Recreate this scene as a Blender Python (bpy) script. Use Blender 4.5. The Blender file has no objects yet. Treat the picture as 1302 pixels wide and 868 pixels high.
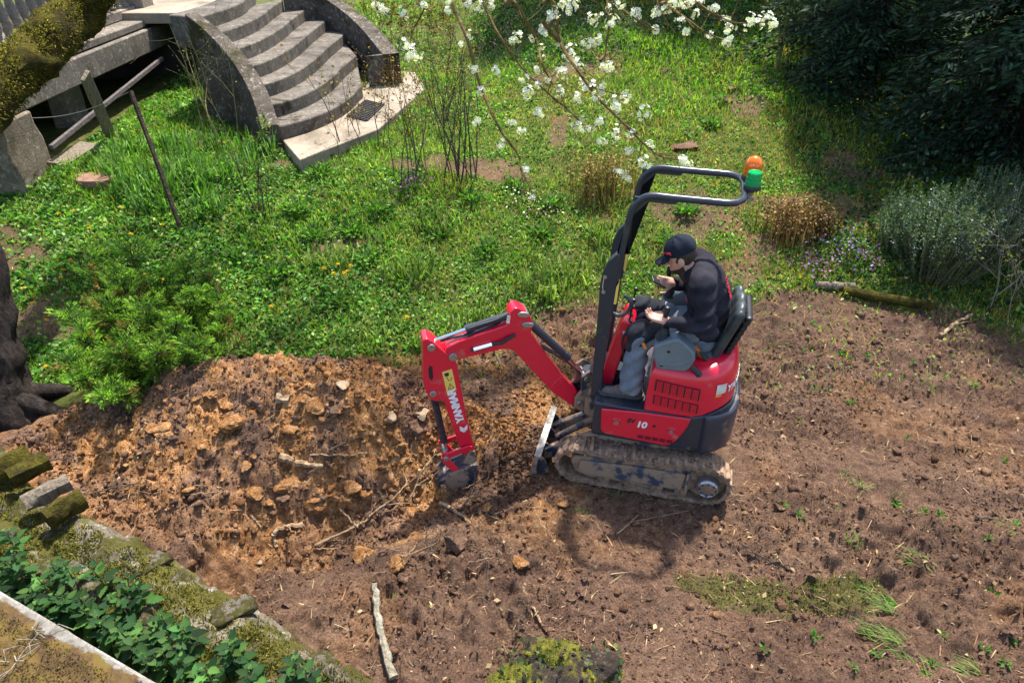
import bpy, bmesh, math, random
import numpy as np
from mathutils import Vector, Matrix
rng = np.random.default_rng(7); random.seed(7)
sc = bpy.context.scene
COL = sc.collection
# ------------------------------------------------------------------ camera, world, sun, exposure
F_PX, PITCH, CAM_H = 860.0, math.radians(34.0), 3.85
cam = bpy.data.cameras.new('camera'); camo = bpy.data.objects.new('camera', cam); COL.objects.link(camo)
camo.location = (0, 0, CAM_H); camo.rotation_euler = (math.pi/2-PITCH, 0, 0)
cam.sensor_width = 36; cam.lens = 36*F_PX/1302; cam.clip_start = .05; cam.clip_end = 500
sc.camera = camo
SUN_AZ, SUN_EL = math.radians(22), math.radians(66)
w = bpy.data.worlds.new('World'); sc.world = w; w.use_nodes = True
nt = w.node_tree; bg = nt.nodes['Background']; sky = nt.nodes.new('ShaderNodeTexSky')
sky.sky_type = 'NISHITA'; sky.sun_disc = False; sky.sun_elevation = SUN_EL; sky.sun_rotation = SUN_AZ
sky.air_density = 1.0; sky.dust_density = 2.0; sky.ozone_density = 1.0
bg.inputs[1].default_value = .15; nt.links.new(sky.outputs[0], bg.inputs[0])
sl = bpy.data.lights.new('sun', 'SUN'); so = bpy.data.objects.new('sun', sl); COL.objects.link(so)
sl.energy = 4.6; sl.angle = math.radians(1.6); sl.color = (1, .94, .84)
SUNV = Vector((math.sin(SUN_AZ)*math.cos(SUN_EL), math.cos(SUN_AZ)*math.cos(SUN_EL), math.sin(SUN_EL)))
so.rotation_euler = SUNV.to_track_quat('Z', 'Y').to_euler(); so.location = (6, 12, 14)
sc.view_settings.view_transform = 'Standard'; sc.view_settings.look = 'None'
sc.view_settings.exposure = 1.25; sc.view_settings.gamma = 1; sc.view_settings.use_curve_mapping = False
sc.render.engine = 'CYCLES'
sc.cycles.max_bounces = 6; sc.cycles.transparent_max_bounces = 6
# ------------------------------------------------------------------ pixel -> place
_c, _s = math.cos(PITCH), math.sin(PITCH)
FW = np.array([0, _c, -_s]); UP = np.array([0, _s, _c]); RT = np.array([1., 0, 0]); CO = np.array([0, 0, CAM_H])
def ray(x, y): return FW + RT*(x-651)/F_PX - UP*(y-434)/F_PX
def at_z(x, y, z): r = ray(x, y); return CO + r*(z-CAM_H)/r[2]
def at_d(x, y, d): return CO + ray(x, y)*d
# ------------------------------------------------------------------ noise
_tab = rng.random((256, 256))
def vn(x, y, s=0):
    x = np.asarray(x, float)+s*17.3; y = np.asarray(y, float)+s*9.7
    xi = np.floor(x).astype(int); yi = np.floor(y).astype(int); fx = x-xi; fy = y-yi
    fx = fx*fx*(3-2*fx); fy = fy*fy*(3-2*fy); t = lambda a, b: _tab[a & 255, b & 255]
    return (t(xi, yi)*(1-fx)+t(xi+1, yi)*fx)*(1-fy)+(t(xi, yi+1)*(1-fx)+t(xi+1, yi+1)*fx)*fy
def fbm(x, y, sc_, o=4, s=0):
    r = 0; a = 1; n = 0; x = np.asarray(x, float)*sc_; y = np.asarray(y, float)*sc_
    for i in range(o):
        r = r+a*vn(x, y, s+i*3); n += a; a *= .5; x = x*2.03+.37; y = y*2.03+.71
    return r/n
def domes(x, y, cell, s=0, fill=.8):      # rounded lumps, random size
    x = np.asarray(x, float)/cell; y = np.asarray(y, float)/cell
    xi = np.floor(x).astype(int); yi = np.floor(y).astype(int); out = np.zeros_like(x)
    for a in (-1, 0, 1):
        for b in (-1, 0, 1):
            cx, cy = xi+a, yi+b
            h1 = _tab[(cx+s*31) & 255, (cy+s*7) & 255]; h2 = _tab[(cx+s*13+91) & 255, (cy+57+s) & 255]; h3 = _tab[(cx+5+s) & 255, (cy+s*19+133) & 255]
            d2 = (x-cx-h1)**2+(y-cy-h2)**2; r = (.25+.6*h3*h3)*(h3 < fill)
            out = np.maximum(out, np.sqrt(np.maximum(r*r-d2, 0)))
    return out
def smooth(a, b, x): t = np.clip((np.asarray(x, float)-a)/(b-a), 0, 1); return t*t*(3-2*t)
# ------------------------------------------------------------------ terrain
def base_h(x, y):
    x = np.asarray(x, float); y = np.asarray(y, float); t = np.maximum(0, y-4.75); s = (.30-.05*smooth(-1.5, .3, x))*(t-.35*(1-np.exp(-t/.35)))
    lim = .93+.015*np.maximum(y-9, 0); flat = np.where(s > lim, lim+(s-lim)*.06, s); k = smooth(-.8, 1.0, x)
    s = flat*(1-k)+s*k                     # level ground by the stairs, slope to the right
    return np.where(s > 4.5, 4.5, s)
def ground_pt(px, py, dz=0):
    z = 0
    for i in range(80):
        q = at_z(px, py, z+dz); z = .5*z+.5*float(base_h(q[0], q[1]))
    return q
def poly_sd(x, y, poly):                  # signed distance, inside positive
    x = np.asarray(x, float); y = np.asarray(y, float); d = np.full(x.shape, 1e9); ins = np.zeros(x.shape, bool); n = len(poly)
    for i in range(n):
        ax, ay = poly[i]; bx, by = poly[(i+1) % n]; ex, ey = bx-ax, by-ay
        t = np.clip(((x-ax)*ex+(y-ay)*ey)/(ex*ex+ey*ey), 0, 1)
        d = np.minimum(d, np.hypot(x-ax-t*ex, y-ay-t*ey))
        c = ((ay > y) != (by > y)) & (x < (bx-ax)*(y-ay)/((by-ay) if by != ay else 1e-9)+ax); ins ^= c
    return np.where(ins, d, -d)
_edge = [(-60, 585), (60, 545), (160, 500), (330, 478), (470, 470), (540, 452), (620, 430), (700, 398), (760, 384), (930, 376), (1050, 374), (1200, 398), (1302, 432), (1420, 470)]
DIRT = [tuple(ground_pt(*p)[:2]) for p in _edge] + [(9, 5.2), (9, 1.0), (-.3, 1.0), (-.5, 1.9), (-4.3, 3.9)]
def dirt_mask(x, y):
    return smooth(-.14, .14, poly_sd(x, y, DIRT)+(fbm(x, y, 2.3, 3, 5)-.5)*.5)
def seg_d(x, y, a, b):
    ex, ey = b[0]-a[0], b[1]-a[1]; t = np.clip(((x-a[0])*ex+(y-a[1])*ey)/(ex*ex+ey*ey), 0, 1)
    return np.hypot(x-a[0]-t*ex, y-a[1]-t*ey)
def terrain(x, y, mask=None):
    x = np.asarray(x, float); y = np.asarray(y, float)
    if mask is None: mask = dirt_mask(x, y)
    h = base_h(x, y)
    pit = -.34*np.exp(-(seg_d(x, y, (-2.0, 2.95), (-.5, 3.85))/.42)**2) + .07*np.exp(-((np.hypot(x+.5, (y-3.0))-.1)/.5)**2)
    rut = .05*np.exp(-(seg_d(x, y, (2.0, 3.55), (6, 2.5))/.2)**2) - .05*np.exp(-(seg_d(x, y, (1.9, 3.85), (6, 2.9))/.14)**2) - .05*np.exp(-(seg_d(x, y, (2.1, 4.7), (6, 3.7))/.13)**2)
    big = (fbm(x, y, .9, 3, 1)-.5)*.16
    dm = np.clip(.1+3.2*(fbm(x, y, .8, 4, 44)-.36), .12, 1.6)
    pr_ = sum((np.exp(-(seg_d(x, y, a_, b_)/.11)**4)*.022*np.tanh(3*np.sin(((x-a_[0])*.93-(y-a_[1])*.35)*2*math.pi/.105)) for a_, b_ in (((2.0, 3.62), (6, 2.35)), ((2.2, 4.55), (6.5, 3.3)), ((1.2, 5.3), (5.5, 4.6)))))
    lump = .11*domes(x, y, .30, 1, .55)*dm+.09*domes(x, y, .14, 2, .8)*dm+.045*domes(x, y, .065, 3)*dm+((np.abs(fbm(x, y, 5, 5, 8)-.5))*-.22+.02)*dm+(fbm(x, y, 26, 3, 18)-.5)*(.03+.045*dm)
    fur = (fbm((x*.96-y*.27)*.5, (x*.27+y*.96)*3.4, 1.6, 4, 27)-.5)*.17*smooth(.8, 2.2, x)*(1-.6*np.clip(dm-.4, 0, 1))
    d = fur+pit+rut+pr_*(1-.5*np.clip(dm, 0, 1))+big*.8+lump*(1-.8*np.exp(-((x-1.1)**2/1.0+(y-4.15)**2/.35)))*.95-.02
    g = (fbm(x, y, 1.3, 3, 3)-.5)*.16*(1-.7*np.exp(-(np.hypot(x+2.3, y-9.8)/1.6)**4))+(fbm(x, y, 6, 3, 4)-.5)*.05
    return h+d*mask+g*(1-mask)*smooth(1.6, 2.2, y)
# ------------------------------------------------------------------ object helpers
def tag(o, label=None, cat=None, group=None, kind=None):
    if label: o['label'] = label
    if cat: o['category'] = cat
    if group: o['group'] = group
    if kind: o['kind'] = kind
    return o
def empty(name, loc=(0, 0, 0), rz=0, label=None, cat=None, group=None):
    o = bpy.data.objects.new(name, None); COL.objects.link(o); o.location = loc; o.rotation_euler = (0, 0, rz); o.empty_display_size = .1
    return tag(o, label, cat, group)
def link(name, me, mat=None, parent=None):
    o = bpy.data.objects.new(name, me); COL.objects.link(o)
    if mat is not None and not me.materials: me.materials.append(mat)
    if parent is not None: o.parent = parent
    return o
def np_mesh(name, V, faces, mat=None, parent=None, col=None, smooth_=False, attr='Col'):
    """V (n,3); faces: list of (m,k) index arrays"""
    me = bpy.data.meshes.new(name); V = np.asarray(V, np.float32)
    me.vertices.add(len(V)); me.vertices.foreach_set('co', V.ravel())
    loops = np.concatenate([np.asarray(f, np.int32).ravel() for f in faces]); tot = np.concatenate([np.full(len(f), f.shape[1], np.int32) for f in faces])
    start = np.concatenate([[0], np.cumsum(tot)[:-1]]).astype(np.int32)
    me.loops.add(len(loops)); me.loops.foreach_set('vertex_index', loops)
    me.polygons.add(len(tot)); me.polygons.foreach_set('loop_start', start); me.polygons.foreach_set('loop_total', tot)
    if smooth_: me.polygons.foreach_set('use_smooth', np.ones(len(tot), bool))
    me.update(calc_edges=True)
    if col is not None:
        a = me.color_attributes.new(attr, 'FLOAT_COLOR', 'POINT'); c = np.ones((len(V), 4), np.float32); c[:, :np.shape(col)[1]] = col
        a.data.foreach_set('color', c.ravel())
    return link(name, me, mat, parent)
class MB:
    """collects simple solids into one mesh"""
    def __init__(s, M=None): s.v = []; s.f = []; s.M = M
    def add(s, vs, fs):
        n = len(s.v)
        for p in vs: s.v.append(tuple(s.M @ Vector(p)) if s.M is not None else tuple(map(float, p)))
        s.f += [tuple(i+n for i in f) for f in fs]; return s
    def box(s, c, d, R=None):
        vs = []
        for x in (-.5, .5):
            for y in (-.5, .5):
                for z in (-.5, .5):
                    p = Vector((x*d[0], y*d[1], z*d[2])); p = (R @ p) if R is not None else p; vs.append(p+Vector(c))
        return s.add(vs, [(0, 1, 3, 2), (4, 6, 7, 5), (0, 4, 5, 1), (2, 3, 7, 6), (0, 2, 6, 4), (1, 5, 7, 3)])
    def prism(s, poly, o0, o1, fn=None):   # poly of (a,b); fn(a,o,b)->point
        fn = fn or (lambda a, o, b: (a, o, b)); n = len(poly)
        vs = [fn(a, o0, b) for a, b in poly]+[fn(a, o1, b) for a, b in poly]
        return s.add(vs, [tuple(range(n)), tuple(range(2*n-1, n-1, -1))]+[(i, n+i, n+(i+1) % n, (i+1) % n) for i in range(n)])
    def rings(s, R, cap=True):             # list of equal-length closed rings
        n = len(R[0]); vs = [p for r in R for p in r]; fs = []
        for k in range(len(R)-1):
            fs += [(k*n+i, k*n+(i+1) % n, (k+1)*n+(i+1) % n, (k+1)*n+i) for i in range(n)]
        if cap: fs += [tuple(range(n-1, -1, -1)), tuple(range((len(R)-1)*n, len(R)*n))]
        return s.add(vs, fs)
    def tube(s, path, r, n=8, cap=True):
        P = [Vector(p) for p in path]; m = len(P); r = [r]*m if not hasattr(r, '__len__') else list(r)
        R = []; u = None
        for i in range(m):
            t = (P[min(i+1, m-1)]-P[max(i-1, 0)]).normalized()
            if u is None: u = t.orthogonal().normalized()
            else:
                u = u-t*u.dot(t); u = u.normalized() if u.length > 1e-6 else t.orthogonal().normalized()
            v = t.cross(u)
            R.append([P[i]+(u*math.cos(2*math.pi*k/n)+v*math.sin(2*math.pi*k/n))*r[i] for k in range(n)])
        return s.rings(R, cap)
    def cyl(s, a, b, r, n=16, r2=None): return s.tube([a, b], [r, r if r2 is None else r2], n)
    def lathe(s, prof, c, n=20, axis=None):   # prof (r,z)
        R = [[Vector(c)+Vector((rr*math.cos(2*math.pi*k/n), rr*math.sin(2*math.pi*k/n), z)) for k in range(n)] for rr, z in prof]
        return s.rings(R)
    def build(s, name, mat, parent=None, bevel=0, seg=2, sm=40, jitter=0):
        me = bpy.data.meshes.new(name); v = s.v
        if jitter: v = [tuple(np.array(p)+rng.normal(0, jitter, 3)) for p in v]
        me.from_pydata(v, [], s.f); me.update()
        bm = bmesh.new(); bm.from_mesh(me); bmesh.ops.recalc_face_normals(bm, faces=bm.faces); bm.to_mesh(me); bm.free()
        if sm: me.polygons.foreach_set('use_smooth', [True]*len(me.polygons)); me.set_sharp_from_angle(angle=math.radians(sm))
        o = link(name, me, mat, parent)
        if bevel:
            b = o.modifiers.new('bevel', 'BEVEL'); b.width = bevel; b.segments = seg; b.limit_method = 'ANGLE'; b.angle_limit = math.radians(35); b.harden_normals = False
        return o
def copy_tree(o, parent=None):
    c = o.copy(); COL.objects.link(c); c.parent = parent
    for ch in list(o.children): copy_tree(ch, c)
    return c
def spline(pts, n):                        # Catmull-Rom through points
    P = np.array(pts, float); P = np.vstack([2*P[0]-P[1], P, 2*P[-1]-P[-2]]); out = []
    m = len(P)-3
    for k in range(n):
        t = k/(n-1)*m; i = min(int(t), m-1); t -= i; a, b, c, d = P[i:i+4]
        out.append(.5*((2*b)+(c-a)*t+(2*a-5*b+4*c-d)*t*t+(3*b-a-3*c+d)*t**3))
    return np.array(out)
LANDMARKS = [(650, 700, 'below the bucket'), (330, 690, 'by the pit'), (815, 650, 'in front of the muddy track'), (990, 750, 'by the moss patch'), (710, 820, 'near the mossy stump'), (485, 800, 'beside the pale stick'), (420, 830, 'along the mossy wall'), (1000, 520, 'behind the machine'), (1215, 410, 'near the dry shrub'), (1160, 835, 'among the uprooted grass'), (660, 470, 'under the boom'), (1050, 400, 'below the border log'), (1200, 600, 'on the rutted soil right of the machine'), (262, 470, 'beside the large pale stone'), (338, 470, 'beside the angular pale stone'), (478, 470, 'beside the orange clay block'), (385, 590, 'around the thick root lump'), (140, 545, 'on the low left end of the heap'), (500, 560, 'near the bucket arm'), (250, 600, 'on the front slope of the heap'), (230, 300, 'beside the rusty stake'), (200, 420, 'around the evergreen bush'), (380, 200, 'by the paving slab'), (585, 240, 'beside the bare stemmed bush'), (765, 250, 'beside the olive dried clump'), (1000, 300, 'near the brown dried clump'), (430, 355, 'in the middle of the weedy bank'), (90, 290, 'in front of the stone pillar'), (690, 380, 'just behind the boom'), (60, 400, 'near the cherry trunk'), (905, 150, 'near the molehill'), (290, 200, 'below the stair wall'), (150, 215, 'by the fallen board')]
def beside(px, py): return min(LANDMARKS, key=lambda q: (q[0]-px)**2+(q[1]-py)**2)[2]
# ------------------------------------------------------------------ signed-distance bodies
def surface_nets(f, lo, hi, h):
    lo = np.array(lo, float); n = np.ceil((np.array(hi)-lo)/h).astype(int)+1
    g = np.stack(np.meshgrid(*[lo[i]+h*np.arange(n[i]) for i in range(3)], indexing='ij'), -1)
    v = f(g.reshape(-1, 3)).reshape(n); s = v < 0
    cnt = sum(s[a:n[0]-1+a, b:n[1]-1+b, c:n[2]-1+c].astype(int) for a in (0, 1) for b in (0, 1) for c in (0, 1))
    I = np.argwhere((cnt > 0) & (cnt < 8)); idx = -np.ones(n-1, int); idx[tuple(I.T)] = np.arange(len(I))
    acc = np.zeros((len(I), 3)); k = np.zeros(len(I)); cs = [(a, b, c) for a in (0, 1) for b in (0, 1) for c in (0, 1)]
    for p in cs:
        for ax in range(3):
            if p[ax]: continue
            q = list(p); q[ax] = 1
            va = v[tuple((I+p).T)]; vb = v[tuple((I+q).T)]; m = (va < 0) != (vb < 0)
            t = np.where(m, va/(np.where(m, va-vb, 1)), 0); pos = np.array(p)+0.*I; pos[:, ax] += t
            acc += pos*m[:, None]; k += m
    V = lo+h*(I+acc/k[:, None]); Fs = []
    for ax in range(3):
        b, c = (ax+1) % 3, (ax+2) % 3; sl = [slice(None)]*3; sl[ax] = slice(0, -1); s2 = [slice(None)]*3; s2[ax] = slice(1, None)
        E = np.argwhere(s[tuple(sl)] != s[tuple(s2)]); E = E[(E[:, b] > 0) & (E[:, c] > 0) & (E[:, b] < n[b]-1) & (E[:, c] < n[c]-1)]
        def g_(db, dc): q = E.copy(); q[:, b] += db; q[:, c] += dc; return idx[tuple(q.T)]
        Q = np.stack([g_(-1, -1), g_(0, -1), g_(0, 0), g_(-1, 0)], 1); inv = ~s[tuple(E.T)]
        Q[inv] = Q[inv][:, ::-1]; Fs.append(Q)
    return V, [np.concatenate(Fs)]
def sd_cap(P, a, b, ra, rb=None):
    rb = ra if rb is None else rb; a = np.array(a, float); d = np.array(b, float)-a; t = np.clip(((P-a)@d)/(d@d), 0, 1)
    return np.linalg.norm(P-a-t[:, None]*d, axis=1)-(ra+(rb-ra)*t)
def sd_ell(P, c, r, R=None):
    q = P-np.array(c, float); q = q@np.array(R) if R is not None else q; r = np.array(r, float)
    k0 = np.linalg.norm(q/r, axis=1); k1 = np.linalg.norm(q/(r*r), axis=1); return k0*(k0-1)/np.maximum(k1, 1e-6)
def sd_box(P, c, d, r, R=None):
    q = P-np.array(c, float); q = q@np.array(R) if R is not None else q; q = np.abs(q)-np.array(d, float)+r
    return np.linalg.norm(np.maximum(q, 0), axis=1)+np.minimum(q.max(1), 0)-r
def smin(a, b, k): h = np.clip(.5+.5*(b-a)/k, 0, 1); return b+(a-b)*h-k*h*(1-h)
def roty(a): c, s = math.cos(a), math.sin(a); return np.array([[c, 0, s], [0, 1, 0], [-s, 0, c]])
def n3(P, s, seed=0): return (fbm(P[:, 0]+P[:, 2]*.7, P[:, 1]+P[:, 2]*.6, s, 2, seed)-.5)
# ------------------------------------------------------------------ materials
MATS = {}
def _n(t, ty, **kw):
    n = t.nodes.new(ty)
    for k, v in kw.items():
        if k in n.inputs: n.inputs[k].default_value = v
        else: setattr(n, k, v)
    return n
def ramp(t, fac, stops):
    r = t.nodes.new('ShaderNodeValToRGB'); e = r.color_ramp.elements
    while len(e) < len(stops): e.new(.5)
    for k, (p, c) in enumerate(stops): e[k].position = p; e[k].color = (*c, 1)
    t.links.new(fac, r.inputs[0]); return r.outputs[0]
def noise(t, scale, detail=5, rough=.6, coord='Object', dist=0):
    tc = t.nodes.new('ShaderNodeTexCoord'); n = t.nodes.new('ShaderNodeTexNoise'); n.inputs['Scale'].default_value = scale
    n.inputs['Detail'].default_value = detail; n.inputs['Roughness'].default_value = rough; n.inputs['Distortion'].default_value = dist
    t.links.new(tc.outputs[coord], n.inputs['Vector']); return n.outputs[0]
def mixc(t, fac, a, b, mode='MIX'):
    m = t.nodes.new('ShaderNodeMix'); m.data_type = 'RGBA'; m.blend_type = mode
    for v, i in ((fac, 0), (a, 6), (b, 7)):
        if hasattr(v, 'is_linked') or isinstance(v, bpy.types.NodeSocket): t.links.new(v, m.inputs[i])
        else: m.inputs[i].default_value = v if i == 0 else (*v, 1)
    return m.outputs[2]
def bump(t, p, h, strength=.4, dist=.01):
    b = t.nodes.new('ShaderNodeBump'); b.inputs['Strength'].default_value = strength; b.inputs['Distance'].default_value = dist
    t.links.new(h, b.inputs['Height']); t.links.new(b.outputs[0], p.inputs['Normal'])
def new_mat(name):
    m = bpy.data.materials.new(name); m.use_nodes = True; t = m.node_tree; p = t.nodes['Principled BSDF']; MATS[name] = m
    return m, t, p
def simple(name, c1, c2=None, scale=8, rough=.6, metal=0, bmp=0, bscale=None, coat=0, bdist=.004, spec=.5, lo=.35, hi=.65, detail=5):
    m, t, p = new_mat(name); p.inputs['Roughness'].default_value = rough; p.inputs['Metallic'].default_value = metal
    p.inputs['Coat Weight'].default_value = coat; p.inputs['Specular IOR Level'].default_value = spec
    if c2 is None: p.inputs['Base Color'].default_value = (*c1, 1)
    else: t.links.new(ramp(t, noise(t, scale, detail), [(lo, c1), (hi, c2)]), p.inputs['Base Color'])
    if bmp: bump(t, p, noise(t, bscale or scale*4, 6), bmp, bdist)
    return m
def dirty(name, base, dirtc, amount=.5, scale=6, rough=.35, coat=0, metal=0, low=None, bmp=0):
    """paint with mud / dust patches; low=(z0,z1) adds splashes towards the machine's underside"""
    m, t, p = new_mat(name); p.inputs['Metallic'].default_value = metal; p.inputs['Coat Weight'].default_value = coat; p.inputs['Coat Roughness'].default_value = .15
    n = noise(t, scale, 8, .68); f = ramp(t, n, [(amount-.03, (0, 0, 0)), (amount+.05, (1, 1, 1))])
    n2 = noise(t, scale*7, 4); f2 = ramp(t, n2, [(.62, (0, 0, 0)), (.8, (.55, .55, .55))])
    f = mixc(t, 1.0, f, f2, 'LIGHTEN')
    if low:
        tc = t.nodes.new('ShaderNodeTexCoord'); sx = t.nodes.new('ShaderNodeSeparateXYZ'); t.links.new(tc.outputs['Object'], sx.inputs[0])
        mr = t.nodes.new('ShaderNodeMapRange'); t.links.new(sx.outputs[2], mr.inputs[0]); mr.inputs[1].default_value = low[0]; mr.inputs[2].default_value = low[1]; mr.inputs[3].default_value = 1; mr.inputs[4].default_value = low[2] if len(low) > 2 else .12
        f = mixc(t, 1.0, f, mr.outputs[0], 'MULTIPLY')
    t.links.new(mixc(t, f, base, dirtc), p.inputs['Base Color'])
    rr = t.nodes.new('ShaderNodeMapRange'); t.links.new(f, rr.inputs[0]); rr.inputs[3].default_value = rough; rr.inputs[4].default_value = .9; t.links.new(rr.outputs[0], p.inputs['Roughness'])
    if bmp: bump(t, p, noise(t, scale*5, 6), bmp, .006)
    return m
def foliage(name, trans=.35, rough=.7, gain=1.0, attr='Col'):
    m, t, p = new_mat(name); a = t.nodes.new('ShaderNodeAttribute'); a.attribute_name = attr
    n = noise(t, 2.2, 3); c = mixc(t, 1.0, a.outputs[0], ramp(t, n, [(.3, (.72*gain, .75*gain, .7*gain)), (.7, (1.25*gain, 1.2*gain, 1.1*gain))]), 'MULTIPLY')
    t.links.new(c, p.inputs['Base Color']); p.inputs['Roughness'].default_value = rough; p.inputs['Specular IOR Level'].default_value = .18
    tr = t.nodes.new('ShaderNodeBsdfTranslucent'); c2 = mixc(t, 1.0, c, (1.08, 1.3, .5), 'MULTIPLY'); t.links.new(c2, tr.inputs[0])
    mx = t.nodes.new('ShaderNodeMixShader'); mx.inputs[0].default_value = trans
    t.links.new(p.outputs[0], mx.inputs[1]); t.links.new(tr.outputs[0], mx.inputs[2]); t.links.new(mx.outputs[0], t.nodes['Material Output'].inputs[0])
    return m
def soil_nodes(t, orange):
    """soil colour: dark damp brown to dry tan, ochre where the attribute says so"""
    n1 = noise(t, 1.5, 7, .68); n2 = noise(t, 17, 6, .7); n3_ = noise(t, 85, 4, .7)
    a = ramp(t, n1, [(.34, (.085, .052, .042)), (.46, (.17, .105, .078)), (.56, (.26, .165, .115)), (.68, (.38, .255, .175))])
    b = ramp(t, n2, [(.30, (.085, .055, .045)), (.5, (.25, .16, .11)), (.68, (.42, .29, .20))])
    c = mixc(t, .55, a, b); d = ramp(t, n3_, [(.3, (.34, .32, .32)), (.5, (1., .98, .96)), (.7, (1.65, 1.62, 1.58))]); c = mixc(t, 1.0, c, d, 'MULTIPLY')  # strong fine speckle also stands in for relief shading between crumbs
    c = mixc(t, 1.0, c, (.74, .70, .68), 'MULTIPLY'); o = ramp(t, n2, [(.3, (.17, .075, .028)), (.48, (.36, .175, .065)), (.62, (.50, .29, .14)), (.75, (.60, .43, .27))]); o = mixc(t, 1.0, o, d, 'MULTIPLY')
    return mixc(t, orange, c, o)
# ground
m, t, p = new_mat('ground')
a = t.nodes.new('ShaderNodeAttribute'); a.attribute_name = 'zone'; sp = t.nodes.new('ShaderNodeSeparateColor'); t.links.new(a.outputs[0], sp.inputs[0])
soil = soil_nodes(t, sp.outputs[1])
turf = ramp(t, noise(t, 7, 6, .7), [(.3, (.04, .05, .014)), (.48, (.085, .105, .022)), (.62, (.15, .145, .04)), (.78, (.20, .15, .08))])
c = mixc(t, sp.outputs[0], turf, soil)
moss = ramp(t, noise(t, 25, 5), [(.3, (.05, .055, .015)), (.7, (.17, .17, .045))]); c = mixc(t, sp.outputs[2], c, moss)
t.links.new(c, p.inputs['Base Color']); p.inputs['Roughness'].default_value = .95; p.inputs['Specular IOR Level'].default_value = .15
bump(t, p, noise(t, 60, 8, .8), 1.0, .04)
for nm, og in (('soil', 0.), ('soil_ochre', 1.)):
    m, t, p = new_mat(nm); a = t.nodes.new('ShaderNodeAttribute'); a.attribute_name = 'Col'; sp = t.nodes.new('ShaderNodeSeparateColor'); t.links.new(a.outputs[0], sp.inputs[0])
    c = soil_nodes(t, sp.outputs[1] if nm == 'soil' else 1.0)
    t.links.new(mixc(t, 1.0, c, ramp(t, sp.outputs[0], [(0, (.6, .58, .56)), (1, (1.3, 1.3, 1.3))]), 'MULTIPLY') if nm == 'soil' else c, p.inputs['Base Color'])
    p.inputs['Roughness'].default_value = .95; p.inputs['Specular IOR Level'].default_value = .12; bump(t, p, noise(t, 75, 8, .8), 1.0, .03)
foliage('leaf', .42); foliage('needle', .12, .6); foliage('petal', .25, .6); foliage('dry', .15, .8)
RED = dirty('red_paint', (.68, .008, .036), (.36, .17, .12), .62, 7, .30, .4, low=(.35, 1.3, .25))
RED2 = dirty('red_paint_arm', (.68, .008, .036), (.36, .17, .12), .62, 7, .30, .4, low=(-.2, 1.5, .25))
NAVY = dirty('navy_paint', (.02, .027, .042), (.20, .14, .10), .64, 5, .38, .2, low=(.3, 1.6))
NAVYM = dirty('navy_paint_muddy', (.022, .03, .048), (.27, .18, .12), .49, 7, .45, 0, bmp=.5)
MUDDY = dirty('muddy_steel', (.04, .055, .085), (.28, .19, .125), .44, 8, .5, 0, bmp=.5)
simple('mud', (.15, .095, .065), (.38, .26, .175), 22, .95, 0, .9, 60, bdist=.02, spec=.1)
simple('chrome', (.72, .72, .74), rough=.16, metal=1)
dirty('pin_steel', (.42, .42, .44), (.2, .14, .1), .6, 30, .35, 0, .9)
simple('worn_steel', (.12, .115, .11), (.40, .38, .35), 18, .5, .35, .2, 40)
simple('rubber', (.012, .013, .016), (.03, .03, .033), 20, .6)
simple('vinyl', (.022, .032, .038), (.04, .052, .058), 12, .42, 0, .15, 120)
simple('grey_plastic', (.115, .145, .165), (.15, .18, .20), 9, .5, 0, .08, 200)
simple('black_plastic', (.012, .014, .018), rough=.45)
simple('white_print', (.8, .8, .8), rough=.5); simple('red_print', (.6, .02, .05), rough=.6); simple('black_print', (.02, .02, .02), rough=.5)
simple('grey_print', (.45, .46, .48), rough=.4)
simple('sticker_white', (.72, .72, .68), (.55, .5, .45), 18, .5); simple('sticker_orange', (.75, .25, .03), rough=.5); simple('sticker_yellow', (.78, .55, .12), rough=.5)
simple('belt_orange', (.55, .16, .03), (.4, .12, .03), 30, .8)
for nm, cc in (('lens_orange', (.95, .20, .01)), ('lens_green', (.005, .42, .12))):
    m, t, p = new_mat(nm); p.inputs['Base Color'].default_value = (*cc, 1); p.inputs['Roughness'].default_value = .12; p.inputs['Transmission Weight'].default_value = .35; p.inputs['IOR'].default_value = 1.3; p.inputs['Coat Weight'].default_value = .6
simple('fleece', (.014, .014, .021), (.028, .027, .036), 9, .95, 0, .5, 180, spec=.15)
simple('cap_cloth', (.008, .012, .022), (.014, .02, .034), 14, .9, 0, .3, 250, spec=.2)
simple('trouser_grey', (.115, .14, .175), (.19, .22, .26), 8, .9, 0, .35, 70, spec=.15)
simple('trouser_black', (.018, .02, .027), (.034, .036, .044), 8, .9, 0, .35, 70, spec=.15)
simple('shoe_suede', (.075, .075, .07), (.15, .135, .115), 20, .9, 0, .4, 90); simple('shoe_dark', (.035, .04, .045), (.08, .075, .07), 20, .85)
m, t, p = new_mat('skin'); t.links.new(ramp(t, noise(t, 14, 4), [(.3, (.50, .26, .185)), (.7, (.62, .35, .26))]), p.inputs['Base Color']); p.inputs['Roughness'].default_value = .5; p.inputs['Subsurface Weight'].default_value = .12; p.inputs['Subsurface Radius'].default_value = (.01, .004, .002)
simple('hair', (.02, .012, .008), (.05, .03, .02), 60, .7, 0, .6, 120)
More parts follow.
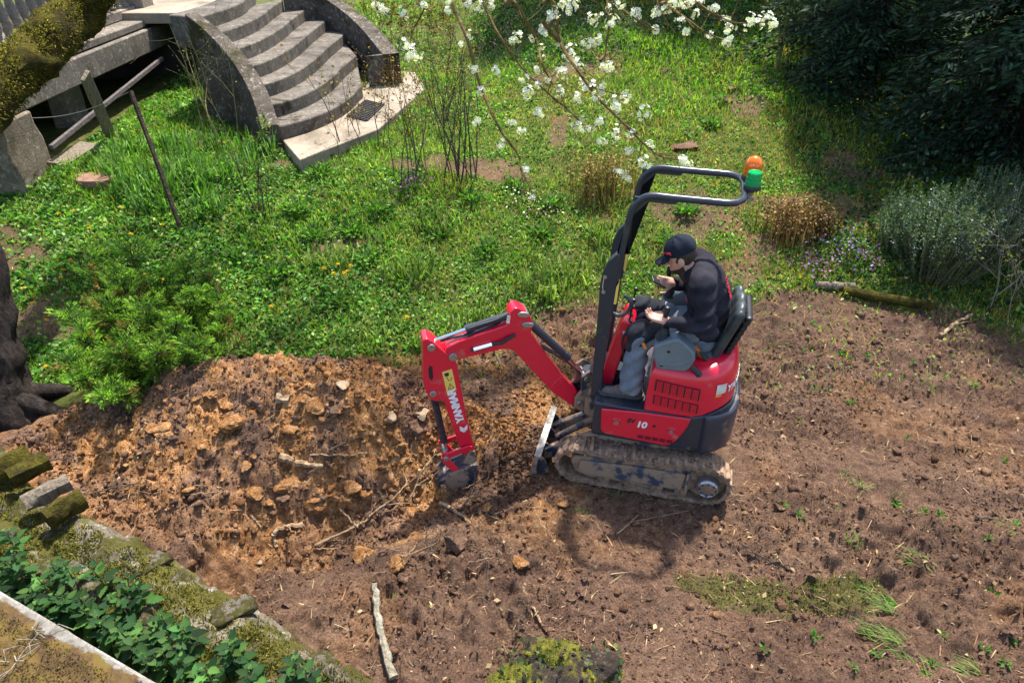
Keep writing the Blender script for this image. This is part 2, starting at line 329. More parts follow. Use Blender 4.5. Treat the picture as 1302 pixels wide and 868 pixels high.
# masonry, wood
def masonry(name, c1, c2, spots, mossc, mossamt, scale=6, bmp=.6):
    m, t, p = new_mat(name); c = ramp(t, noise(t, scale, 8, .7), [(.3, c1), (.7, c2)])
    c = mixc(t, ramp(t, noise(t, scale*3.1, 6, .75), [(.55, (0, 0, 0)), (.62, (1, 1, 1))]), c, spots)
    c = mixc(t, ramp(t, noise(t, scale*.55, 7, .7), [(mossamt, (0, 0, 0)), (mossamt+.06, (1, 1, 1))]), c, mossc)
    c = mixc(t, 1.0, c, ramp(t, noise(t, 60, 4, .7), [(.3, (.6, .6, .6)), (.7, (1.25, 1.25, 1.25))]), 'MULTIPLY')
    c = mixc(t, 1.0, c, ramp(t, noise(t, 1.1, 6, .7, dist=.6), [(.32, (.42, .40, .37)), (.5, (.9, .88, .86)), (.68, (1.15, 1.15, 1.13))]), 'MULTIPLY')
    t.links.new(c, p.inputs['Base Color']); p.inputs['Roughness'].default_value = .92; p.inputs['Specular IOR Level'].default_value = .2
    bump(t, p, noise(t, scale*8, 8, .7), bmp, .015); return m
masonry('step_stone', (.085, .075, .065), (.19, .17, .145), (.25, .23, .20), (.05, .045, .025), .58, 5)
masonry('step_wall', (.06, .05, .04), (.125, .108, .088), (.28, .255, .22), (.045, .042, .016), .54, 5)
masonry('slab_stone', (.27, .225, .17), (.36, .31, .245), (.31, .26, .2), (.25, .20, .14), .74, 4, .3)
masonry('beam_stone', (.10, .09, .075), (.21, .185, .155), (.32, .3, .26), (.075, .07, .022), .60, 5)
masonry('pillar_stone', (.13, .105, .075), (.24, .20, .15), (.32, .29, .24), (.07, .07, .03), .58, 4)
masonry('baluster_stone', (.20, .17, .14), (.32, .28, .24), (.4, .37, .33), (.08, .07, .03), .7, 7)
masonry('wall_stone', (.10, .085, .065), (.22, .195, .16), (.38, .36, .32), (.075, .07, .016), .45, 5, .9)
masonry('coping_stone', (.045, .03, .018), (.12, .075, .04), (.13, .11, .025), (.10, .07, .015), .52, 7, 1.0)
masonry('coping_edge', (.22, .205, .18), (.38, .36, .33), (.25, .22, .18), (.12, .1, .05), .72, 9, .7)
masonry('rock', (.30, .22, .14), (.44, .35, .25), (.42, .26, .12), (.30, .17, .08), .60, 7, .5)
simple('hollow_shade', (.012, .011, .01), (.03, .027, .022), 3, .95)  # near-black wall colour paints in the shade inside the hollow
m, t, p = new_mat('moss_bark'); n = noise(t, 5, 8, .7)
t.links.new(mixc(t, 1.0, ramp(t, n, [(.34, (.022, .018, .012)), (.45, (.045, .038, .009)), (.6, (.10, .085, .014)), (.75, (.18, .15, .026))]), ramp(t, noise(t, 70, 5), [(.3, (.55, .55, .55)), (.7, (1.35, 1.35, 1.35))]), 'MULTIPLY'), p.inputs['Base Color']); p.inputs['Roughness'].default_value = .95; p.inputs['Specular IOR Level'].default_value = .1; bump(t, p, noise(t, 55, 8, .7), .9, .03)
def bark(name, c1, c2, c3, stretch=(9, 9, 1.2)):
    m, t, p = new_mat(name); tc = t.nodes.new('ShaderNodeTexCoord'); mp = t.nodes.new('ShaderNodeMapping'); mp.inputs['Scale'].default_value = stretch; t.links.new(tc.outputs['Object'], mp.inputs[0])
    n = t.nodes.new('ShaderNodeTexNoise'); n.inputs['Scale'].default_value = 2.4; n.inputs['Detail'].default_value = 8; n.inputs['Roughness'].default_value = .7; t.links.new(mp.outputs[0], n.inputs['Vector'])
    t.links.new(ramp(t, n.outputs[0], [(.32, c1), (.5, c2), (.7, c3)]), p.inputs['Base Color']); p.inputs['Roughness'].default_value = .9; p.inputs['Specular IOR Level'].default_value = .2; bump(t, p, n.outputs[0], 1.0, .04); return m
bark('bark', (.008, .006, .006), (.028, .021, .018), (.075, .058, .05), (7, 7, 2.2))
bark('old_wood', (.10, .08, .06), (.22, .18, .135), (.34, .29, .225), (14, 14, 1.5))
bark('root_wood', (.16, .095, .05), (.33, .22, .13), (.50, .38, .25), (6, 6, 6))
bark('dark_twig', (.04, .03, .022), (.10, .075, .055), (.17, .13, .10), (8, 8, 8))
bark('green_twig', (.09, .085, .03), (.17, .155, .06), (.26, .23, .11), (8, 8, 8))
bark('cherry_twig', (.07, .05, .02), (.16, .115, .04), (.25, .19, .07), (8, 8, 8))
bark('birch_stick', (.10, .085, .06), (.30, .27, .20), (.46, .42, .33), (7, 7, 3))
bark('rust_iron', (.022, .016, .013), (.055, .04, .03), (.12, .085, .06), (9, 9, 9))
bark('rail_iron', (.06, .055, .055), (.14, .12, .12), (.24, .21, .2), (12, 12, 12))
simple('galvanised', (.5, .5, .5), rough=.45, metal=.7)
simple('terracotta', (.15, .075, .05), (.26, .14, .10), 9, .9, 0, .5, 40)
simple('mat_rubber', (.012, .012, .012), (.05, .045, .04), 30, .9)

m, t, p = new_mat('stump_moss'); t.links.new(ramp(t, noise(t, 16, 7, .7), [(.3, (.035, .04, .010)), (.5, (.10, .10, .016)), (.7, (.20, .18, .028))]), p.inputs['Base Color']); p.inputs['Roughness'].default_value = .95; p.inputs['Specular IOR Level'].default_value = .1; bump(t, p, noise(t, 90, 6), .8, .02)
masonry('stump_wood', (.018, .014, .011), (.06, .045, .035), (.10, .08, .06), (.14, .13, .018), .50, 6, .9)

m, t, p = new_mat('coping'); a = t.nodes.new('ShaderNodeAttribute'); a.attribute_name = 'Col'; sp = t.nodes.new('ShaderNodeSeparateColor'); t.links.new(a.outputs[0], sp.inputs[0])
mo = ramp(t, noise(t, 9, 7, .7), [(.3, (.04, .026, .016)), (.45, (.10, .06, .03)), (.58, (.15, .10, .03)), (.72, (.13, .115, .025))])
st_ = ramp(t, noise(t, 14, 7, .7), [(.3, (.09, .08, .06)), (.5, (.22, .205, .18)), (.7, (.34, .325, .30))])
nz = t.nodes.new('ShaderNodeMath'); nz.operation = 'MULTIPLY_ADD'; t.links.new(noise(t, 45, 6, .7), nz.inputs[0]); nz.inputs[1].default_value = .8; nz.inputs[2].default_value = -.4
ad = t.nodes.new('ShaderNodeMath'); ad.operation = 'ADD'; t.links.new(sp.outputs[0], ad.inputs[0]); t.links.new(nz.outputs[0], ad.inputs[1])
f = ramp(t, ad.outputs[0], [(.42, (0, 0, 0)), (.58, (1, 1, 1))])
t.links.new(mixc(t, f, mo, st_), p.inputs['Base Color']); p.inputs['Roughness'].default_value = .95; p.inputs['Specular IOR Level'].default_value = .15; bump(t, p, noise(t, 60, 8, .75), .9, .02)
# ------------------------------------------------------------------ ground sheet
def axis(lo, hi, step, far_lo, far_hi, g=1.35):
    a = list(np.arange(lo, hi, step)); s = step; x = a[-1]
    while x < far_hi: s *= g; x += s; a.append(min(x, far_hi))
    s = step; x = lo; b = []
    while x > far_lo: s *= g; x -= s; b.append(max(x, far_lo))
    return np.array(b[::-1]+a)
def yaxis():
    a = list(np.arange(1.5, 6.6, .016)); s = .016; y = a[-1]
    while y < 120: s = min(s*1.03, .12) if y < 20 else s*1.3; y += s; a.append(y)
    return np.array([-30, -12, -5, -2, 0, 1.0, 1.3]+a)
gx = axis(-5.2, 5.4, .018, -110, 110); gy = yaxis()
X, Y = np.meshgrid(gx, gy, indexing='ij'); DM = dirt_mask(X, Y); Z = terrain(X, Y, DM)
# heap of excavated soil: ridge line and its height
RIDGE = [(*at_z(px, py, z)[:2], z) for px, py, z in [(50, 570, .05), (120, 525, .17), (190, 482, .42), (250, 455, .64), (320, 447, .72), (400, 446, .74), (470, 455, .70), (515, 482, .5), (555, 515, .26), (600, 545, .05)]]
def heap_h(x, y):
    x = np.asarray(x, float); y = np.asarray(y, float); H = np.zeros_like(x)
    for (ax, ay, ah), (bx, by, bh) in zip(RIDGE[:-1], RIDGE[1:]):
        ex, ey = bx-ax, by-ay; t = np.clip(((x-ax)*ex+(y-ay)*ey)/(ex*ex+ey*ey), 0, 1); px = x-ax-t*ex; py = y-ay-t*ey
        d = np.hypot(px, py); wd = np.where(py < 0, .78, .36); H = np.maximum(H, (ah+t*(bh-ah))*np.exp(-(d/wd)**2))
    return H
def heap_z(x, y, H=None):
    H = heap_h(x, y) if H is None else H
    k = smooth(.03, .2, H)
    r = .14*domes(x, y, .34, 4, .8)+.09*domes(x, y, .17, 5, .8)+.05*domes(x, y, .075, 6)-np.abs(fbm(x, y, 4.5, 5, 12)-.5)*.30+.04+(fbm(x, y, 24, 3, 13)-.5)*.08
    return terrain(x, y)+H-.03+(r*.8-.03)*k-.05*(1-smooth(.02, .07, H))
def surf(x, y): return np.maximum(terrain(x, y), heap_z(x, y))
def ochre(x, y):
    o = np.exp(-(seg_d(x, y, (-3.2, 4.5), (-.6, 4.55))/1.0)**2)*1.15+.75*np.exp(-(np.hypot(x+.15, y-3.95)/.55)**2)+.55*np.exp(-(np.hypot(x+.1, y-4.8)/.6)**2)
    return np.clip(o*smooth(.36, .62, fbm(x, y, 3.1, 4, 21))*1.25+.25*smooth(.60, .74, fbm(x, y, 1.7, 3, 25)), 0, 1)
MOSSP = [tuple(ground_pt(*p)[:2]) for p in [(862, 735), (930, 722), (1010, 735), (1080, 712), (1122, 730), (1110, 775), (1010, 782), (900, 778)]]
mossm = smooth(-.03, .08, poly_sd(X, Y, MOSSP)+(fbm(X, Y, 7, 3, 9)-.5)*.22)
bare = .85*smooth(.34, .28, fbm(X, Y, 1.1, 4, 71))*(Y < 14)
zone = np.stack([np.maximum(DM, bare), ochre(X, Y), mossm*.8], -1)
nx, ny = X.shape; ii = np.arange(nx*ny).reshape(nx, ny)
Q = np.stack([ii[:-1, :-1], ii[1:, :-1], ii[1:, 1:], ii[:-1, 1:]], -1).reshape(-1, 4)
tag(np_mesh('ground', np.stack([X, Y, Z], -1).reshape(-1, 3), [Q], MATS['ground'], None, zone.reshape(-1, 3), False, 'zone'), kind='structure')
hx = np.arange(-4.4, -.1, .015); hy = np.arange(2.9, 5.7, .015); HX, HY = np.meshgrid(hx, hy, indexing='ij'); HH = heap_h(HX, HY); HZ = heap_z(HX, HY, HH)
ii = np.arange(HX.size).reshape(HX.shape); Q = np.stack([ii[:-1, :-1], ii[1:, :-1], ii[1:, 1:], ii[:-1, 1:]], -1).reshape(-1, 4)
keep = (HH.ravel()[Q] > .012).any(1); Q = Q[keep]; used = np.unique(Q); remap = -np.ones(HX.size, int); remap[used] = np.arange(len(used))
heapV = np.stack([HX, HY, HZ], -1).reshape(-1, 3)[used]
hc = np.stack([.55+.45*fbm(HX, HY, 4, 3, 2), np.clip(ochre(HX, HY)*1.1+.25*smooth(.35, .6, fbm(HX, HY, 5, 3, 40)), 0, 1), 0*HX], -1).reshape(-1, 3)[used]
heap = tag(np_mesh('soil_heap', heapV, [remap[Q]], MATS['soil'], None, hc, False), 'long heap of orange brown excavated soil beside the bucket', 'soil heap')
# ------------------------------------------------------------------ lumps of soil
def ico(sub, seed):
    bm = bmesh.new(); bmesh.ops.create_icosphere(bm, subdivisions=sub, radius=1); V = np.array([v.co for v in bm.verts]); F = np.array([[v.index for v in f.verts] for f in bm.faces]); bm.free()
    r = np.random.default_rng(seed); d = r.normal(size=(7, 3)); d /= np.linalg.norm(d, axis=1)[:, None]
    k = 1-sum(np.maximum(V@q-c_, 0)[:, None]*.9 for q, c_ in zip(d, r.uniform(.35, .75, 7))); V = V*k*(1+r.normal(0, .07, (len(V), 1))); return V*np.array([1, 1, .8]), F
def rotm(n, r):
    q = r.normal(size=(n, 4)); q /= np.linalg.norm(q, axis=1)[:, None]; a, b, c, d = q.T
    return np.stack([1-2*(c*c+d*d), 2*(b*c-a*d), 2*(b*d+a*c), 2*(b*c+a*d), 1-2*(b*b+d*d), 2*(c*d-a*b), 2*(b*d-a*c), 2*(c*d+a*b), 1-2*(b*b+c*c)], 1).reshape(n, 3, 3)
def lumps(P, S, sub, seed, og):
    r = np.random.default_rng(seed); Vs = []; Fs = []; Cs = []; off = 0; n = len(P); var = r.integers(0, 5, n)
    for k in range(5):
        V, F = ico(sub, seed*10+k); m = var == k; R = rotm(m.sum(), r); q = np.einsum('nij,vj->nvi', R, V)*S[m][:, None, None]+P[m][:, None]
        Vs.append(q.reshape(-1, 3)); Fs.append((F[None]+(np.arange(m.sum())*len(V))[:, None, None]).reshape(-1, 3)+off); off += m.sum()*len(V)
        Cs.append(np.repeat(np.stack([r.random(m.sum()), np.clip(og[m]+r.normal(0, .2, m.sum()), 0, 1), 0*og[m]], 1), len(V), 0))
    return np.concatenate(Vs), np.concatenate(Fs), np.concatenate(Cs)
def proj_px(P):
    d = np.asarray(P)-CO; z = d@FW; return 651+F_PX*(d@RT)/z, 434-F_PX*(d@UP)/z
def scatter(n, xr, yr, seed, margin=200):
    r = np.random.default_rng(seed); x = r.uniform(*xr, n); y = r.uniform(*yr, n); z = base_h(x, y); px, py = proj_px(np.stack([x, y, z], 1))
    m = (px > -margin) & (px < 1302+margin) & (py < 868+margin); return x[m], y[m]
mesh_acc = []
for n, s0, s1, sub, seed, near in ((44000, .006, .014, 1, 31, 0), (9000, .012, .028, 1, 32, 0), (900, .024, .05, 2, 33, 0), (12000, .006, .022, 1, 34, 1), (1300, .018, .05, 2, 35, 1), (2600, .01, .035, 1, 36, 2)):
    if near == 1: x, y = scatter(n, (-4.1, -.2), (3.0, 5.3), seed); h = heap_h(x, y); k = h > .06; x, y = x[k], y[k]
    elif near == 2: r = np.random.default_rng(seed); x = r.normal(-.1, .55, n); y = r.normal(4.2, .5, n); h = None
    else: x, y = scatter(n, (-4.5, 6.0), (1.7, 6.5), seed)
    k = (dirt_mask(x, y) > .5) & ((fbm(x, y, 1.6, 3, 61) > .43) | (near > 0)) & (np.abs((x-1.1)*math.cos(.26)-(y-4.12)*math.sin(.26)) > (-1 if near == 0 else 0)); x, y = x[k], y[k]
    k = ~((np.hypot((x-1.15)/.85, (y-4.1)/.5) < 1)); x, y = x[k], y[k]
    r = np.random.default_rng(seed+1); S = s0+(s1-s0)*r.random(len(x))**2.2; z = surf(x, y); og = ochre(x, y)
    mesh_acc.append(lumps(np.stack([x, y, z+S*.02], 1), S, sub, seed, og))
off = 0; V_, F_, C_ = [], [], []
for V, F, C in mesh_acc: V_.append(V); F_.append(F+off); C_.append(C); off += len(V)
tag(np_mesh('soil_crumbs', np.concatenate(V_), [np.concatenate(F_)], MATS['soil'], None, np.concatenate(C_), False), 'loose crumbs and small clods of brown and ochre soil', 'soil', kind='stuff')
# ------------------------------------------------------------------ leaf and blade meshes
def leaf_quads(P, D, L, Wd, r, lift=.25):
    n = len(P); up = r.normal(size=(n, 3)); up[:, 2] += 1.2; S = np.cross(D, up); S /= np.linalg.norm(S, axis=1)[:, None]+1e-9; N = np.cross(S, D)
    a = P; m = P+D*(L*.5)[:, None]+N*(L*lift*.3)[:, None]; tip = P+D*L[:, None]-N*(L*lift*.3)[:, None]
    V = np.stack([a, m+S*(Wd*.5)[:, None], tip, m-S*(Wd*.5)[:, None]], 1).reshape(-1, 3)
    return V, np.arange(4*n).reshape(n, 4)
def blades(P, D, L, Wd, r, droop=.5):
    n = len(P); side = np.stack([-D[:, 1], D[:, 0], 0*D[:, 0]], 1)+r.normal(0, .1, (n, 3)); side /= np.linalg.norm(side, axis=1)[:, None]+1e-9
    out = D*np.array([1, 1, 0]); g = np.array([0, 0, 1.]); dr = (droop*r.random(n))[:, None]
    m = P+D*(L*.55)[:, None]; tip = m+(D*(1-dr)+out*dr*1.0-g*dr*.55)*(L*.45)[:, None]; w2 = (Wd*.5)[:, None]
    V = np.stack([P-side*w2, P+side*w2, m+side*w2*.85, m-side*w2*.85, tip], 1).reshape(-1, 3); b = np.arange(n)*5
    return V, np.stack([b, b+1, b+2, b+3], 1), np.stack([b+3, b+2, b+4], 1)
def dirs(n, r, tilt0, tilt1):
    a = r.uniform(0, 2*math.pi, n); t = r.uniform(tilt0, tilt1, n); return np.stack([np.cos(a)*np.sin(t), np.sin(a)*np.sin(t), np.cos(t)], 1)
def colvar(n, r, cols, j=.25):
    c = np.array(cols)[r.integers(0, len(cols), n)]; return c*(1+r.normal(0, j, (n, 1)).clip(-.6, .7))*(1+r.normal(0, .06, (n, 3)))
def blocked(x, y):                          # no lawn inside stairs, slab or under the terrace
    s = poly_sd(x, y, STAIR_FOOT) > 0 if STAIR_FOOT else np.zeros(len(x), bool)
    return s | (x < -5.75) & (y > 7.8)
# ------------------------------------------------------------------ stone staircase with slab
RIS = .178
_L = [(352.4, 161), (347.6, 133), (335.5, 107.7), (317.4, 83.5), (296.8, 62.9), (277.4, 42.3), (252, 21.8)]
_M = [(425, 135.5), (393.6, 118.6), (379, 89.5), (367, 63), (340, 46), (321, 26.6), (296.8, 7.3)]
_R = [(452.8, 113.7), (438.3, 83.5), (419, 60.5), (394.8, 41), (362, 29), (341.5, 9.7), (316, -2.4)]
SZ = 1.08
def sm_pts(px):
    P = np.array([at_z(a, b, SZ+RIS*(i+1)) for i, (a, b) in enumerate(px)]); k = np.arange(7)
    for ax in (0, 1): P[:, ax] = np.polyval(np.polyfit(k, P[:, ax], 2), k)
    return P
SL, SM, SR = sm_pts(_L), sm_pts(_M), sm_pts(_R)
def arc(i, n=9):                            # nosing of step i, bowed towards the garden
    a, m_, b = SL[i], SM[i], SR[i]; out = []
    for k in range(n):
        t = k/(n-1); c2 = 2*m_-(a+b)/2; out.append((1-t)**2*a+2*t*(1-t)*c2+t*t*b)
    return np.array(out)
def long_arc(i):
    a = arc(i); e = SR[i]-SM[i]; e[2] = 0; f = (.12, .6, .85, .85, .85, .85, .85)[i]; return np.vstack([a, [SR[i]+e*.5*f, SR[i]+e*f]])
stairs = empty('stone_staircase', tuple(SL[0]-np.array([0, 0, RIS])), 0, 'curved grey stone garden staircase between two low side walls', 'staircase')
SO = Vector(stairs.location)
def rel(p, o=None): return tuple(Vector(p)-(o or SO))
updir = SL[6]-SL[5]; updir[2] = 0
for i in range(7):
    a = long_arc(i); b = long_arc(i+1) if i < 6 else a+updir*1.6
    back = b+(b-a)*.08
    mb = MB(); n = len(a)
    top = [rel(p) for p in a]+[rel((p[0], p[1], a[0][2])) for p in back[::-1]]
    bot = [rel((p[0]+.012*(1 if k < n else 0), p[1], a[0][2]-.42)) for k, p in enumerate(list(a)+list(back[::-1]))]
    m2 = len(top); mb.add(top+bot, [tuple(range(m2)), tuple(range(2*m2-1, m2-1, -1))]+[(k, m2+k, m2+(k+1) % m2, (k+1) % m2) for k in range(m2)])
    mb.build('step', MATS['step_stone'], stairs, .018, 2, 35)
def side_wall(path, zt, name, out, wd, zb, mat):
    P = np.array(path, float); mb = MB(); R = []
    for i in range(len(P)):
        t = P[min(i+1, len(P)-1)]-P[max(i-1, 0)]; t[2] = 0; t /= np.linalg.norm(t); nrm = np.array([-t[1], t[0], 0])*out
        a = P[i]; b = P[i]+nrm*wd; z = zt[i]
        R.append([rel((a[0], a[1], zb)), rel((b[0], b[1], zb)), rel((b[0], b[1], z)), rel((a[0], a[1], z))])
    return mb.rings(R).build(name, mat, stairs, .03, 3, 50)
lp = [SL[0]-(SL[1]-SL[0])*.15]+list(SL)
lpath = spline([p*1 for p in lp], 18); zt = spline([[p[2]+.07+.0*i, 0, 0] for i, p in enumerate(lp)], 18)[:, 0]
side_wall(lpath-np.array([.0, .0, 0]), zt, 'side_wall', 1, .22, .5, MATS['step_wall'])
EX = (SR-SM)*np.array([1, 1, 0])*.75; rp = [SR[0]+EX[0]+(SR[0]-SR[1])*.1]+list(SR[:6]+EX[:6]); rpath = spline(rp, 16); zr = spline([[p[2]+.32, 0, 0] for p in rp], 16)[:, 0]
zr[0] = zr[1]
side_wall(rpath+np.array([.10, .10, 0]), zr, 'side_wall', -1, .28, .5, MATS['step_wall'])
# paving slab at the foot
sp_ = [at_z(px, py, SZ) for px, py in [(356, 174), (381, 203), (481, 164), (541, 112), (528, 92), (490, 88), (440, 128), (400, 150)]]
mb = MB(); n = len(sp_); mb.add([rel((p[0], p[1], SZ)) for p in sp_]+[rel((p[0], p[1], SZ-.35)) for p in sp_], [tuple(range(n)), tuple(range(2*n-1, n-1, -1))]+[(k, n+k, n+(k+1) % n, (k+1) % n) for k in range(n)])
mb.build('landing_slab', MATS['slab_stone'], stairs, .012)
STAIR_FOOT = [tuple(p[:2]) for p in sp_[:5]]+[tuple(p[:2]+np.array([.1, .1])) for p in SR+EX]+[tuple(p[:2]+np.array([-.32, -.1])) for p in SL[::-1]]
# worn rubber doormat on the slab
mc = [at_z(px, py, SZ+.012) for px, py in [(441, 148), (466, 154), (488, 133), (465, 127)]]
dm = empty('doormat', tuple(sum(mc)/4), 0, 'black rubber ring doormat lying on the slab below the stairs', 'doormat')
o = Vector(dm.location); mb = MB()
for u in range(12):
    for v in range(8):
        s_, t_ = (u+.5)/12, (v+.5)/8; p = (mc[0]*(1-s_)+mc[3]*s_)*(1-t_)+(mc[1]*(1-s_)+mc[2]*s_)*t_; r0 = .038
        k = 6; mb.rings([[(p[0]-o[0]+rr*math.cos(6.283*j/k), p[1]-o[1]+rr*math.sin(6.283*j/k), zz) for j in range(k)] for rr, zz in ((r0, -.011), (r0, .008), (r0*.6, .008), (r0*.6, -.011))], False)
mb.build('rubber_rings', MATS['mat_rubber'], dm)
# ------------------------------------------------------------------ terrace on pillars
ter = empty('terrace', (-5.9, 8.2, .75), 0, 'old stone terrace edge on pillars over a dark hollow', 'terrace'); TO = Vector(ter.location)
def tr(p): return tuple(Vector(p)-TO)
MB().box(tr((-5.98, 9.8, 1.77)), (.30, 5.3, .33)).build('edge_beam', MATS['beam_stone'], ter, .02)
MB().box(tr((-7.9, 9.9, 2.0)), (4.0, 5.6, .10)).build('floor_slab', MATS['beam_stone'], ter, .015)
MB().box(tr((-6.3, 12.95, 2.08)), (2.6, 2.2, .16)).build('upper_landing', MATS['slab_stone'], ter, .012)
MB().box(tr((-8.4, 9.9, 1.0)), (.3, 5.8, 1.9)).build('back_wall', MATS['hollow_shade'], ter)
MB().box(tr((-6.9, 12.55, 1.1)), (3.2, .35, 1.78)).build('end_wall', MATS['hollow_shade'], ter)
for cx, cy, wx, wy, nm in ((-6.02, 8.02, .42, .62, 'pillar_stone'), (-6.35, 9.9, .32, .35, 'beam_stone')):
    z0 = float(base_h(cx, cy))-.25; mb = MB(); R = []
    for k in range(7):
        z = z0+(1.605-z0)*k/6; f = 1.12-.14*k/6; R.append([tr((cx+wx/2*f*sx+rng.normal(0, .012), cy+wy/2*f*sy+rng.normal(0, .012), z)) for sx, sy in ((-1, -1), (1, -1), (1, 1), (-1, 1))])
    mb.rings(R).build('pillar', MATS[nm], ter, .03, 2)
ra, rb = (-5.70, 8.28, 1.16), (-5.72, 11.75, 1.50)
rail = MB().tube([ra, rb], .035, 4).build('iron_rail', MATS['rail_iron']); tag(rail, 'rusty flat iron rail across the dark hollow under the terrace', 'rail')
# balustrade on the terrace
bal = empty('balustrade', (-6.35, 9.6, 2.055), 0, 'stone balustrade with narrow turned posts behind the mossy limb', 'balustrade'); BO = Vector(bal.location)
MB().box((0, 0, .07), (.26, 5.6, .14)).build('plinth', MATS['baluster_stone'], bal, .015)
MB().box((0, 0, .86), (.28, 5.6, .13)).build('handrail', MATS['baluster_stone'], bal, .02)
prof = [(.075, .14), (.075, .18), (.045, .2), (.045, .24), (.085, .34), (.075, .44), (.042, .60), (.038, .66), (.06, .69), (.06, .72), (.075, .74), (.075, .795)]
bmesh_ = None
for k in range(26):
    y = -2.72+k*.215
    if bmesh_ is None: ob = MB().lathe(prof, (0, 0, 0), 10).build('baluster', MATS['baluster_stone'], bal); bmesh_ = ob.data
    else: ob = link('baluster', bmesh_, None, bal)
    ob.location = (0, y, 0)
MB().box((.05, 2.95, .50), (.42, .40, 1.0)).build('end_post', MATS['baluster_stone'], bal, .02)
# planks, stake, wire, tile in front of the hollow
def plank(name, a, b, wd, th, label, nrm):
    a, b = Vector(a), Vector(b); t = (b-a).normalized(); s = t.cross(Vector(nrm)).normalized(); u = s.cross(t); n = 9; R = []
    for k in range(n):
        p = a+(b-a)*k/(n-1); e = (wd/2+rng.normal(0, .006)); f = (wd/2+rng.normal(0, .006)); R.append([p-s*e-u*th/2, p+s*f-u*th/2, p+s*f+u*th/2, p-s*e+u*th/2])
    o = MB().rings(R).build(name, MATS['old_wood'], None, .006); return tag(o, label, 'plank')
plank('leaning_plank', ground_pt(141, 172)+np.array([0, 0, -.08]), at_z(108, 96, 1.95), .17, .05, 'weathered grey plank leaning upright against the terrace edge', (1, -.4, .2))
q0, q1 = ground_pt(74, 215), ground_pt(116, 190)
plank('fallen_plank', q0+np.array([0, 0, .05]), q1+np.array([0, 0, .07]), .26, .05, 'short weathered board lying on the ground before the dark hollow', (.1, -.1, 1))
q = ground_pt(235, 303); sb = Vector(q)-Vector((0, 0, .2)); stop = Vector(at_d(166, 116, 7.35))
stake = MB().tube([sb, sb.lerp(stop, .5)+Vector((.008, 0, 0)), stop], .026, 6).build('iron_stake', MATS['rust_iron']); tag(stake, 'thin rusty metal stake leaning among the weeds with a wire on top', 'stake')
wa = Vector(at_d(16, 150, 8.3)); wpts = [stop.lerp(wa, k/10)-Vector((0, 0, .10*math.sin(math.pi*k/10))) for k in range(11)]
tag(MB().tube(wpts, .004, 4).build('fence_wire', MATS['galvanised']), 'pale wire strung from the rusty stake to the stone pillar', 'wire')
q = ground_pt(127, 226); mb = MB(); ring = [(q[0]+.30*math.cos(a_)*(1+.2*math.sin(3*a_)), q[1]+.26*math.sin(a_)*(1+.15*math.cos(2*a_))) for a_ in np.linspace(0, 6.283, 15)[:-1]]
mb.rings([[(a_, b_, q[2]-.1) for a_, b_ in ring], [(a_, b_, q[2]+.035) for a_, b_ in ring], [(q[0]+(a_-q[0])*.9, q[1]+(b_-q[1])*.9, q[2]+.045) for a_, b_ in ring]]).build('clay_tile', MATS['terracotta'], None, 0)
tag(bpy.data.objects['clay_tile'], 'reddish clay paving piece lying in the weeds by the fallen board', 'tile')
# ------------------------------------------------------------------ mini excavator (local: x forward, y left, z up)
MO = Vector((1.102, 4.124, 0)); MYAW = math.radians(165)
ex = empty('mini_excavator', MO, MYAW, 'red and dark grey mini excavator on muddy tracks with its bucket in the soil', 'excavator')
M_W = Matrix.Translation(MO) @ Matrix.Rotation(MYAW, 4, 'Z')
def plan(x0, xr, hw, n=10, xs=-.22):       # plan outline: straight front, rounded rear
    pts = [(x0, -hw), (x0, hw)]
    for k in range(2*n+1):
        a = math.pi/2+math.pi*k/(2*n); c, s = math.cos(a), math.sin(a)
        pts.append((xs+(xs-xr)*math.copysign(abs(c)**.72, c) if False else xs+(xs-xr)*c*(abs(c)**-.22 if abs(c) > 1e-6 else 0), hw*s*(abs(s)**-.30 if abs(s) > 1e-6 else 0)))
    return pts
def pr(poly, y0, y1): return MB().prism(poly, y0, y1)
def zr_(x): return float(smooth(-.26, -.50, x)) if False else float(smooth(0, 1, (-x-.26)/.26))
# chassis / rear skirt
P0 = plan(.415, -.585, .415); P1 = plan(.41, -.58, .412)
rings = [[(x*.97, y*.95, .415) for x, y in P0], [(x, y, .445) for x, y in P0], [(x, y, .70) for x, y in P1], [(x, y, .728+.085*zr_(x)) for x, y in P1]]
chassis = MB().rings(rings).build('chassis', NAVY, ex, .008)
# floor
MB().box((.235, 0, .715), (.36, .80, .02)).build('floor_plate', MATS['rubber'], ex, .004)
mbf = MB()
for k in range(9): mbf.box((.10+k*.036, .0, .7275), (.016, .74, .006))
mbf.build('floor_ribs', MATS['rubber'], ex)
# side panels
pan = [(.354, .695), (.30, .70), (.06, .722), (-.278, .735), (-.262, .66), (-.241, .60), (-.205, .52), (-.163, .466), (-.12, .452), (.303, .467), (.335, .482), (.346, .511)]
for sgn in (1, -1):
    a, b = sorted((sgn*.416, sgn*.430)); pp = pr(pan, a, b).build('side_panel', RED, ex, .006)
    y = sgn*.432
    for x in (.235, -.16):
        MB().cyl((x, sgn*.428, .60), (x, sgn*.437, .60), .016, 14).build('bolt', MATS['pin_steel'], pp)
        MB().rings([[(x+r_*math.cos(6.283*k/16), yy, .60+r_*math.sin(6.283*k/16)) for k in range(16)] for r_, yy in ((.036, sgn*.4285), (.030, sgn*.434), (.024, sgn*.430))], False).build('bolt_recess', RED, pp)
    for k in range(5):
        for j in range(3): MB().box((.05-k*.052, sgn*.4305, .488+j*.011+k*.0005), (.042, .004, .006)).build('vent_slot', MATS['black_plastic'], pp)
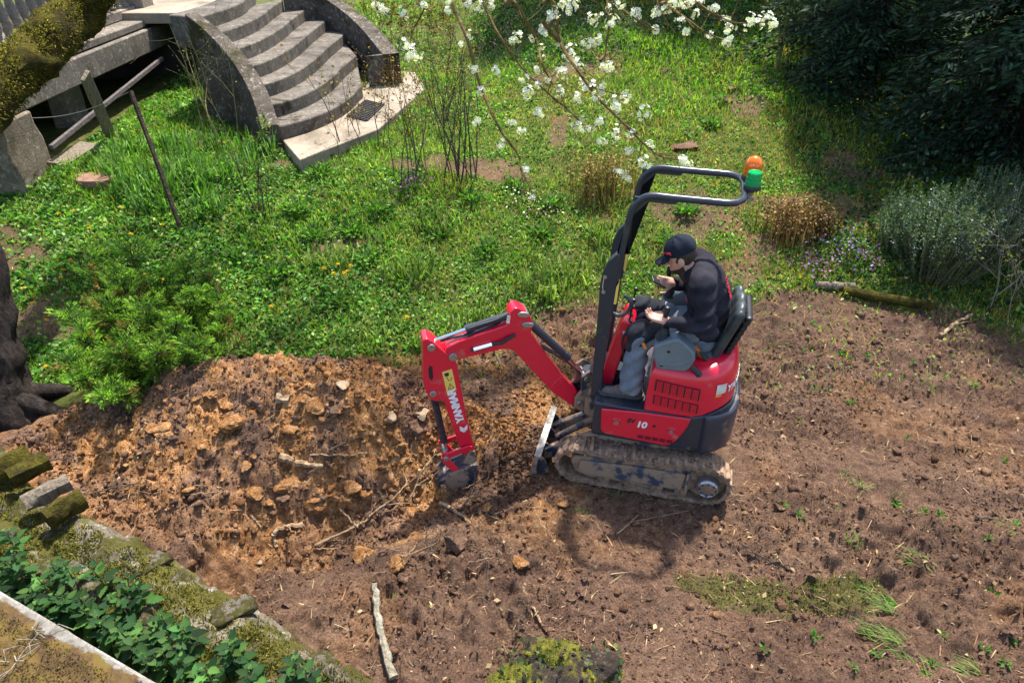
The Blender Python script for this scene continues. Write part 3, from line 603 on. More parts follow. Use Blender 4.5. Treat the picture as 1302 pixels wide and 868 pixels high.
# counterweight block
cw = []
for k in range(25):
    a = math.pi/2+.34+(math.pi-.68)*k/24; c, s = math.cos(a), math.sin(a); sx = (abs(c)**-.22)*c if abs(c) > 1e-6 else 0; sy = (abs(s)**-.30)*s if abs(s) > 1e-6 else 0
    cw.append((-.22+.395*sx, .445*sy))
inn = [(x*.9+.02, y*.85) for x, y in cw]
def cwr(z, f): return [(-.22+(x+.22)*f, y*f, z) for x, y in cw]+[(x, y, z) for x, y in inn[::-1]]
MB().rings([cwr(.405, .93), cwr(.43, .985), cwr(.60, 1.0), cwr(.735, 1.0), cwr(.765, .975)]).build('counterweight', NAVY, ex, .012, 2)
# engine hood
H0 = plan(.055, -.565, .408, xs=-.2)
def hr(z, ins, lift=0): return [((.055-ins if x > .05 else -.2+(x+.2)*(1-ins/.38)), y*(1-ins/.41), z+lift*zr_(x)) for x, y in H0]
hood = MB().rings([hr(.733, 0, .085), hr(.90, .004, .05), hr(1.02, .012, .02), hr(1.075, .026, .02), hr(1.10, .05, .03), hr(1.108, .09, .04)]).build('engine_hood', RED, ex, .006, 2, 50)
for sgn in (1, -1):
    for (x0, x1, z0, z1) in ((-.005, -.30, .905, 1.005), (-.005, -.305, .79, .875)):
        g = empty('side_grille', (0, 0, 0)); bpy.data.objects.remove(g)
        gy = sgn*.4075
        gp = MB().prism([(x0+.006, z0-.006+.02), (x1-.006, z0-.006-.03+.02), (x1-.006, z1-.03+.006), (x0+.006, z1+.006)], gy-sgn*.004, gy+sgn*.001).build('side_grille', MATS['black_plastic'], hood)
        mbg = MB(); n = 6
        for k in range(n):
            a_ = x0+(x1-x0)*(k+.08)/n; b_ = x0+(x1-x0)*(k+.92)/n
            for j in range(7):
                f = (a_+b_)/2; zc = z0+.012+(z1-z0-.008)*(j+.5)/7-.03*(x0-f)/(x0-x1)
                mbg.box((f, gy+sgn*.0022, zc), (abs(b_-a_)*.98, .004, .0062))
            for e in range(5):
                f = a_+(b_-a_)*(e+.5)/5; mbg.box((f, gy+sgn*.0030, (z0+z1)/2+.004-.03*(x0-f)/(x0-x1)), (.0035, .0035, z1-z0+.004))
        gm = mbg.build('grille_mesh', RED, hood)
# stickers on the hood
def hood_pt(x, z, off=.003): return None
def arcsticker(a0, a1, z0, z1, mat, name, r=1.008, par=hood):
    lo, hi = [], []
    for k in range(7):
        a = a0+(a1-a0)*k/6; c, s = math.cos(a), math.sin(a); sx = abs(c)**-.22*c; sy = abs(s)**-.30*s
        lo.append((-.2+.365*sx*r*.992, .408*sy*r*.992, z0)); hi.append((-.2+.365*sx*r*.982, .408*sy*r*.982, z1))
    v = lo+hi; mb = MB(); mb.add(v, [(k, k+1, 8+k, 7+k) for k in range(6)]); return mb.build(name, mat, par)
arcsticker(2.10, 2.36, .935, 1.015, MATS['sticker_white'], 'notice_sticker')
arcsticker(2.10, 2.25, .912, .930, MATS['sticker_orange'], 'notice_sticker')
# ------------------------------------------------------------------ lettering helper
DG = None
def text_mesh(s, size, name, mat, parent, M, shear=0, bold=.0):
    cu = bpy.data.curves.new(name, 'FONT'); cu.body = s; cu.size = size; cu.extrude = .0012; cu.offset = bold; cu.shear = shear; cu.align_x = 'CENTER'; cu.align_y = 'CENTER'
    o = bpy.data.objects.new(name, cu); COL.objects.link(o); dg = bpy.context.evaluated_depsgraph_get(); me = bpy.data.meshes.new_from_object(o.evaluated_get(dg)); bpy.data.objects.remove(o)
    me.transform(M); me.materials.clear(); return link(name, me, mat, parent)
def frame(o, xa, ya): xa = Vector(xa).normalized(); ya = Vector(ya); za = xa.cross(ya).normalized(); ya = za.cross(xa); m = Matrix((xa, ya, za)).transposed().to_4x4(); m.translation = Vector(o); return m
panL = [o for o in ex.children if o.name.startswith('side_panel')][0]
text_mesh('SV', .052, 'model_lettering', MATS['black_print'], panL, frame((.135, .4325, .632), (-1, 0, .05), (0, 0, 1)), .25, .002)
text_mesh('10', .075, 'model_lettering', MATS['white_print'], panL, frame((.058, .4325, .612), (-1, 0, .04), (0, 0, 1)), .2, .003)
MB().cyl((-.035, .428, .62), (-.035, .4335, .62), .011, 12).build('key_lock', MATS['black_plastic'], panL)
def hoodc(a, r=1.0): c, s = math.cos(a), math.sin(a); return Vector((-.2+.365*r*c*abs(c)**-.22, .408*r*s*abs(s)**-.30, .955))
a = 2.47
for ch_ in 'YANMAR':
    p_, q_ = hoodc(a, .992), hoodc(a+.02, .992); tg = (q_-p_).normalized(); text_mesh(ch_, .075, 'brand_lettering', MATS['white_print'], hood, frame(p_+Vector((tg.y, -tg.x, 0))*-.002*-1, tg, (0, 0, 1)), .1, .003); L_ = 0
    while L_ < (.060 if ch_ == 'M' else .050): L_ += (hoodc(a+.01)-hoodc(a)).length; a += .01
# ------------------------------------------------------------------ tracks
def track(yc, sgn):
    tr_ = empty('track', (0, yc, 0)); tr_.parent = ex
    loop = []
    fx, fz, fr, rx, rz, rr = .50, .15, .148, -.46, .185, .165
    for k in range(13): a = -math.pi/2+math.pi*k/12*1.0; loop.append((fx+fr*math.cos(a), fz+fr*math.sin(a)))
    for k in range(1, 16): t = k/16; loop.append((fx+(rx-fx)*t, fz+fr+(rz+rr-fz-fr)*t-.015*math.sin(math.pi*t)))
    for k in range(13): a = math.pi/2+math.pi*k/12; loop.append((rx+rr*math.cos(a), rz+rr*math.sin(a)))
    for k in range(1, 16): t = k/16; loop.append((rx+(fx-rx)*t, rz-rr+(fz-fr-rz+rr)*t))
    L = np.array(loop); T = np.roll(L, -1, 0)-np.roll(L, 1, 0); T /= np.linalg.norm(T, axis=1)[:, None]; N = np.stack([T[:, 1], -T[:, 0]], 1)
    R = []; hw = .09
    r = np.random.default_rng(3 if sgn > 0 else 4)
    for p, nn in zip(L, N):
        o_ = p+nn*(.010+abs(r.normal(0, .005))); i_ = p-nn*.012; R.append([(o_[0], -hw+r.normal(0, .004), o_[1]), (o_[0]+nn[0]*r.normal(.004, .006), 0, o_[1]+nn[1]*r.normal(.004, .006)), (o_[0], hw+r.normal(0, .004), o_[1]), (i_[0], hw-.004, i_[1]), (i_[0], -hw+.004, i_[1])])
    R.append(R[0]); mb = MB().rings(R, False); belt = mb.build('belt', MATS['mud'], tr_, 0)
    cum = np.concatenate([[0], np.cumsum(np.linalg.norm(np.roll(L, -1, 0)-L, axis=1))]); tot = cum[-1]; nl = 46
    lugmesh = None
    for k in range(nl):
        d = tot*k/nl; i = np.searchsorted(cum, d, 'right')-1; f = (d-cum[i])/(cum[i+1]-cum[i]); p = L[i % len(L)]*(1-f)+L[(i+1) % len(L)]*f; nn = N[i % len(L)]*(1-f)+N[(i+1) % len(L)]*f
        if lugmesh is None:
            lg = MB().rings([[(-.016, -.088, .004), (.016, -.088, .004), (.016, .088, .004), (-.016, .088, .004)], [(-.014, -.087, .019), (.012, -.086, .021), (.014, .086, .018), (-.012, .087, .020)], [(-.008, -.082, .027), (.008, -.08, .028), (.007, .08, .026), (-.008, .083, .028)]]).build('track_lug', MATS['mud'], tr_, .003); lugmesh = lg.data
        else:
            lg = link('track_lug', lugmesh, None, tr_); bv = lg.modifiers.new('bevel', 'BEVEL'); bv.width = .003; bv.limit_method = 'ANGLE'
        ang = math.atan2(nn[0], nn[1]); lg.location = (p[0], r.normal(0, .003), p[1]); lg.rotation_euler = (r.normal(0, .03), ang, r.normal(0, .05)); s_ = 1+r.normal(0, .1); lg.scale = (s_*1.05, 1, max(.6, 1+r.normal(0, .2)))
    fr_ = [(.53, .215), (.55, .17), (.515, .06), (.40, .025), (-.345, .06), (-.36, .10), (-.345, .285), (-.30, .30), (.2, .272)]
    MB().prism(fr_, sgn*.0-.05, sgn*.0+.05).build('track_frame', MUDDY, tr_, .012)
    fp = [(.47, .20), (.49, .12), (.45, .07), (-.30, .085), (-.315, .25), (.1, .235)]
    MB().prism(fp, sgn*.048, sgn*.072).build('frame_cover', MUDDY, tr_, .008)
    MB().box((-.33, sgn*.06, .175), (.02, .05, .20)).build('frame_rib', MUDDY, tr_, .004)
    MB().lathe([(.03, -.04), (.135, -.04), (.14, 0), (.135, .04), (.03, .04)], (0, 0, 0), 28).build('idler_wheel', MUDDY, tr_, .004).rotation_euler = (math.pi/2, 0, 0)
    tr_.children[-1].location = (fx, 0, fz)
    sp_ = MB(); sp_.lathe([(.03, -.03), (.15, -.03), (.155, 0), (.15, .03), (.03, .03)], (0, 0, 0), 24)
    o = sp_.build('sprocket', MATS['mud'], tr_, .004); o.rotation_euler = (math.pi/2, 0, 0); o.location = (rx, 0, rz)
    mo = MB().lathe([(.0, -.05), (.082, -.05), (.082, .03), (.075, .045), (.068, .05), (.064, .044), (.0, .044)], (0, 0, 0), 28).build('travel_motor', MATS['pin_steel'], tr_, 0); mo.rotation_euler = (-sgn*math.pi/2, 0, 0); mo.location = (rx-.02, sgn*.06, rz-.01)
    for k in range(8): MB().cyl((.056*math.cos(k*.785), .056*math.sin(k*.785), .043), (.056*math.cos(k*.785), .056*math.sin(k*.785), .053), .006, 6).build('bolt', MATS['rubber'], mo)
    for x in (.28, .08, -.12, -.30):
        o = MB().lathe([(.01, -.06), (.05, -.06), (.05, -.03), (.035, -.02), (.035, .02), (.05, .03), (.05, .06), (.01, .06)], (0, 0, 0), 14).build('track_roller', MATS['mud'], tr_); o.rotation_euler = (math.pi/2, 0, 0); o.location = (x, 0, .06)
    # caked mud
    V_, F_, off = [], [], 0; n = 240
    t_ = r.uniform(0, tot, n); P_ = []
    for d in t_:
        i = np.searchsorted(cum, d, 'right')-1; f = (d-cum[i])/(cum[i+1]-cum[i]); p = L[i % len(L)]*(1-f)+L[(i+1) % len(L)]*f; nn = N[i % len(L)]; P_.append((p[0]+nn[0]*r.uniform(-.01, .03), r.uniform(-.1, .1), p[1]+nn[1]*r.uniform(-.01, .03)))
    V, F, C = lumps(np.array(P_), r.uniform(.008, .03, n), 1, 77, np.zeros(n)); mud = np_mesh('caked_mud', V, [F], MATS['mud'], tr_, None, True); mud['kind'] = 'stuff'
    return tr_
track(.41, 1); track(-.41, -1)
MB().box((.03, 0, .27), (.75, .66, .16)).build('undercarriage_frame', MUDDY, ex, .02)
MB().lathe([(.02, .35), (.22, .35), (.22, .42), (.02, .42)], (0, 0, 0), 24).build('slew_ring', MUDDY, ex)
# dozer blade
bl = empty('dozer_blade', (0, 0, 0)); bl.parent = ex
DZ, Y0, Y1 = -.30, -.13, .50
cur = [(x, z+DZ) for x, z in [(.775, .165), (.80, .155), (.845, .20), (.855, .27), (.85, .36), (.83, .44), (.82, .475), (.79, .465), (.805, .41), (.815, .33), (.81, .25)]]
MB().prism(cur, Y0, Y1).build('blade_plate', MUDDY, bl, .004)
MB().prism([(.780, .462+DZ), (.832, .470+DZ), (.829, .484+DZ), (.778, .477+DZ)], Y0-.001, Y1+.001).build('top_edge', MATS['worn_steel'], bl)
for y in (-.08, .10, .28, .45):
    MB().prism([(x, z+DZ) for x, z in [(.81, .19), (.795, .45), (.755, .42), (.725, .35), (.725, .27), (.76, .2)]], y-.007, y+.007).build('rib', NAVYM, bl, .003)
for y in (.0, .30):
    MB().prism([(.79, .0), (.79, .09), (.72, .15), (.44, .34), (.36, .36), (.36, .26), (.42, .23), (.68, .05)], y-.03, y+.03).build('blade_arm', NAVYM, bl, .008)
    MB().cyl((.735, y-.045, .07), (.735, y+.045, .07), .022, 12).build('pivot_pin', MATS['pin_steel'], bl)
MB().cyl((.72, .15, .10), (.36, .10, .38), .028, 12).build('blade_cylinder', NAVYM, bl)
# ------------------------------------------------------------------ roll bar
rb_ = empty('roll_bar', (0, 0, 0)); rb_.parent = ex
np_ = [(.372, 1.42), (.36, 1.62), (.322, 1.965), (.308, 2.11), (.288, 2.195), (.25, 2.245), (.185, 2.275), (.05, 2.275), (-.19, 2.275), (-.265, 2.275)]
def yz(y): return [(x, y, z) for x, z in np_]
Lp = spline(yz(.255), 34); Rp = spline(yz(-.255), 34)[::-1]
mid = [(-.31, .235, 2.275), (-.348, .18, 2.277), (-.362, .08, 2.279), (-.362, -.08, 2.279), (-.348, -.18, 2.277), (-.31, -.235, 2.275)]
MB().tube(list(map(tuple, Lp))+mid+list(map(tuple, Rp)), .0225, 14).build('hoop', NAVY, rb_)
colp = [(.372, .70), (.456, .69), (.456, .91), (.453, 1.50), (.457, 1.60), (.447, 1.72), (.416, 1.81), (.362, 1.872), (.338, 1.87), (.348, 1.70), (.352, 1.53), (.383, .92)]
for sgn in (1, -1):
    c_ = MB().prism(colp, sgn*.255-.034, sgn*.255+.034).build('column', NAVY, rb_, .006)
    MB().prism([(.335, 1.50), (.352, 1.50), (.345, 1.63), (.330, 1.67)], sgn*.255-.02, sgn*.255+.0345+(.0 if sgn > 0 else -.0)).build('warning_strip', MATS['sticker_yellow'], rb_)
    MB().prism([(.290, 1.87), (.362, 1.87), (.322, 2.10), (.255, 2.16), (.20, 2.235), (.04, 2.235), (.02, 2.262), (.29, 2.262), (.335, 2.0)], sgn*.255-.008, sgn*.255+.008).build('gusset_plate', NAVY, rb_, .002)
    for x, z in ((.425, 1.70), (.427, 1.585)): MB().cyl((x, sgn*.285, z), (x, sgn*.296, z), .014, 10).build('bolt', MATS['pin_steel'], rb_)
    MB().tube([(.43, sgn*.293, 1.70), (.435, sgn*.296, 1.64), (.43, sgn*.293, 1.585)], .0035, 5).build('retaining_cable', MATS['galvanised'], rb_)
MB().box((.405, 0, 1.55), (.03, .46, .045)).build('cross_bar', NAVY, rb_, .006)
MB().tube(spline([(.36, .255, 1.41), (.31, .262, 1.40), (.265, .265, 1.43), (.235, .265, 1.49), (.245, .265, 1.53), (.275, .262, 1.555), (.29, .262, 1.56)], 20), .014, 10).build('grab_handle', NAVY, rb_)
for y, zc, lens, nm, r_, h_ in ((.045, 2.30, 'lens_green', 'green_beacon', .046, .085), (-.13, 2.30, 'lens_orange', 'orange_beacon', .056, .125)):
    b_ = empty(nm, (-.40, y, zc)); b_.parent = ex
    MB().cyl((0, 0, -.10), (0, 0, .0), .012, 10).build('mounting_stud', MATS['pin_steel'], b_)
    MB().box((.02, 0, -.012), (.07, .05, .012)).build('bracket', NAVY, b_, .003)
    MB().cyl((0, 0, -.075), (0, 0, -.06), .024, 6).build('nut', MATS['pin_steel'], b_)
    MB().lathe([(.0, 0), (r_*1.12, 0), (r_*1.14, .012), (r_*1.02, .026), (0, .026)], (0, 0, 0), 24).build('base_ring', MATS['black_plastic'], b_)
    if nm == 'orange_beacon': pf = [(r_, .026), (r_*1.0, .055), (r_*.97, .056), (r_*.98, .085), (r_*.88, .112), (r_*.62, .136), (r_*.3, .147), (.001, .150)]
    else: pf = [(r_, .026), (r_*1.0, .05), (r_*.97, .052), (r_*.97, .078), (r_*.94, .08), (r_*.90, .105), (r_*.8, .110), (.001, .112)]
    MB().lathe(pf, (0, 0, 0), 28).build('lens', MATS[lens], b_, 0, 2, 30)
    MB().cyl((0, 0, .03), (0, 0, .09), r_*.4, 12).build('lamp_core', MATS['white_print'], b_)
# ------------------------------------------------------------------ seat, consoles
st = empty('seat', (0, 0, 0)); st.parent = ex
def sdf_part(name, f, lo, hi, h, mat, par): V, F = surface_nets(f, lo, hi, h); return np_mesh(name, V, F, mat, par, None, True)
sdf_part('cushion', lambda P: sd_box(P, (-.19, 0, 1.12), (.21, .215, .06), .05, roty(-.10))+.004*np.cos(P[:, 0]*45), (-.46, -.26, 1.0), (.08, .26, 1.24), .014, MATS['vinyl'], st)
Rb = roty(-.30)
sdf_part('backrest', lambda P: sd_box(P-np.stack([-.10*P[:, 1]**2*4, 0*P[:, 0], 0*P[:, 0]], 1)*-1, (-.435, 0, 1.30), (.036, .215, .225), .05, Rb)+.005*np.cos(P[:, 1]*48), (-.65, -.27, 1.02), (-.2, .27, 1.58), .014, MATS['vinyl'], st)
sdf_part('back_shell', lambda P: sd_box(P, (-.50, 0, 1.30), (.022, .17, .17), .02, Rb)+.004*np.cos(P[:, 2]*150), (-.65, -.22, 1.08), (-.38, .22, 1.52), .012, MATS['black_plastic'], st)
MB().box((-.19, 0, 1.075), (.34, .36, .05)).build('seat_base', MATS['black_plastic'], st, .01)
MB().tube(spline([(-.30, .225, 1.13), (-.27, .236, 1.16), (-.25, .238, 1.19), (-.22, .225, 1.21)], 8), .016, 6).build('belt_strap', MATS['belt_orange'], st)
MB().box((-.215, .243, 1.205), (.05, .012, .035), Matrix.Rotation(-.7, 3, 'Y')).build('belt_buckle', MATS['belt_orange'], st, .003)
MB().tube(spline([(-.25, .24, 1.19), (-.29, .25, 1.16), (-.32, .245, 1.12), (-.345, .25, 1.09)], 8), .012, 6).build('belt_strap', MATS['rubber'], st)
cons = [(.05, 1.262), (.046, 1.20), (.012, 1.096), (-.03, 1.086), (-.185, 1.098), (-.212, 1.13), (-.236, 1.205), (-.217, 1.262), (-.15, 1.325), (-.105, 1.352), (-.06, 1.335), (.0, 1.30), (.03, 1.28)]
for sgn in (1, -1):
    a, b = sorted((sgn*.265, sgn*.385)); cs = MB().prism(cons, a, b).build('control_console', MATS['grey_plastic'], ex, .014, 3)
    for x, z in ((-.055, 1.245), (-.02, 1.125)): MB().cyl((x, sgn*.383, z), (x, sgn*.388, z), .011, 10).build('screw_recess', MATS['black_plastic'], cs)
    MB().prism([(.0, 1.15), (-.12, 1.16), (-.20, 1.20), (-.19, 1.165), (-.12, 1.13), (-.01, 1.125)], sgn*.383, sgn*.3885).build('crease', MATS['grey_plastic'], cs, .003)
    pf = []
    for k in range(6): pf += [(.047-.004*k, .018*k), (.052-.005*k, .018*k+.009)]
    bo = MB().lathe([(.001, 0)]+pf+[(.01, .112), (.001, .112)], (0, 0, 0), 16).build('lever_boot', MATS['black_plastic'], ex); bo.location = (.0, sgn*.30, 1.285); bo.rotation_euler = (0, -.1 if sgn > 0 else 0, 0)
    MB().tube(spline([(0, 0, .10), (.01, 0, .15), (.02, 0, .20)], 5), .009, 8).build('lever_rod', MATS['black_plastic'], bo)
    MB().lathe([(.001, .17), (.016, .175), (.02, .20), (.021, .235), (.015, .255), (.001, .26)], (.02, 0, 0), 12).build('lever_knob', MATS['black_plastic'], bo)
MB().box((-.17, .262, 1.30), (.14, .045, .07), Matrix.Rotation(.3, 3, 'Y')).build('armrest', MATS['grey_plastic'], ex, .015)
MB().tube([(-.225, .37, 1.14), (-.27, .40, 1.115), (-.28, .40, 1.10)], .022, 8).build('cable_gland', MATS['black_plastic'], ex)
# front control tower
tw = empty('control_tower', (0, 0, 0)); tw.parent = ex
tp = [(.415, .70), (.385, .90), (.335, 1.12), (.30, 1.27), (.275, 1.305), (.235, 1.29), (.205, 1.245), (.235, 1.13), (.285, .92), (.315, .70)]
MB().prism(tp, -.11, .16).build('cowl', RED, tw, .014, 3)
MB().prism([(.214, 1.225), (.232, 1.13), (.282, .92), (.31, .71), (.27, .71), (.245, .92), (.205, 1.12)], -.09, .14).build('inner_panel', MATS['black_plastic'], tw, .008)
for y, x, z, h in ((.13, .245, 1.29, .16), (.05, .25, 1.295, .11), (-.06, .25, 1.295, .14)):
    MB().tube([(x, y, z-.01), (x-.01, y, z+h*.6), (x-.015, y, z+h)], [.007, .006, .006], 8).build('hand_lever', MATS['black_plastic'], tw); MB().lathe([(.001, 0), (.014, .004), (.015, .03), (.001, .036)], (x-.015, y, z+h-.01), 10).build('lever_grip', MATS['black_plastic'], tw)
    MB().box((x, y, z+.003), (.045, .035, .012)).build('lever_plate', MATS['black_plastic'], tw, .003)
MB().box((.247, .161, 1.205), (.06, .004, .03), Matrix.Rotation(.25, 3, 'Y')).build('label_plate', MATS['sticker_white'], tw)
MB().prism([(.292, .86), (.252, .855), (.235, .93), (.276, .935)], .141, .144).build('label_plate', MATS['sticker_white'], tw)
MB().tube(spline([(.24, .165, 1.25), (.275, .185, 1.15), (.25, .19, 1.02), (.21, .17, .92)], 12), .007, 6).build('cable', MATS['rubber'], tw)
for y in (.10, -.06):
    MB().box((.335, y, .75), (.10, .05, .016), Matrix.Rotation(-.35, 3, 'Y')).build('foot_pedal', MATS['pin_steel'], tw, .003)
# front swing post
sw = empty('swing_post', (0, 0, 0)); sw.parent = ex
MB().prism([(.40, .44), (.40, .70), (.47, .70), (.50, .66), (.50, .48)], -.16, .26).build('front_bracket', NAVYM, sw, .01)
MB().cyl((.50, .10, .40), (.50, .10, .80), .055, 18).build('swing_pin', NAVY, sw)
SWG = math.radians(28); cS, sS = math.cos(SWG), math.sin(SWG)
def BP(u, o, z): return (.5+u*cS-o*sS, .10+u*sS+o*cS, z)
for o0, o1 in ((.066, .092), (-.092, -.066)):
    MB().prism([(-.06, .46), (.05, .46), (.135, .50), (.135, .60), (.09, .66), (.095, .80), (.03, .84), (-.05, .78)], o0, o1, BP).build('swing_plate', NAVYM, sw, .006)
MB().prism([(-.07, .43), (.06, .43), (.06, .50), (-.07, .50)], -.09, .09, BP).build('swing_plate', NAVYM, sw, .006)
def pin(u, z, o, r_, par, name='pivot_pin'):
    k = MB(); k.tube([BP(u, -o, z), BP(u, o, z)], r_, 16); return k.build(name, MATS['pin_steel'], par, .003)
pin(.095, .551, .106, .026, sw); pin(.057, .773, .10, .020, sw)
# boom
boom = empty('boom', (0, 0, 0)); boom.parent = ex
bo_ = [(.074, .585), (.052, .55), (.062, .505), (.098, .487), (.14, .50), (.304, .660), (.46, .885), (.607, 1.091), (.65, 1.115), (.70, 1.118), (1.031, 1.078), (1.08, 1.09), (1.105, 1.14), (1.09, 1.195), (1.007, 1.232), (.80, 1.282), (.662, 1.318), (.645, 1.37), (.633, 1.422), (.605, 1.448), (.575, 1.447), (.505, 1.397), (.475, 1.33), (.467, 1.289), (.486, 1.225), (.40, 1.075), (.21, .765)]
MB().prism(bo_, -.056, .056, BP).build('boom_beam', RED2, boom, .007)
MB().prism([(.30, .668), (.335, .715), (.245, .81), (.21, .762)], .0555, .0605, BP).build('reinforcing_plate', RED2, boom, .003)
for u, z in ((.541, 1.392), (.510, 1.305)):
    MB().prism([(u+.03*math.cos(t)+.014*math.cos(.35)*(1 if math.cos(t-.35) > 0 else -1), z+.019*math.sin(t)+.014*math.sin(.35)*(1 if math.cos(t-.35) > 0 else -1)) for t in np.linspace(0, 6.283, 17)[:-1]], -.070, .070, BP).build('pivot_pin', MATS['pin_steel'], boom, .003)
MB().prism([(.664, 1.338), (.640, 1.33), (.632, 1.39), (.655, 1.40)], .056, .0572, BP).build('notice_sticker', MATS['sticker_white'], boom)
MB().tube(spline([BP(.60, .062, 1.235), BP(.66, .075, 1.215), BP(.70, .075, 1.19), BP(.76, .07, 1.185), BP(.92, .068, 1.155)], 14), .013, 8).build('hydraulic_hose', MATS['rubber'], boom)
MB().tube([BP(.77, .07, 1.184), BP(.90, .07, 1.160)], .016, 8).build('hose_fitting', MATS['chrome'], boom)
# arm
arm = empty('arm', (0, 0, 0)); arm.parent = ex
ar_ = [(1.247, 1.288), (1.215, 1.296), (1.178, 1.268), (1.10, 1.165), (1.033, 1.09), (1.02, 1.03), (.972, .559), (.918, .205), (.925, .165), (.96, .15), (1.0, .175), (1.04, .277), (1.09, .52), (1.136, .745), (1.185, .74), (1.226, .765), (1.255, .83), (1.267, .907)]
MB().prism(ar_, -.064, .064, BP).build('arm_beam', RED2, arm, .007)
MB().prism([(1.195, 1.06), (1.215, 1.07), (1.225, 1.04), (1.225, .965), (1.21, .94), (1.195, .96)], .060, .0648, BP).build('slot', MATS['black_plastic'], arm)
MB().prism([(1.131, .999), (1.060, 1.015), (1.036, .822), (1.106, .806)], .064, .0655, BP).build('warning_sticker', MATS['sticker_yellow'], arm)
MB().prism([(1.098, .835), (1.049, .845), (1.081, .893)], .0655, .0662, BP).build('warning_triangle', MATS['black_print'], arm)
MB().prism([(1.092, .842), (1.057, .849), (1.080, .883)], .0662, .0668, BP).build('warning_triangle', MATS['sticker_yellow'], arm)
MB().prism([(1.082, .85), (1.076, .851), (1.079, .872)], .0668, .0673, BP).build('warning_triangle', MATS['black_print'], arm)
MB().prism([(1.117, .985), (1.085, .99), (1.082, .965), (1.095, .955), (1.113, .96)], .0655, .0662, BP).build('warning_pictogram', MATS['black_print'], arm)
MB().tube([BP(1.10, .066, .95), BP(1.085, .066, .915), BP(1.07, .066, .92), BP(1.065, .066, .945)], .0025, 4).build('warning_pictogram', MATS['black_print'], arm)
def bv(u, z): return Vector((u*cS, u*sS, z))
tdir = bv(.992-1.068, .388-.79).normalized()
text_mesh('YANMAR', .078, 'brand_lettering', MATS['white_print'], arm, frame(BP(1.046, .0655, .675), -tdir, bv(.98, -.19)), .0, .004)
for k in range(2):
    dz = -k*.022
    MB().prism([(1.015+.012, .475+dz), (.985+.012, .451+dz), (.985+.012, .431+dz), (1.015+.012, .455+dz)], .064, .0662, BP).build('emblem', MATS['white_print'], arm)
    MB().prism([(.985+.010, .451+dz), (.960+.010, .482+dz), (.960+.010, .462+dz), (.985+.010, .431+dz)], .064, .0660, BP).build('emblem', MATS['white_print'], arm)
for u, z, r_ in ((1.193, 1.222, .028), (1.207, .822, .026), (1.047, 1.119, .030), (.945, .188, .022)): pin(u, z, .078, r_, arm)
# cylinders
def hyd(name, a, m_, b, r_, rr, par=ex):
    e = empty(name, (0, 0, 0)); e.parent = par; A, Mm, B = [Vector(BP(u, o, z)) for u, o, z in (a, m_, b)]
    MB().tube([A, Mm], r_, 16).build('barrel', NAVY, e); t = (Mm-A).normalized()
    MB().tube([Mm-t*.05, Mm+t*.006], r_*1.15, 16).build('gland', NAVY, e); MB().tube([Mm, B], rr, 12).build('rod', MATS['chrome'], e)
    MB().tube([A-t*.02, A+t*.03], r_*1.1, 12).build('end_cap', NAVY, e); return e
hyd('arm_cylinder', (.545, 0, 1.385), (.935, 0, 1.290), (1.190, 0, 1.222), .028, .013)
c_ = hyd('boom_cylinder', (.505, 0, 1.305), (.185, 0, .93), (.060, 0, .776), .030, .015)
hyd('bucket_cylinder', (1.207, 0, .822), (1.148, 0, .30), (1.140, 0, .20), .027, .013)
for z_ in (.02, -.018): MB().tube(spline([BP(.50, z_, 1.24), BP(.46, z_-.045, 1.10), BP(.36, z_-.05, 1.02), BP(.24, z_-.04, .93), BP(.13, z_-.03, .83), BP(.03, z_, .70)], 18), .010, 6).build('hydraulic_hose', MATS['rubber'], ex)
MB().tube(spline([BP(.60, .02, 1.405), BP(.72, .03, 1.36), BP(.84, .035, 1.335), BP(.93, .03, 1.31)], 12), .009, 6).build('hydraulic_hose', MATS['rubber'], ex)
MB().tube(spline([BP(.62, -.02, 1.31), BP(.75, .01, 1.295), BP(.88, .03, 1.27), BP(1.0, .02, 1.255), BP(1.12, .0, 1.22)], 12), .011, 6).build('hydraulic_hose', MATS['rubber'], ex)
MB().tube(spline([BP(1.215, .035, .74), BP(1.19, .045, .6), BP(1.165, .045, .45), BP(1.15, .04, .34)], 12), .009, 6).build('hydraulic_hose', MATS['rubber'], ex)
for zz in (.68, .60, .52, .44):
    u = 1.207-(1.207-1.148)*(.822-zz)/.522; MB().tube([BP(u, -.005, zz), BP(u-.002, .042, zz-.008)], .016, 8).build('hose_clamp', NAVY, ex)
# linkage and bucket
lk = empty('bucket_linkage', (0, 0, 0)); lk.parent = ex
for s_ in (1, -1):
    MB().prism([(1.185, .215), (1.165, .25), (1.12, .245), (.97, .285), (.94, .27), (.945, .235), (1.10, .195), (1.15, .175)], s_*.080-.007, s_*.080+.007, BP).build('guide_link', RED2, lk, .004)
    MB().prism([(1.185, .22), (1.145, .225), (1.045, .055), (1.02, .02), (1.045, -.005), (1.085, .015), (1.175, .165)], s_*.098-.008, s_*.098+.008, BP).build('bucket_link', RED2, lk, .004)
pin(1.150, .205, .115, .020, lk); pin(1.055, .022, .115, .018, lk)
bk = empty('bucket', (0, 0, 0)); bk.parent = ex
out = [(.905, .105), (.955, .115), (1.06, .075), (1.15, .04), (1.215, .0), (1.235, -.05), (1.215, -.125), (1.165, -.195), (1.09, -.25), (1.00, -.29)]
inn_ = [(u*.965+.033, z*.93-.012) for u, z in out[1:-1]]
MB().prism(out+inn_[::-1], -.12, .12, BP).build('scoop', NAVYM, bk, .003)
for s_ in (1, -1): MB().prism(out+[(.965, -.18), (.925, -.05)], s_*.120-.006, s_*.120+.006, BP).build('side_plate', NAVYM, bk, .003)
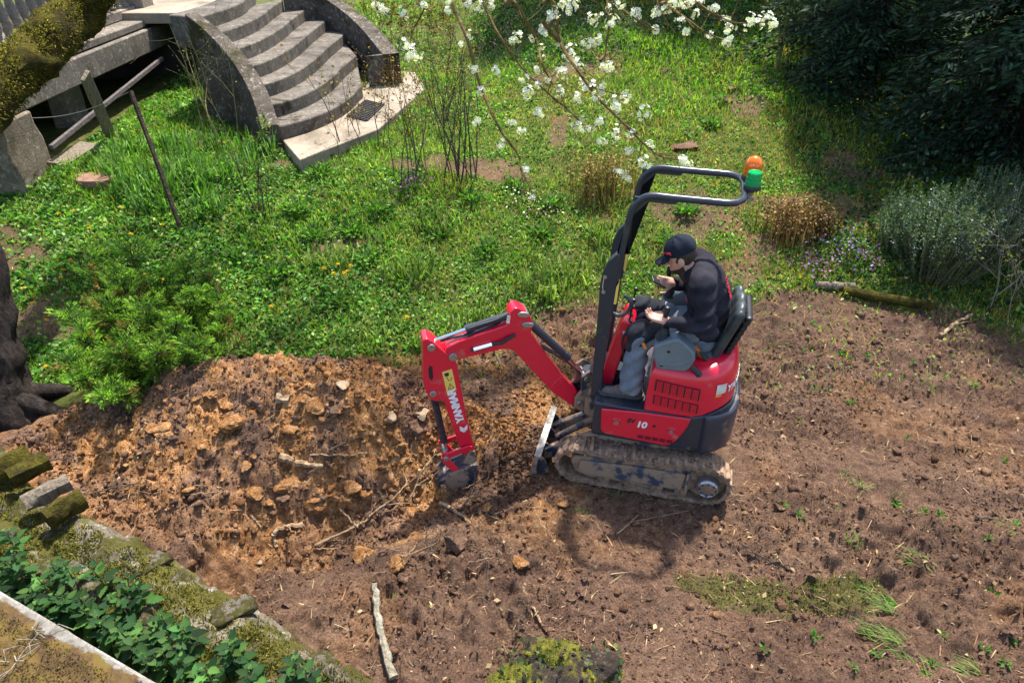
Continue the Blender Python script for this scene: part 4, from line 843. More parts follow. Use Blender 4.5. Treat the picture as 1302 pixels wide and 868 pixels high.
for s_ in (.07, -.07): MB().prism([(.91, .11), (.92, .21), (.965, .225), (1.02, .10), (1.07, .06), (1.085, .0), (1.06, .06)], s_*1.0-.008, s_+.008, BP).build('bucket_ear', NAVYM, bk, .004)
MB().prism([(1.09, -.265), (1.00, -.30), (.962, -.18), (.985, -.17), (1.015, -.262), (1.085, -.235)], .1262, .1275, BP).build('worn_edge', MATS['worn_steel'], bk)
for s_ in (-.095, -.032, .032, .095): MB().prism([(1.01, -.285), (1.02, -.31), (.945, -.345)], s_-.02, s_+.02, BP).build('tooth', MATS['worn_steel'], bk, .003)
# ------------------------------------------------------------------ operator (same frame as the machine)
def body_part(name, f, lo, hi, h, mat, par=None): V, F = surface_nets(f, lo, hi, h); return np_mesh(name, V, F, mat, par, None, True)
HC = np.array([-.035, 0, 1.775]); HR = roty(.42)      # head looks down over the lap
def H(p): return HC+HR@np.array(p, float)             # head-local point
def head_f(P):
    d = sd_ell(P, H((-.012, 0, .03)), (.098, .076, .098), HR)
    d = smin(d, sd_ell(P, H((.020, 0, -.045)), (.066, .056, .066), HR), .035)       # jaw
    d = smin(d, sd_cap(P, H((.080, 0, -.012)), H((.108, 0, -.038)), .009, .014), .012)   # nose
    d = smin(d, sd_ell(P, H((.078, 0, -.075)), (.016, .026, .009), HR), .008)       # lips
    d = smin(d, sd_ell(P, H((.068, 0, -.100)), (.022, .026, .018), HR), .02)         # chin
    d = smin(d, sd_ell(P, H((.078, 0, .016)), (.018, .05, .010), HR), .014)         # brow
    for s in (1, -1):
        d = np.maximum(d, -sd_ell(P, H((.098, s*.032, -.004)), (.016, .019, .012), HR))   # eye hollow
        d = smin(d, sd_ell(P, H((.080, s*.032, -.004)), (.012, .013, .012), HR), .003)
        d = smin(d, sd_ell(P, H((-.008, s*.080, -.018)), (.022, .011, .034), HR@np.array(roty(-.15))), .006)  # ear
    d = smin(d, sd_cap(P, (-.115, 0, 1.64), (-.055, 0, 1.725), .062, .056), .03)
    return d
def hand_f(P, w, k, palm_n, fingers, thumb):
    w, k = np.array(w, float), np.array(k, float); d = sd_cap(P, w, w+(k-w)*.25, .026, .03)
    ax = (k-w)/np.linalg.norm(k-w); n_ = np.array(palm_n, float); n_ -= ax*(n_@ax); n_ /= np.linalg.norm(n_); s_ = np.cross(n_, ax); R = np.stack([ax, s_, n_], 1)
    d = smin(d, sd_box(P, (w+k)/2+ax*.012, (.048, .040, .014), .013, R), .02)
    for (o, L1, L2, L3, c1, c2) in fingers:
        p = k+s_*o; a0 = ax
        for Lk, c_, r0 in ((L1, c1, .0095), (L2, c2, .0088), (L3, c2, .008)):
            cs_, sn = math.cos(c_), math.sin(c_); a1 = a0*cs_-n2*sn if False else None
            nn = np.cross(a0, s_); a0 = a0*cs_+nn*sn*HANDSIGN; q = p+a0*Lk; d = smin(d, sd_cap(P, p, q, r0, r0*.92), .005); p = q
    o, dirv = thumb; p = w+ax*.025+s_*o*.035; t1 = ax*.6+s_*o*.8-n_*.25*HANDSIGN; t1 /= np.linalg.norm(t1); q = p+t1*.05; d = smin(d, sd_cap(P, p, q, .014, .011), .012); t2 = ax*.95+s_*o*.15-n_*.4*HANDSIGN; t2 /= np.linalg.norm(t2)
    return smin(d, sd_cap(P, q, q+t2*.038, .0105, .009), .006)
SH, EL, WR = {1: (-.205, .185, 1.665), -1: (-.18, -.185, 1.665)}, {1: (-.285, .305, 1.405), -1: (-.16, -.315, 1.40)}, {1: (-.015, .30, 1.435), -1: (-.015, -.15, 1.475)}
HIP, KN, AN = {1: (-.27, .10, 1.20), -1: (-.27, -.10, 1.20)}, {1: (.155, .19, 1.235), -1: (.19, -.15, 1.245)}, {1: (.175, .26, .815), -1: (.285, -.13, .82)}
def torso_f(P, g=0):
    d = sd_ell(P, (-.285, 0, 1.24), (.135+g, .175+g, .135+g)); d = smin(d, sd_ell(P, (-.285, 0, 1.40), (.128+g, .178+g, .20+g), roty(-.10)), .08)
    d = smin(d, sd_ell(P, (-.245, 0, 1.565), (.125+g, .195+g, .16+g), roty(.30)), .08); d = smin(d, sd_cap(P, (-.20, -.14, 1.672), (-.20, .14, 1.672), .062+g), .07); return d
def body_f(P):
    d = torso_f(P, -.022); d = smin(d, sd_cap(P, (-.17, 0, 1.62), (-.10, 0, 1.68), .062), .05)
    for s in (1, -1):
        d = smin(d, sd_cap(P, SH[s], EL[s], .045, .036), .04); d = smin(d, sd_cap(P, EL[s], WR[s], .036, .024), .02)
        d = smin(d, sd_cap(P, HIP[s], KN[s], .072, .050), .05); d = smin(d, sd_cap(P, KN[s], AN[s], .050, .034), .03); d = smin(d, sd_cap(P, AN[s], (AN[s][0]-.01, AN[s][1], .775), .034), .02)
    return d
parts = [surface_nets(body_f, (-.5, -.42, .70), (.32, .42, 1.75), .016), surface_nets(head_f, (-.22, -.13, 1.58), (.13, .13, 1.93), .0055)]
HANDSIGN = 1
fg = [(.028, .034, .022, .016, .35, .45), (.010, .037, .025, .018, .32, .42), (-.010, .034, .023, .017, .36, .46), (-.028, .027, .018, .014, .42, .5)]
parts.append(surface_nets(lambda P: hand_f(P, (-.012, .30, 1.435), (.075, .295, 1.445), (0, .15, 1), fg, (-1, 0)), (-.06, .2, 1.34), (.2, .39, 1.52), .0045))
HANDSIGN = -1
fg2 = [(a, b, c, d_, e+.35, f_+.45) for a, b, c, d_, e, f_ in fg]
parts.append(surface_nets(lambda P: hand_f(P, (-.016, -.15, 1.475), (.06, -.115, 1.50), (-.5, .85, .3), fg2, (1, 0)), (-.07, -.26, 1.38), (.2, 0, 1.6), .0045))
V_, F_, off = [], [], 0
for V, F in parts: V_.append(V); F_.append(F[0]+off); off += len(V)
pers = np_mesh('person', np.concatenate(V_), [np.concatenate(F_)], MATS['skin'], None, None, True); pers.matrix_world = M_W
tag(pers, 'person in black cap and dark fleece jacket seated in the excavator looking at a phone', 'person')
# eyes, brows, beard, hair
for s in (1, -1):
    p = H((.083, s*.032, -.004)); MB().lathe([(.001, -.0085), (.006, -.006), (.0085, 0), (.006, .006), (.001, .0085)], p, 10).build('eye', MATS['white_print'], pers)
    MB().tube([H((.088, s*.016, .017)), H((.090, s*.034, .021)), H((.080, s*.054, .014))], [.004, .005, .003], 6).build('eyebrow', MATS['hair'], pers)
body_part('beard', lambda P: np.maximum(np.maximum(head_f(P)-.0025-.002*n3(P, 120), (P-H((0, 0, -.058)))@(HR@np.array([.35, 0, 1]))), -np.minimum((P-H((-.012, 0, 0)))@(HR@np.array([1., 0, 0])), sd_ell(P, H((.092, 0, -.077)), (.02, .024, .008), HR))), (-.12, -.10, 1.58), (.13, .10, 1.80), .005, MATS['hair'], pers)
body_part('hair', lambda P: np.maximum(sd_ell(P, H((-.022, 0, .015)), (.098, .083, .10), HR)-.003*n3(P, 90), np.maximum((P-H((.025, 0, 0)))@(HR@np.array([1., 0, .55])), -(P-H((0, 0, -.085)))@(HR@np.array([.5, 0, 1])))), (-.2, -.12, 1.6), (.1, .12, 1.92), .006, MATS['hair'], pers)
# cap with peak
cap = body_part('cap', lambda P: np.maximum(np.abs(sd_ell(P, H((-.014, 0, .045)), (.110, .090, .094), HR)+.0035*np.cos(6*np.arctan2(P[:, 1], (P-HC)@(HR@np.array([1., 0, 0])))))-.004, -((P-H((0, 0, .028)))@(HR@np.array([.06, 0, 1])))), (-.22, -.13, 1.68), (.14, .13, 1.97), .005, MATS['cap_cloth'], pers)
def peak_f(P):
    q = (P-HC)@HR; x, y, z = q[:, 0]-.07, q[:, 1], q[:, 2]-.032; zz = z+.9*y*y*3+.32*x; el = np.hypot(x/.105, y/.084)-1
    return np.maximum(np.maximum(np.abs(zz)-.004, el*.08), -x-.01)
body_part('peak', peak_f, (-.02, -.11, 1.62), (.18, .11, 1.84), .0045, MATS['cap_cloth'], cap)
text_mesh('YANMAR', .020, 'cap_lettering', MATS['red_print'], cap, frame(H((.066, .066, .066)), -(Vector(HR@np.array([-.62, .60, 0]))) * -1, Vector(HR@np.array([-.2, -.1, 1]))) , 0, .0008)
# jacket
def jacket_f(P):
    wr = .018*n3(P, 13, 3)+.009*np.sin(P[:, 2]*70+P[:, 0]*30+8*n3(P, 8))*np.clip(1.5-np.abs(P[:, 2]-1.4)*4, 0, 1)
    d = torso_f(P, .010)
    for s in (1, -1):
        d = smin(d, sd_cap(P, SH[s], EL[s], .082, .060), .05)
        fo = sd_cap(P, EL[s], WR[s], .060, .042); d = smin(d, fo, .03)
        cut = (P-np.array(WR[s]))@((np.array(WR[s])-np.array(EL[s]))/np.linalg.norm(np.array(WR[s])-np.array(EL[s]))); near = np.linalg.norm(P-np.array(WR[s]), axis=1) < .09
        d = np.where(near, np.maximum(d, cut), d)
    d = smin(d, sd_cap(P, (-.165, 0, 1.63), (-.105, 0, 1.695), .080, .074), .035); d = np.maximum(d, (P-np.array([-.095, 0, 1.705]))@np.array([.55, 0, .83]))
    d = np.maximum(d, 1.205+.02*np.cos(P[:, 0]*9)-P[:, 2]); return d+wr
jk = body_part('jacket', jacket_f, (-.52, -.44, 1.17), (.10, .44, 1.80), .0115, MATS['fleece'], pers)
text_mesh('YANMAR', .040, 'jacket_lettering', MATS['red_print'], jk, frame((-.378, .075, 1.62), Vector((-.40, .10, -1)), Vector((-.35, -.9, .1))), 0, .0012)
text_mesh('YANMAR', .016, 'jacket_lettering', MATS['red_print'], jk, frame((-.118, .09, 1.50), Vector((-.3, .9, 0)), Vector((.2, .1, 1))), 0, .001)
# trousers
def leg_f(P, s):
    d = sd_cap(P, HIP[s], KN[s], .098, .076); d = smin(d, sd_cap(P, KN[s], (AN[s][0], AN[s][1], .84), .078, .082), .045); d = smin(d, sd_cap(P, (AN[s][0], AN[s][1], .86), (AN[s][0]-.005, AN[s][1], .79), .080, .086), .03)
    d = d+.012*n3(P, 13, 7)+.007*np.sin(P[:, 2]*55+P[:, 0]*40+10*n3(P, 7, 4)); return np.maximum(d, .792+.1*(P[:, 0]-AN[s][0])*.3-P[:, 2])
def trou_f(P):
    d = sd_ell(P, (-.28, 0, 1.19), (.15, .185, .115)); 
    for s in (1, -1): d = smin(d, leg_f(P, s), .03)
    return d
tw_ = body_part('trousers', trou_f, (-.47, -.31, .77), (.33, .40, 1.34), .0115, MATS['trouser_grey'], pers)
for s in (1, -1):      # black reinforcement over the knee and thigh, orange tab
    k0 = np.array(KN[s]); body_part('knee_patch', lambda P: np.maximum(leg_f(P, s)-.005, np.maximum(np.maximum(sd_ell(P, k0+np.array([-.03, 0, -.015]), (.20, .2, .125), roty(.15)), -(P-k0-np.array([-.01, 0, -.07]))@np.array([.62, 0, .78])), np.abs(P[:, 1]-k0[1])-.085)), (-.2, k0[1]-.14, 1.0), (.33, k0[1]+.14, 1.36), .011, MATS['trouser_black'], tw_)
MB().box((.112, .2755, 1.19), (.022, .008, .055), Matrix.Rotation(.55, 3, 'Y')).build('orange_tab', MATS['sticker_orange'], tw_, .003)
# shoes
def shoe(s):
    a = np.array(AN[s]); heel = a+np.array([-.07, 0, 0]); dirx = np.array([.985, .12*s, 0]); toe = a+dirx*.185
    def up(P):
        d = sd_cap(P, (heel[0]+.02, heel[1], .772), (a[0]+.05, a[1], .772), .042, .041); d = smin(d, sd_cap(P, (a[0]+.02, a[1], .77), (toe[0]-.012, toe[1], .758), .040, .032), .04); d = smin(d, sd_cap(P, (a[0]-.01, a[1], .79), (a[0]-.012, a[1], .85), .048, .046), .03)
        return np.maximum(d+.003*n3(P, 60), .742-P[:, 2])
    sh = body_part('shoe', up, (a[0]-.15, a[1]-.13, .73), (a[0]+.26, a[1]+.13, .90), .008, MATS['shoe_suede'], pers)
    def sole(P): return np.maximum(np.maximum(sd_cap(P*np.array([1, 1, 0])+np.array([0, 0, .75]), (heel[0]+.012, heel[1], .75), (toe[0], toe[1], .75), .050, .046), P[:, 2]-.757), .731-P[:, 2])
    body_part('sole', sole, (a[0]-.15, a[1]-.13, .72), (a[0]+.26, a[1]+.13, .77), .007, MATS['shoe_dark'], sh)
    body_part('heel_panel', lambda P: np.maximum(up(P)-.004, np.maximum(P[:, 0]-(a[0]+.005), -(P[:, 2]-.755))), (a[0]-.15, a[1]-.12, .74), (a[0]+.05, a[1]+.12, .86), .008, MATS['shoe_dark'], sh)
    for k in range(4):
        c_ = a+dirx*(.045+.026*k); z = .822-.010*k-k*k*.0006; MB().tube([(c_[0], c_[1]-.032, z-.012), (c_[0]+.008, c_[1], z+.004), (c_[0], c_[1]+.032, z-.012)], .004, 5).build('lace', MATS['red_print'], sh)
shoe(1); shoe(-1)
# phone held in the far hand
ph = MB(M_W).box((.085, -.105, 1.500), (.012, .075, .13), Matrix.Rotation(.9, 3, 'Y') @ Matrix.Rotation(-.4, 3, 'X')).build('phone', MATS['black_plastic'], None, .006)
tag(ph, 'small black phone held up in the operator\'s hand', 'phone')
# ------------------------------------------------------------------ vegetation helpers
def merge(parts):
    V_, F_, C_, off = [], {}, [], 0
    for V, Fs, C in parts:
        V_.append(V); C_.append(C)
        for f in Fs: F_.setdefault(f.shape[1], []).append(f+off)
        off += len(V)
    return np.concatenate(V_), [np.concatenate(v) for v in F_.values()], np.concatenate(C_)
def leafset(P, D, L, Wd, col, r, lift=.25): V, Q = leaf_quads(P, D, L, Wd, r, lift); return V, [Q], np.repeat(col, 4, 0)
def bladeset(P, D, L, Wd, col, r, droop=.5, dark=.6):
    V, Q, T = blades(P, D, L, Wd, r, droop); c = np.repeat(col, 5, 0).reshape(-1, 5, 3).copy(); return V, [Q, T], c.reshape(-1, 3)
def unit(v): return v/(np.linalg.norm(v, axis=-1, keepdims=True)+1e-9)
# ------------------------------------------------------------------ lawn and ground cover (uncountable)
def dens(x, y):                                  # sparse patches of bare earth
    return (.14+.25*smooth(-.5, 1, x)+(.86-.25*smooth(-.5, 1, x))*smooth(.27, .36, fbm(x, y, 1.1, 4, 71)))*(1-.93*dirt_mask(x, y))
def lawn_points(n, xr, yr, seed):
    x, y = scatter(n, xr, yr, seed, 160); r = np.random.default_rng(seed+5)
    k = (r.random(len(x)) < dens(x, y)) & ~blocked(x, y); x, y = x[k], y[k]; px, py = proj_px(np.stack([x, y, terrain(x, y)], 1))
    return x, y, terrain(x, y), px, py, r
LG = np.array([(.135, .28, .02), (.19, .34, .03), (.26, .38, .045), (.085, .20, .02), (.36, .38, .08)])
LL = np.array([(.065, .205, .03), (.10, .28, .042), (.165, .35, .06), (.038, .13, .028), (.29, .41, .17)])
LS = np.array([(.38, .25, .04), (.42, .33, .09), (.30, .28, .05)])
acc = []
for n, xr, yr, seed in ((66000, (-7, 7), (4.9, 8.2), 101), (66000, (-8, 9), (8.2, 12.5), 102), (26000, (-4, 12), (12.5, 20), 103)):
    x, y, z, px, py, r = lawn_points(n, xr, yr, seed); m = len(x); tall = smooth(.5, .68, fbm(x, y, .9, 3, 81)); far = smooth(8, 14, y)
    L = (.035+.06*r.random(m)+.11*tall*r.random(m))*(1+.2*far); ylw = smooth(.42, .62, fbm(x, y, .7, 3, 91))*smooth(450, 750, px)
    col = colvar(m, r, LG); col = np.where((r.random(m) < ylw*.6)[:, None], colvar(m, r, LS), col)
    acc.append(bladeset(np.stack([x, y, z-.005], 1), dirs(m, r, .1, .75), L, .006+.005*r.random(m)+.006*far, col, r))
tag(np_mesh('lawn_grass', *merge(acc)[:2], MATS['leaf'], None, merge(acc)[2]), 'uneven spring grass growing on the garden slope', 'grass', kind='stuff')
acc = []
for n, xr, yr, seed in ((70000, (-7, 7), (4.9, 8.2), 111), (62000, (-8, 9), (8.2, 12.5), 112), (30000, (-4, 12), (12.5, 20), 113)):
    x, y, z, px, py, r = lawn_points(n, xr, yr, seed); m = len(x); left = smooth(650, 250, px)
    k = (r.random(m) < .30+.7*np.maximum(left, smooth(.45, .6, fbm(x, y, 1.9, 3, 95)))); x, y, z, px, left = x[k], y[k], z[k], px[k], left[k]; m = len(x); far = smooth(8, 14, y)
    clump = domes(x, y, .34, 9, .8); h = .01+.16*clump*(.25+.75*left)*r.random(m); L = (.022+.03*r.random(m)+.012*left)*(1+.5*far)
    pal = colvar(m, r, LL, .3)*(1-.25*left[:, None]*(r.random(m) < .5)[:, None])
    acc.append(leafset(np.stack([x, y, z+h], 1), dirs(m, r, .6, 1.55), L, L*(.5+.4*r.random(m)), pal, r))
tag(np_mesh('ground_cover', *merge(acc)[:2], MATS['leaf'], None, merge(acc)[2]), 'low leafy weeds covering the garden bank', 'ground cover', kind='stuff')
# ivy-like cover with shade painted into its colour, under the conifers and along the top
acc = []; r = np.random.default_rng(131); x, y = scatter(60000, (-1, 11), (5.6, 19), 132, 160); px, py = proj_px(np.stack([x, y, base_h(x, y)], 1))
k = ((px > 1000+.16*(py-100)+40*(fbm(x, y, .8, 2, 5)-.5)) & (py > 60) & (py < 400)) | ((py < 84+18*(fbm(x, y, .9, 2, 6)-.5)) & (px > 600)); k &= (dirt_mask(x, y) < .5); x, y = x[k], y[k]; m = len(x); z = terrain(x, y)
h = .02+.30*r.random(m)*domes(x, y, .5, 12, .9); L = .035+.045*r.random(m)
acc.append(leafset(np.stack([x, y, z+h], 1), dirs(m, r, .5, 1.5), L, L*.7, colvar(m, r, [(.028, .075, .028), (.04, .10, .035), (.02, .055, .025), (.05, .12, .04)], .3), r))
tag(np_mesh('shade_tinted_plants', *merge(acc)[:2], MATS['leaf'], None, merge(acc)[2]), 'low foliage coloured dark for the shade under the conifers', 'ground cover', kind='stuff')
# leaf litter and root scraps on the soil
acc = []; r = np.random.default_rng(141); x, y = scatter(18000, (-3.5, 6), (1.8, 6.4), 142); k = (dirt_mask(x, y) > .6) & (fbm(x, y, 1.0, 3, 33) > .5); x, y = x[k], y[k]; m = len(x); L = .015+.035*r.random(m)**2
acc.append(leafset(np.stack([x, y, surf(x, y)+.008], 1), dirs(m, r, 1.1, 1.7), L, L*(.3+.4*r.random(m)), colvar(m, r, [(.05, .03, .025), (.09, .05, .03), (.14, .09, .055), (.30, .22, .13), (.035, .025, .03)], .25), r))
x, y = scatter(5000, (-3.5, 6), (1.8, 6.4), 143); k = dirt_mask(x, y) > .6; x, y = x[k], y[k]; m = len(x); L = .03+.12*r.random(m)**3
acc.append(bladeset(np.stack([x, y, surf(x, y)+.006], 1), dirs(m, r, 1.2, 1.6), L, .003+.003*r.random(m), colvar(m, r, [(.24, .16, .09), (.16, .10, .06), (.38, .28, .17), (.09, .055, .035)], .2), r, .3))
tag(np_mesh('leaf_litter', *merge(acc)[:2], MATS['dry'], None, merge(acc)[2]), 'scraps of dead leaves and roots strewn over the soil', 'leaf litter', kind='stuff')
# moss patch left on the soil
acc = []; r = np.random.default_rng(151); x = r.uniform(.9, 3.2, 16000); y = r.uniform(2.4, 3.3, 16000); k = poly_sd(x, y, MOSSP)+(fbm(x, y, 7, 3, 9)-.5)*.24 > .0; k &= r.random(len(x)) < smooth(.3, .55, fbm(x, y, 9, 3, 66)); x, y = x[k], y[k]; m = len(x)
acc.append(bladeset(np.stack([x, y, terrain(x, y)-.004], 1), dirs(m, r, .1, 1.1), .012+.03*r.random(m), .004+.003*r.random(m), colvar(m, r, [(.11, .115, .025), (.16, .16, .04), (.07, .085, .02), (.2, .17, .06)], .3), r))
tag(np_mesh('moss_patch', *merge(acc)[:2], MATS['leaf'], None, merge(acc)[2]), 'patch of yellow green moss and short turf left on the bare soil', 'moss', kind='stuff')
# ------------------------------------------------------------------ stems
def grow(mb, p, d, L, r0, depth, rr, tips, bend=.35, kids=(2, 4), spread=.6, lift=.15, nseg=6, minr=.0016):
    p = np.array(p, float); d = unit(np.array(d, float)); pts = [p]; rad = [r0]; st = L/nseg
    for k in range(nseg):
        d = unit(d+rr.normal(0, bend/nseg**.5*.6, 3)+np.array([0, 0, lift/nseg])); p = p+d*st; pts.append(p); rad.append(max(minr, r0*(1-.75*(k+1)/nseg)))
    mb.tube(pts, rad, 5 if r0 > .006 else 4); tips += [(q, d, depth) for q in pts[nseg//2:]]
    if depth > 0:
        for _ in range(rr.integers(*kids)):
            i = rr.integers(nseg//3, nseg); dd = unit(unit(pts[i]-pts[i-1])+rr.normal(0, spread, 3)); grow(mb, pts[i], dd, L*rr.uniform(.35, .6), rad[i]*.7, depth-1, rr, tips, bend, kids, spread, lift, max(3, nseg-1), minr)
def shrub(name, px, py, h, n, r0, spreadbase, label, group, mat, leafcols, leafL, leafn, seed, tilt=.35, depth=2, kids=(2, 4), lean=(0, 0), tipsonly=False):
    q = ground_pt(px, py); o = empty(name, tuple(q), 0, label, 'shrub', group); rr = np.random.default_rng(seed); mb = MB(); tips = []
    for k in range(n):
        a = rr.uniform(0, 6.283); t = rr.uniform(.03, tilt); d = (math.cos(a)*math.sin(t)+lean[0], math.sin(a)*math.sin(t)+lean[1], math.cos(t))
        grow(mb, (rr.normal(0, spreadbase), rr.normal(0, spreadbase), -.05), d, h*rr.uniform(.6, 1.0), r0*rr.uniform(.6, 1.1), depth, rr, tips, kids=kids)
    mb.build('stems', mat, o)
    if leafn:
        T = np.array([t[0] for t in tips if (t[2] == 0 or not tipsonly) and t[0][2] > h*.2]); T = T[rr.integers(0, len(T), leafn)]+rr.normal(0, .02, (leafn, 3)); L = leafL*rr.uniform(.5, 1.2, leafn)
        np_mesh('foliage', *merge([leafset(T, dirs(leafn, rr, .3, 2.2), L, L*.55, colvar(leafn, rr, leafcols, .3), rr)])[:2], MATS['leaf'], o, np.repeat(colvar(leafn, rr, leafcols, .3), 4, 0))
    return o
BR = [(.20, .12, .03), (.24, .16, .05), (.12, .12, .03), (.16, .08, .03)]; YG = [(.16, .20, .04), (.12, .18, .03), (.24, .22, .06)]; GR = [(.07, .14, .03), (.10, .18, .04)]
shrub('rose_bush', 585, 228, 1.75, 15, .012, .10, 'tall bare stemmed bush with arching brown stems on the lawn', None, MATS['dark_twig'], BR+YG, .035, 500, 201, .42)
shrub('rose_bush', 520, 222, 1.45, 9, .009, .16, 'thin stemmed bush with bronze young leaves right of the paving slab', None, MATS['dark_twig'], BR, .04, 420, 202, .35)
shrub('rose_bush', 462, 196, 1.25, 7, .009, .16, 'sparse bush with bronze leaf tufts growing before the slab edge', None, MATS['dark_twig'], BR, .045, 260, 203, .38)
shrub('rose_bush', 553, 150, 1.5, 10, .009, .2, 'reddish leaved bush beyond the end of the paving slab', None, MATS['dark_twig'], BR+GR, .045, 600, 204, .4)
shrub('sapling', 285, 186, 1.75, 5, .013, .10, 'yellowish bare sapling shoots in front of the stair wall', None, MATS['green_twig'], YG, .03, 70, 205, .32, 2, (2, 4), (-.1, 0))
shrub('rose_bush', 333, 280, 1.15, 5, .010, .05, 'small bush with dark stems and yellow green top beside the stair foot', None, MATS['dark_twig'], YG+GR, .045, 240, 206, .3, 2, (1, 3), (0, 0), True)
shrub('young_tree', 990, 92, 1.75, 4, .016, .04, 'young tree with upright yellow green leafy shoots in the shade edge', None, MATS['green_twig'], [(.24, .24, .04), (.18, .2, .04)], .06, 420, 207, .45, 1, (1, 3))
shrub('dry_shrub', 1292, 392, 1.3, 12, .008, .2, 'tangled dry shrub with pale twigs and yellowish leaves by the rosemary', None, MATS['birch_stick'], [(.22, .2, .05), (.14, .16, .04)], .04, 320, 208, .8, 2, (2, 4), (-.1, -.1))
shrub('leaf_bush', 480, 55, 1.1, 12, .007, .3, 'leafy green bush behind the right stair wall', None, MATS['dark_twig'], GR+BR, .06, 1500, 209, .7)
shrub('leaf_bush', 560, 60, 1.2, 12, .007, .4, 'fresh green bush with bronze tips behind the rose stems', None, MATS['dark_twig'], GR+BR, .06, 1400, 210, .7)
# dried stalk clumps
def dry_clump(px, py, h, rad, n, label, seed, cols):
    q = ground_pt(px, py); o = empty('dried_clump', tuple(q), 0, label, 'dried plant'); r = np.random.default_rng(seed); P = np.stack([r.normal(0, rad, n), r.normal(0, rad*.7, n), np.full(n, -.03)], 1); D = dirs(n, r, .02, .28)
    L = h*r.uniform(.55, 1.1, n); a = bladeset(P, D, L, .008+.006*r.random(n), colvar(n, r, cols, .3), r, .3); np_mesh('stalks', *merge([a])[:2], MATS['dry'], o, a[2])
    m = n*9; i = r.integers(0, n, m); T = P[i]+D[i]*(L[i]*r.uniform(.45, 1.0, m))[:, None]+r.normal(0, .03, (m, 3)); s = .016+.022*r.random(m); c = colvar(m, r, cols, .35); b = leafset(T, dirs(m, r, .2, 2.6), s, s*.7, c, r); np_mesh('seed_heads', *merge([b])[:2], MATS['dry'], o, b[2])
TAN = [(.28, .17, .06), (.20, .115, .045), (.34, .23, .10), (.14, .08, .035)]
dry_clump(1000, 300, .50, .17, 260, 'brown dried flower clump on the lawn behind the operator', 221, TAN)
dry_clump(1035, 300, .42, .12, 120, 'dark dried stalks beside the brown clump at the shade edge', 222, [(.10, .06, .03), (.14, .09, .04)])
dry_clump(768, 250, .62, .22, 260, 'olive brown dried clump on the lawn left of the roll bar', 223, [(.24, .18, .055), (.17, .13, .04), (.30, .22, .08)])
dry_clump(493, 110, .5, .14, 120, 'small tan dried clump by the lower end of the right stair wall', 224, TAN)
# broad-leaved strap plants by the stair wall (long leaves)
def strap_clump(px, py, h, n, rad, label, seed, cols, group):
    q = ground_pt(px, py); r = np.random.default_rng(seed); P = np.stack([rad*r.normal(0, 1, n).clip(-1.5, 1.5), rad*.8*r.normal(0, 1, n).clip(-1.5, 1.5), np.full(n, -.02)], 1); D = dirs(n, r, .05, .65); L = h*r.uniform(.5, 1.1, n); a = bladeset(P, D, L, .014+.010*r.random(n), colvar(n, r, cols, .25), r, 1.0)
    o = np_mesh('strap_leaf_clump', *merge([a])[:2], MATS['leaf'], None, a[2]); o.location = q; tag(o, label, 'plant', group)
SG = [(.075, .18, .03), (.10, .22, .04), (.14, .26, .06), (.06, .14, .025)]
for k, (px, py) in enumerate([(150, 215), (175, 200), (200, 185), (225, 195), (250, 215), (185, 235), (215, 240), (245, 250), (270, 235), (290, 215), (205, 265), (260, 270), (165, 250), (235, 225), (280, 190), (320, 200)]):
    strap_clump(px+rng.normal(0, 4), py+rng.normal(0, 4), .42+.12*rng.random(), 90, .14, 'lush clump of long strap leaves '+beside(px, py), 230+k, SG, 'strap leaf clumps below the stair wall')
for k, (px, py, h) in enumerate([(640, 395, .32), (690, 372, .36), (720, 352, .34), (560, 440, .25), (605, 410, .26), (790, 330, .34), (470, 420, .26), (775, 300, .3), (420, 330, .26), (520, 345, .3), (560, 285, .26)]):
    strap_clump(px, py, h, 150, .16, 'tall tuft of bright grass '+beside(px, py), 260+k, [(.10, .19, .03), (.15, .23, .05), (.2, .25, .08)], 'tall grass tufts on the lawn')
# rosemary
def rosemary(px, py, n, rx, ry, h, seed, label, blue=.5):
    q = ground_pt(px, py); o = empty('rosemary_bush', tuple(q), 0, label, 'rosemary'); r = np.random.default_rng(seed); mb = MB(); Ps, Ds, Ls, Cs = [], [], [], []; fl = []
    for k in range(n):
        a = r.uniform(0, 6.283); u = math.sqrt(r.random()); b = np.array([rx*u*math.cos(a)*.45, ry*u*math.sin(a)*.45, 0]); d = unit(np.array([rx*u*math.cos(a)*.5+.12, ry*u*math.sin(a)*.5, h])+r.normal(0, .1, 3)); L = h*r.uniform(.65, 1.1); pts = [b+d*L*t+np.array([0, 0, .06*t*t]) for t in (0, .35, .7, 1)]
        mb.tube(pts, [.005, .004, .003, .002], 4); m = 100; t = r.uniform(.03, 1, m); P = np.array(pts[0])+d*(L*t)[:, None]+np.array([0, 0, .06])*(t*t)[:, None]; dd = unit(d+r.normal(0, .55, (m, 3))); Ps.append(P); Ds.append(dd); Ls.append(.022+.022*r.random(m)); Cs.append(colvar(m, r, [(.10, .17, .12), (.07, .125, .085), (.16, .23, .18)], .2))
        if r.random() < blue: mm = 9; t = r.uniform(.55, 1, mm); fl.append(np.array(pts[0])+d*(L*t)[:, None]+r.normal(0, .012, (mm, 3)))
    mb.build('stems', MATS['green_twig'], o); P, D, L, C = map(np.concatenate, (Ps, Ds, Ls, Cs)); a = leafset(P, D, L, L*.26, C, r); np_mesh('needles', *merge([a])[:2], MATS['leaf'], o, a[2])
    if fl: P = np.concatenate(fl); m = len(P); s = .012+.010*r.random(m); a = leafset(P, dirs(m, r, .2, 2), s, s*.9, colvar(m, r, [(.36, .40, .58), (.5, .53, .66)], .15), r); np_mesh('flowers', *merge([a])[:2], MATS['petal'], o, a[2])
rosemary(1195, 352, 330, .75, .5, .85, 281, 'rosemary bush with pale blue flowers at the right edge of the garden', .6)
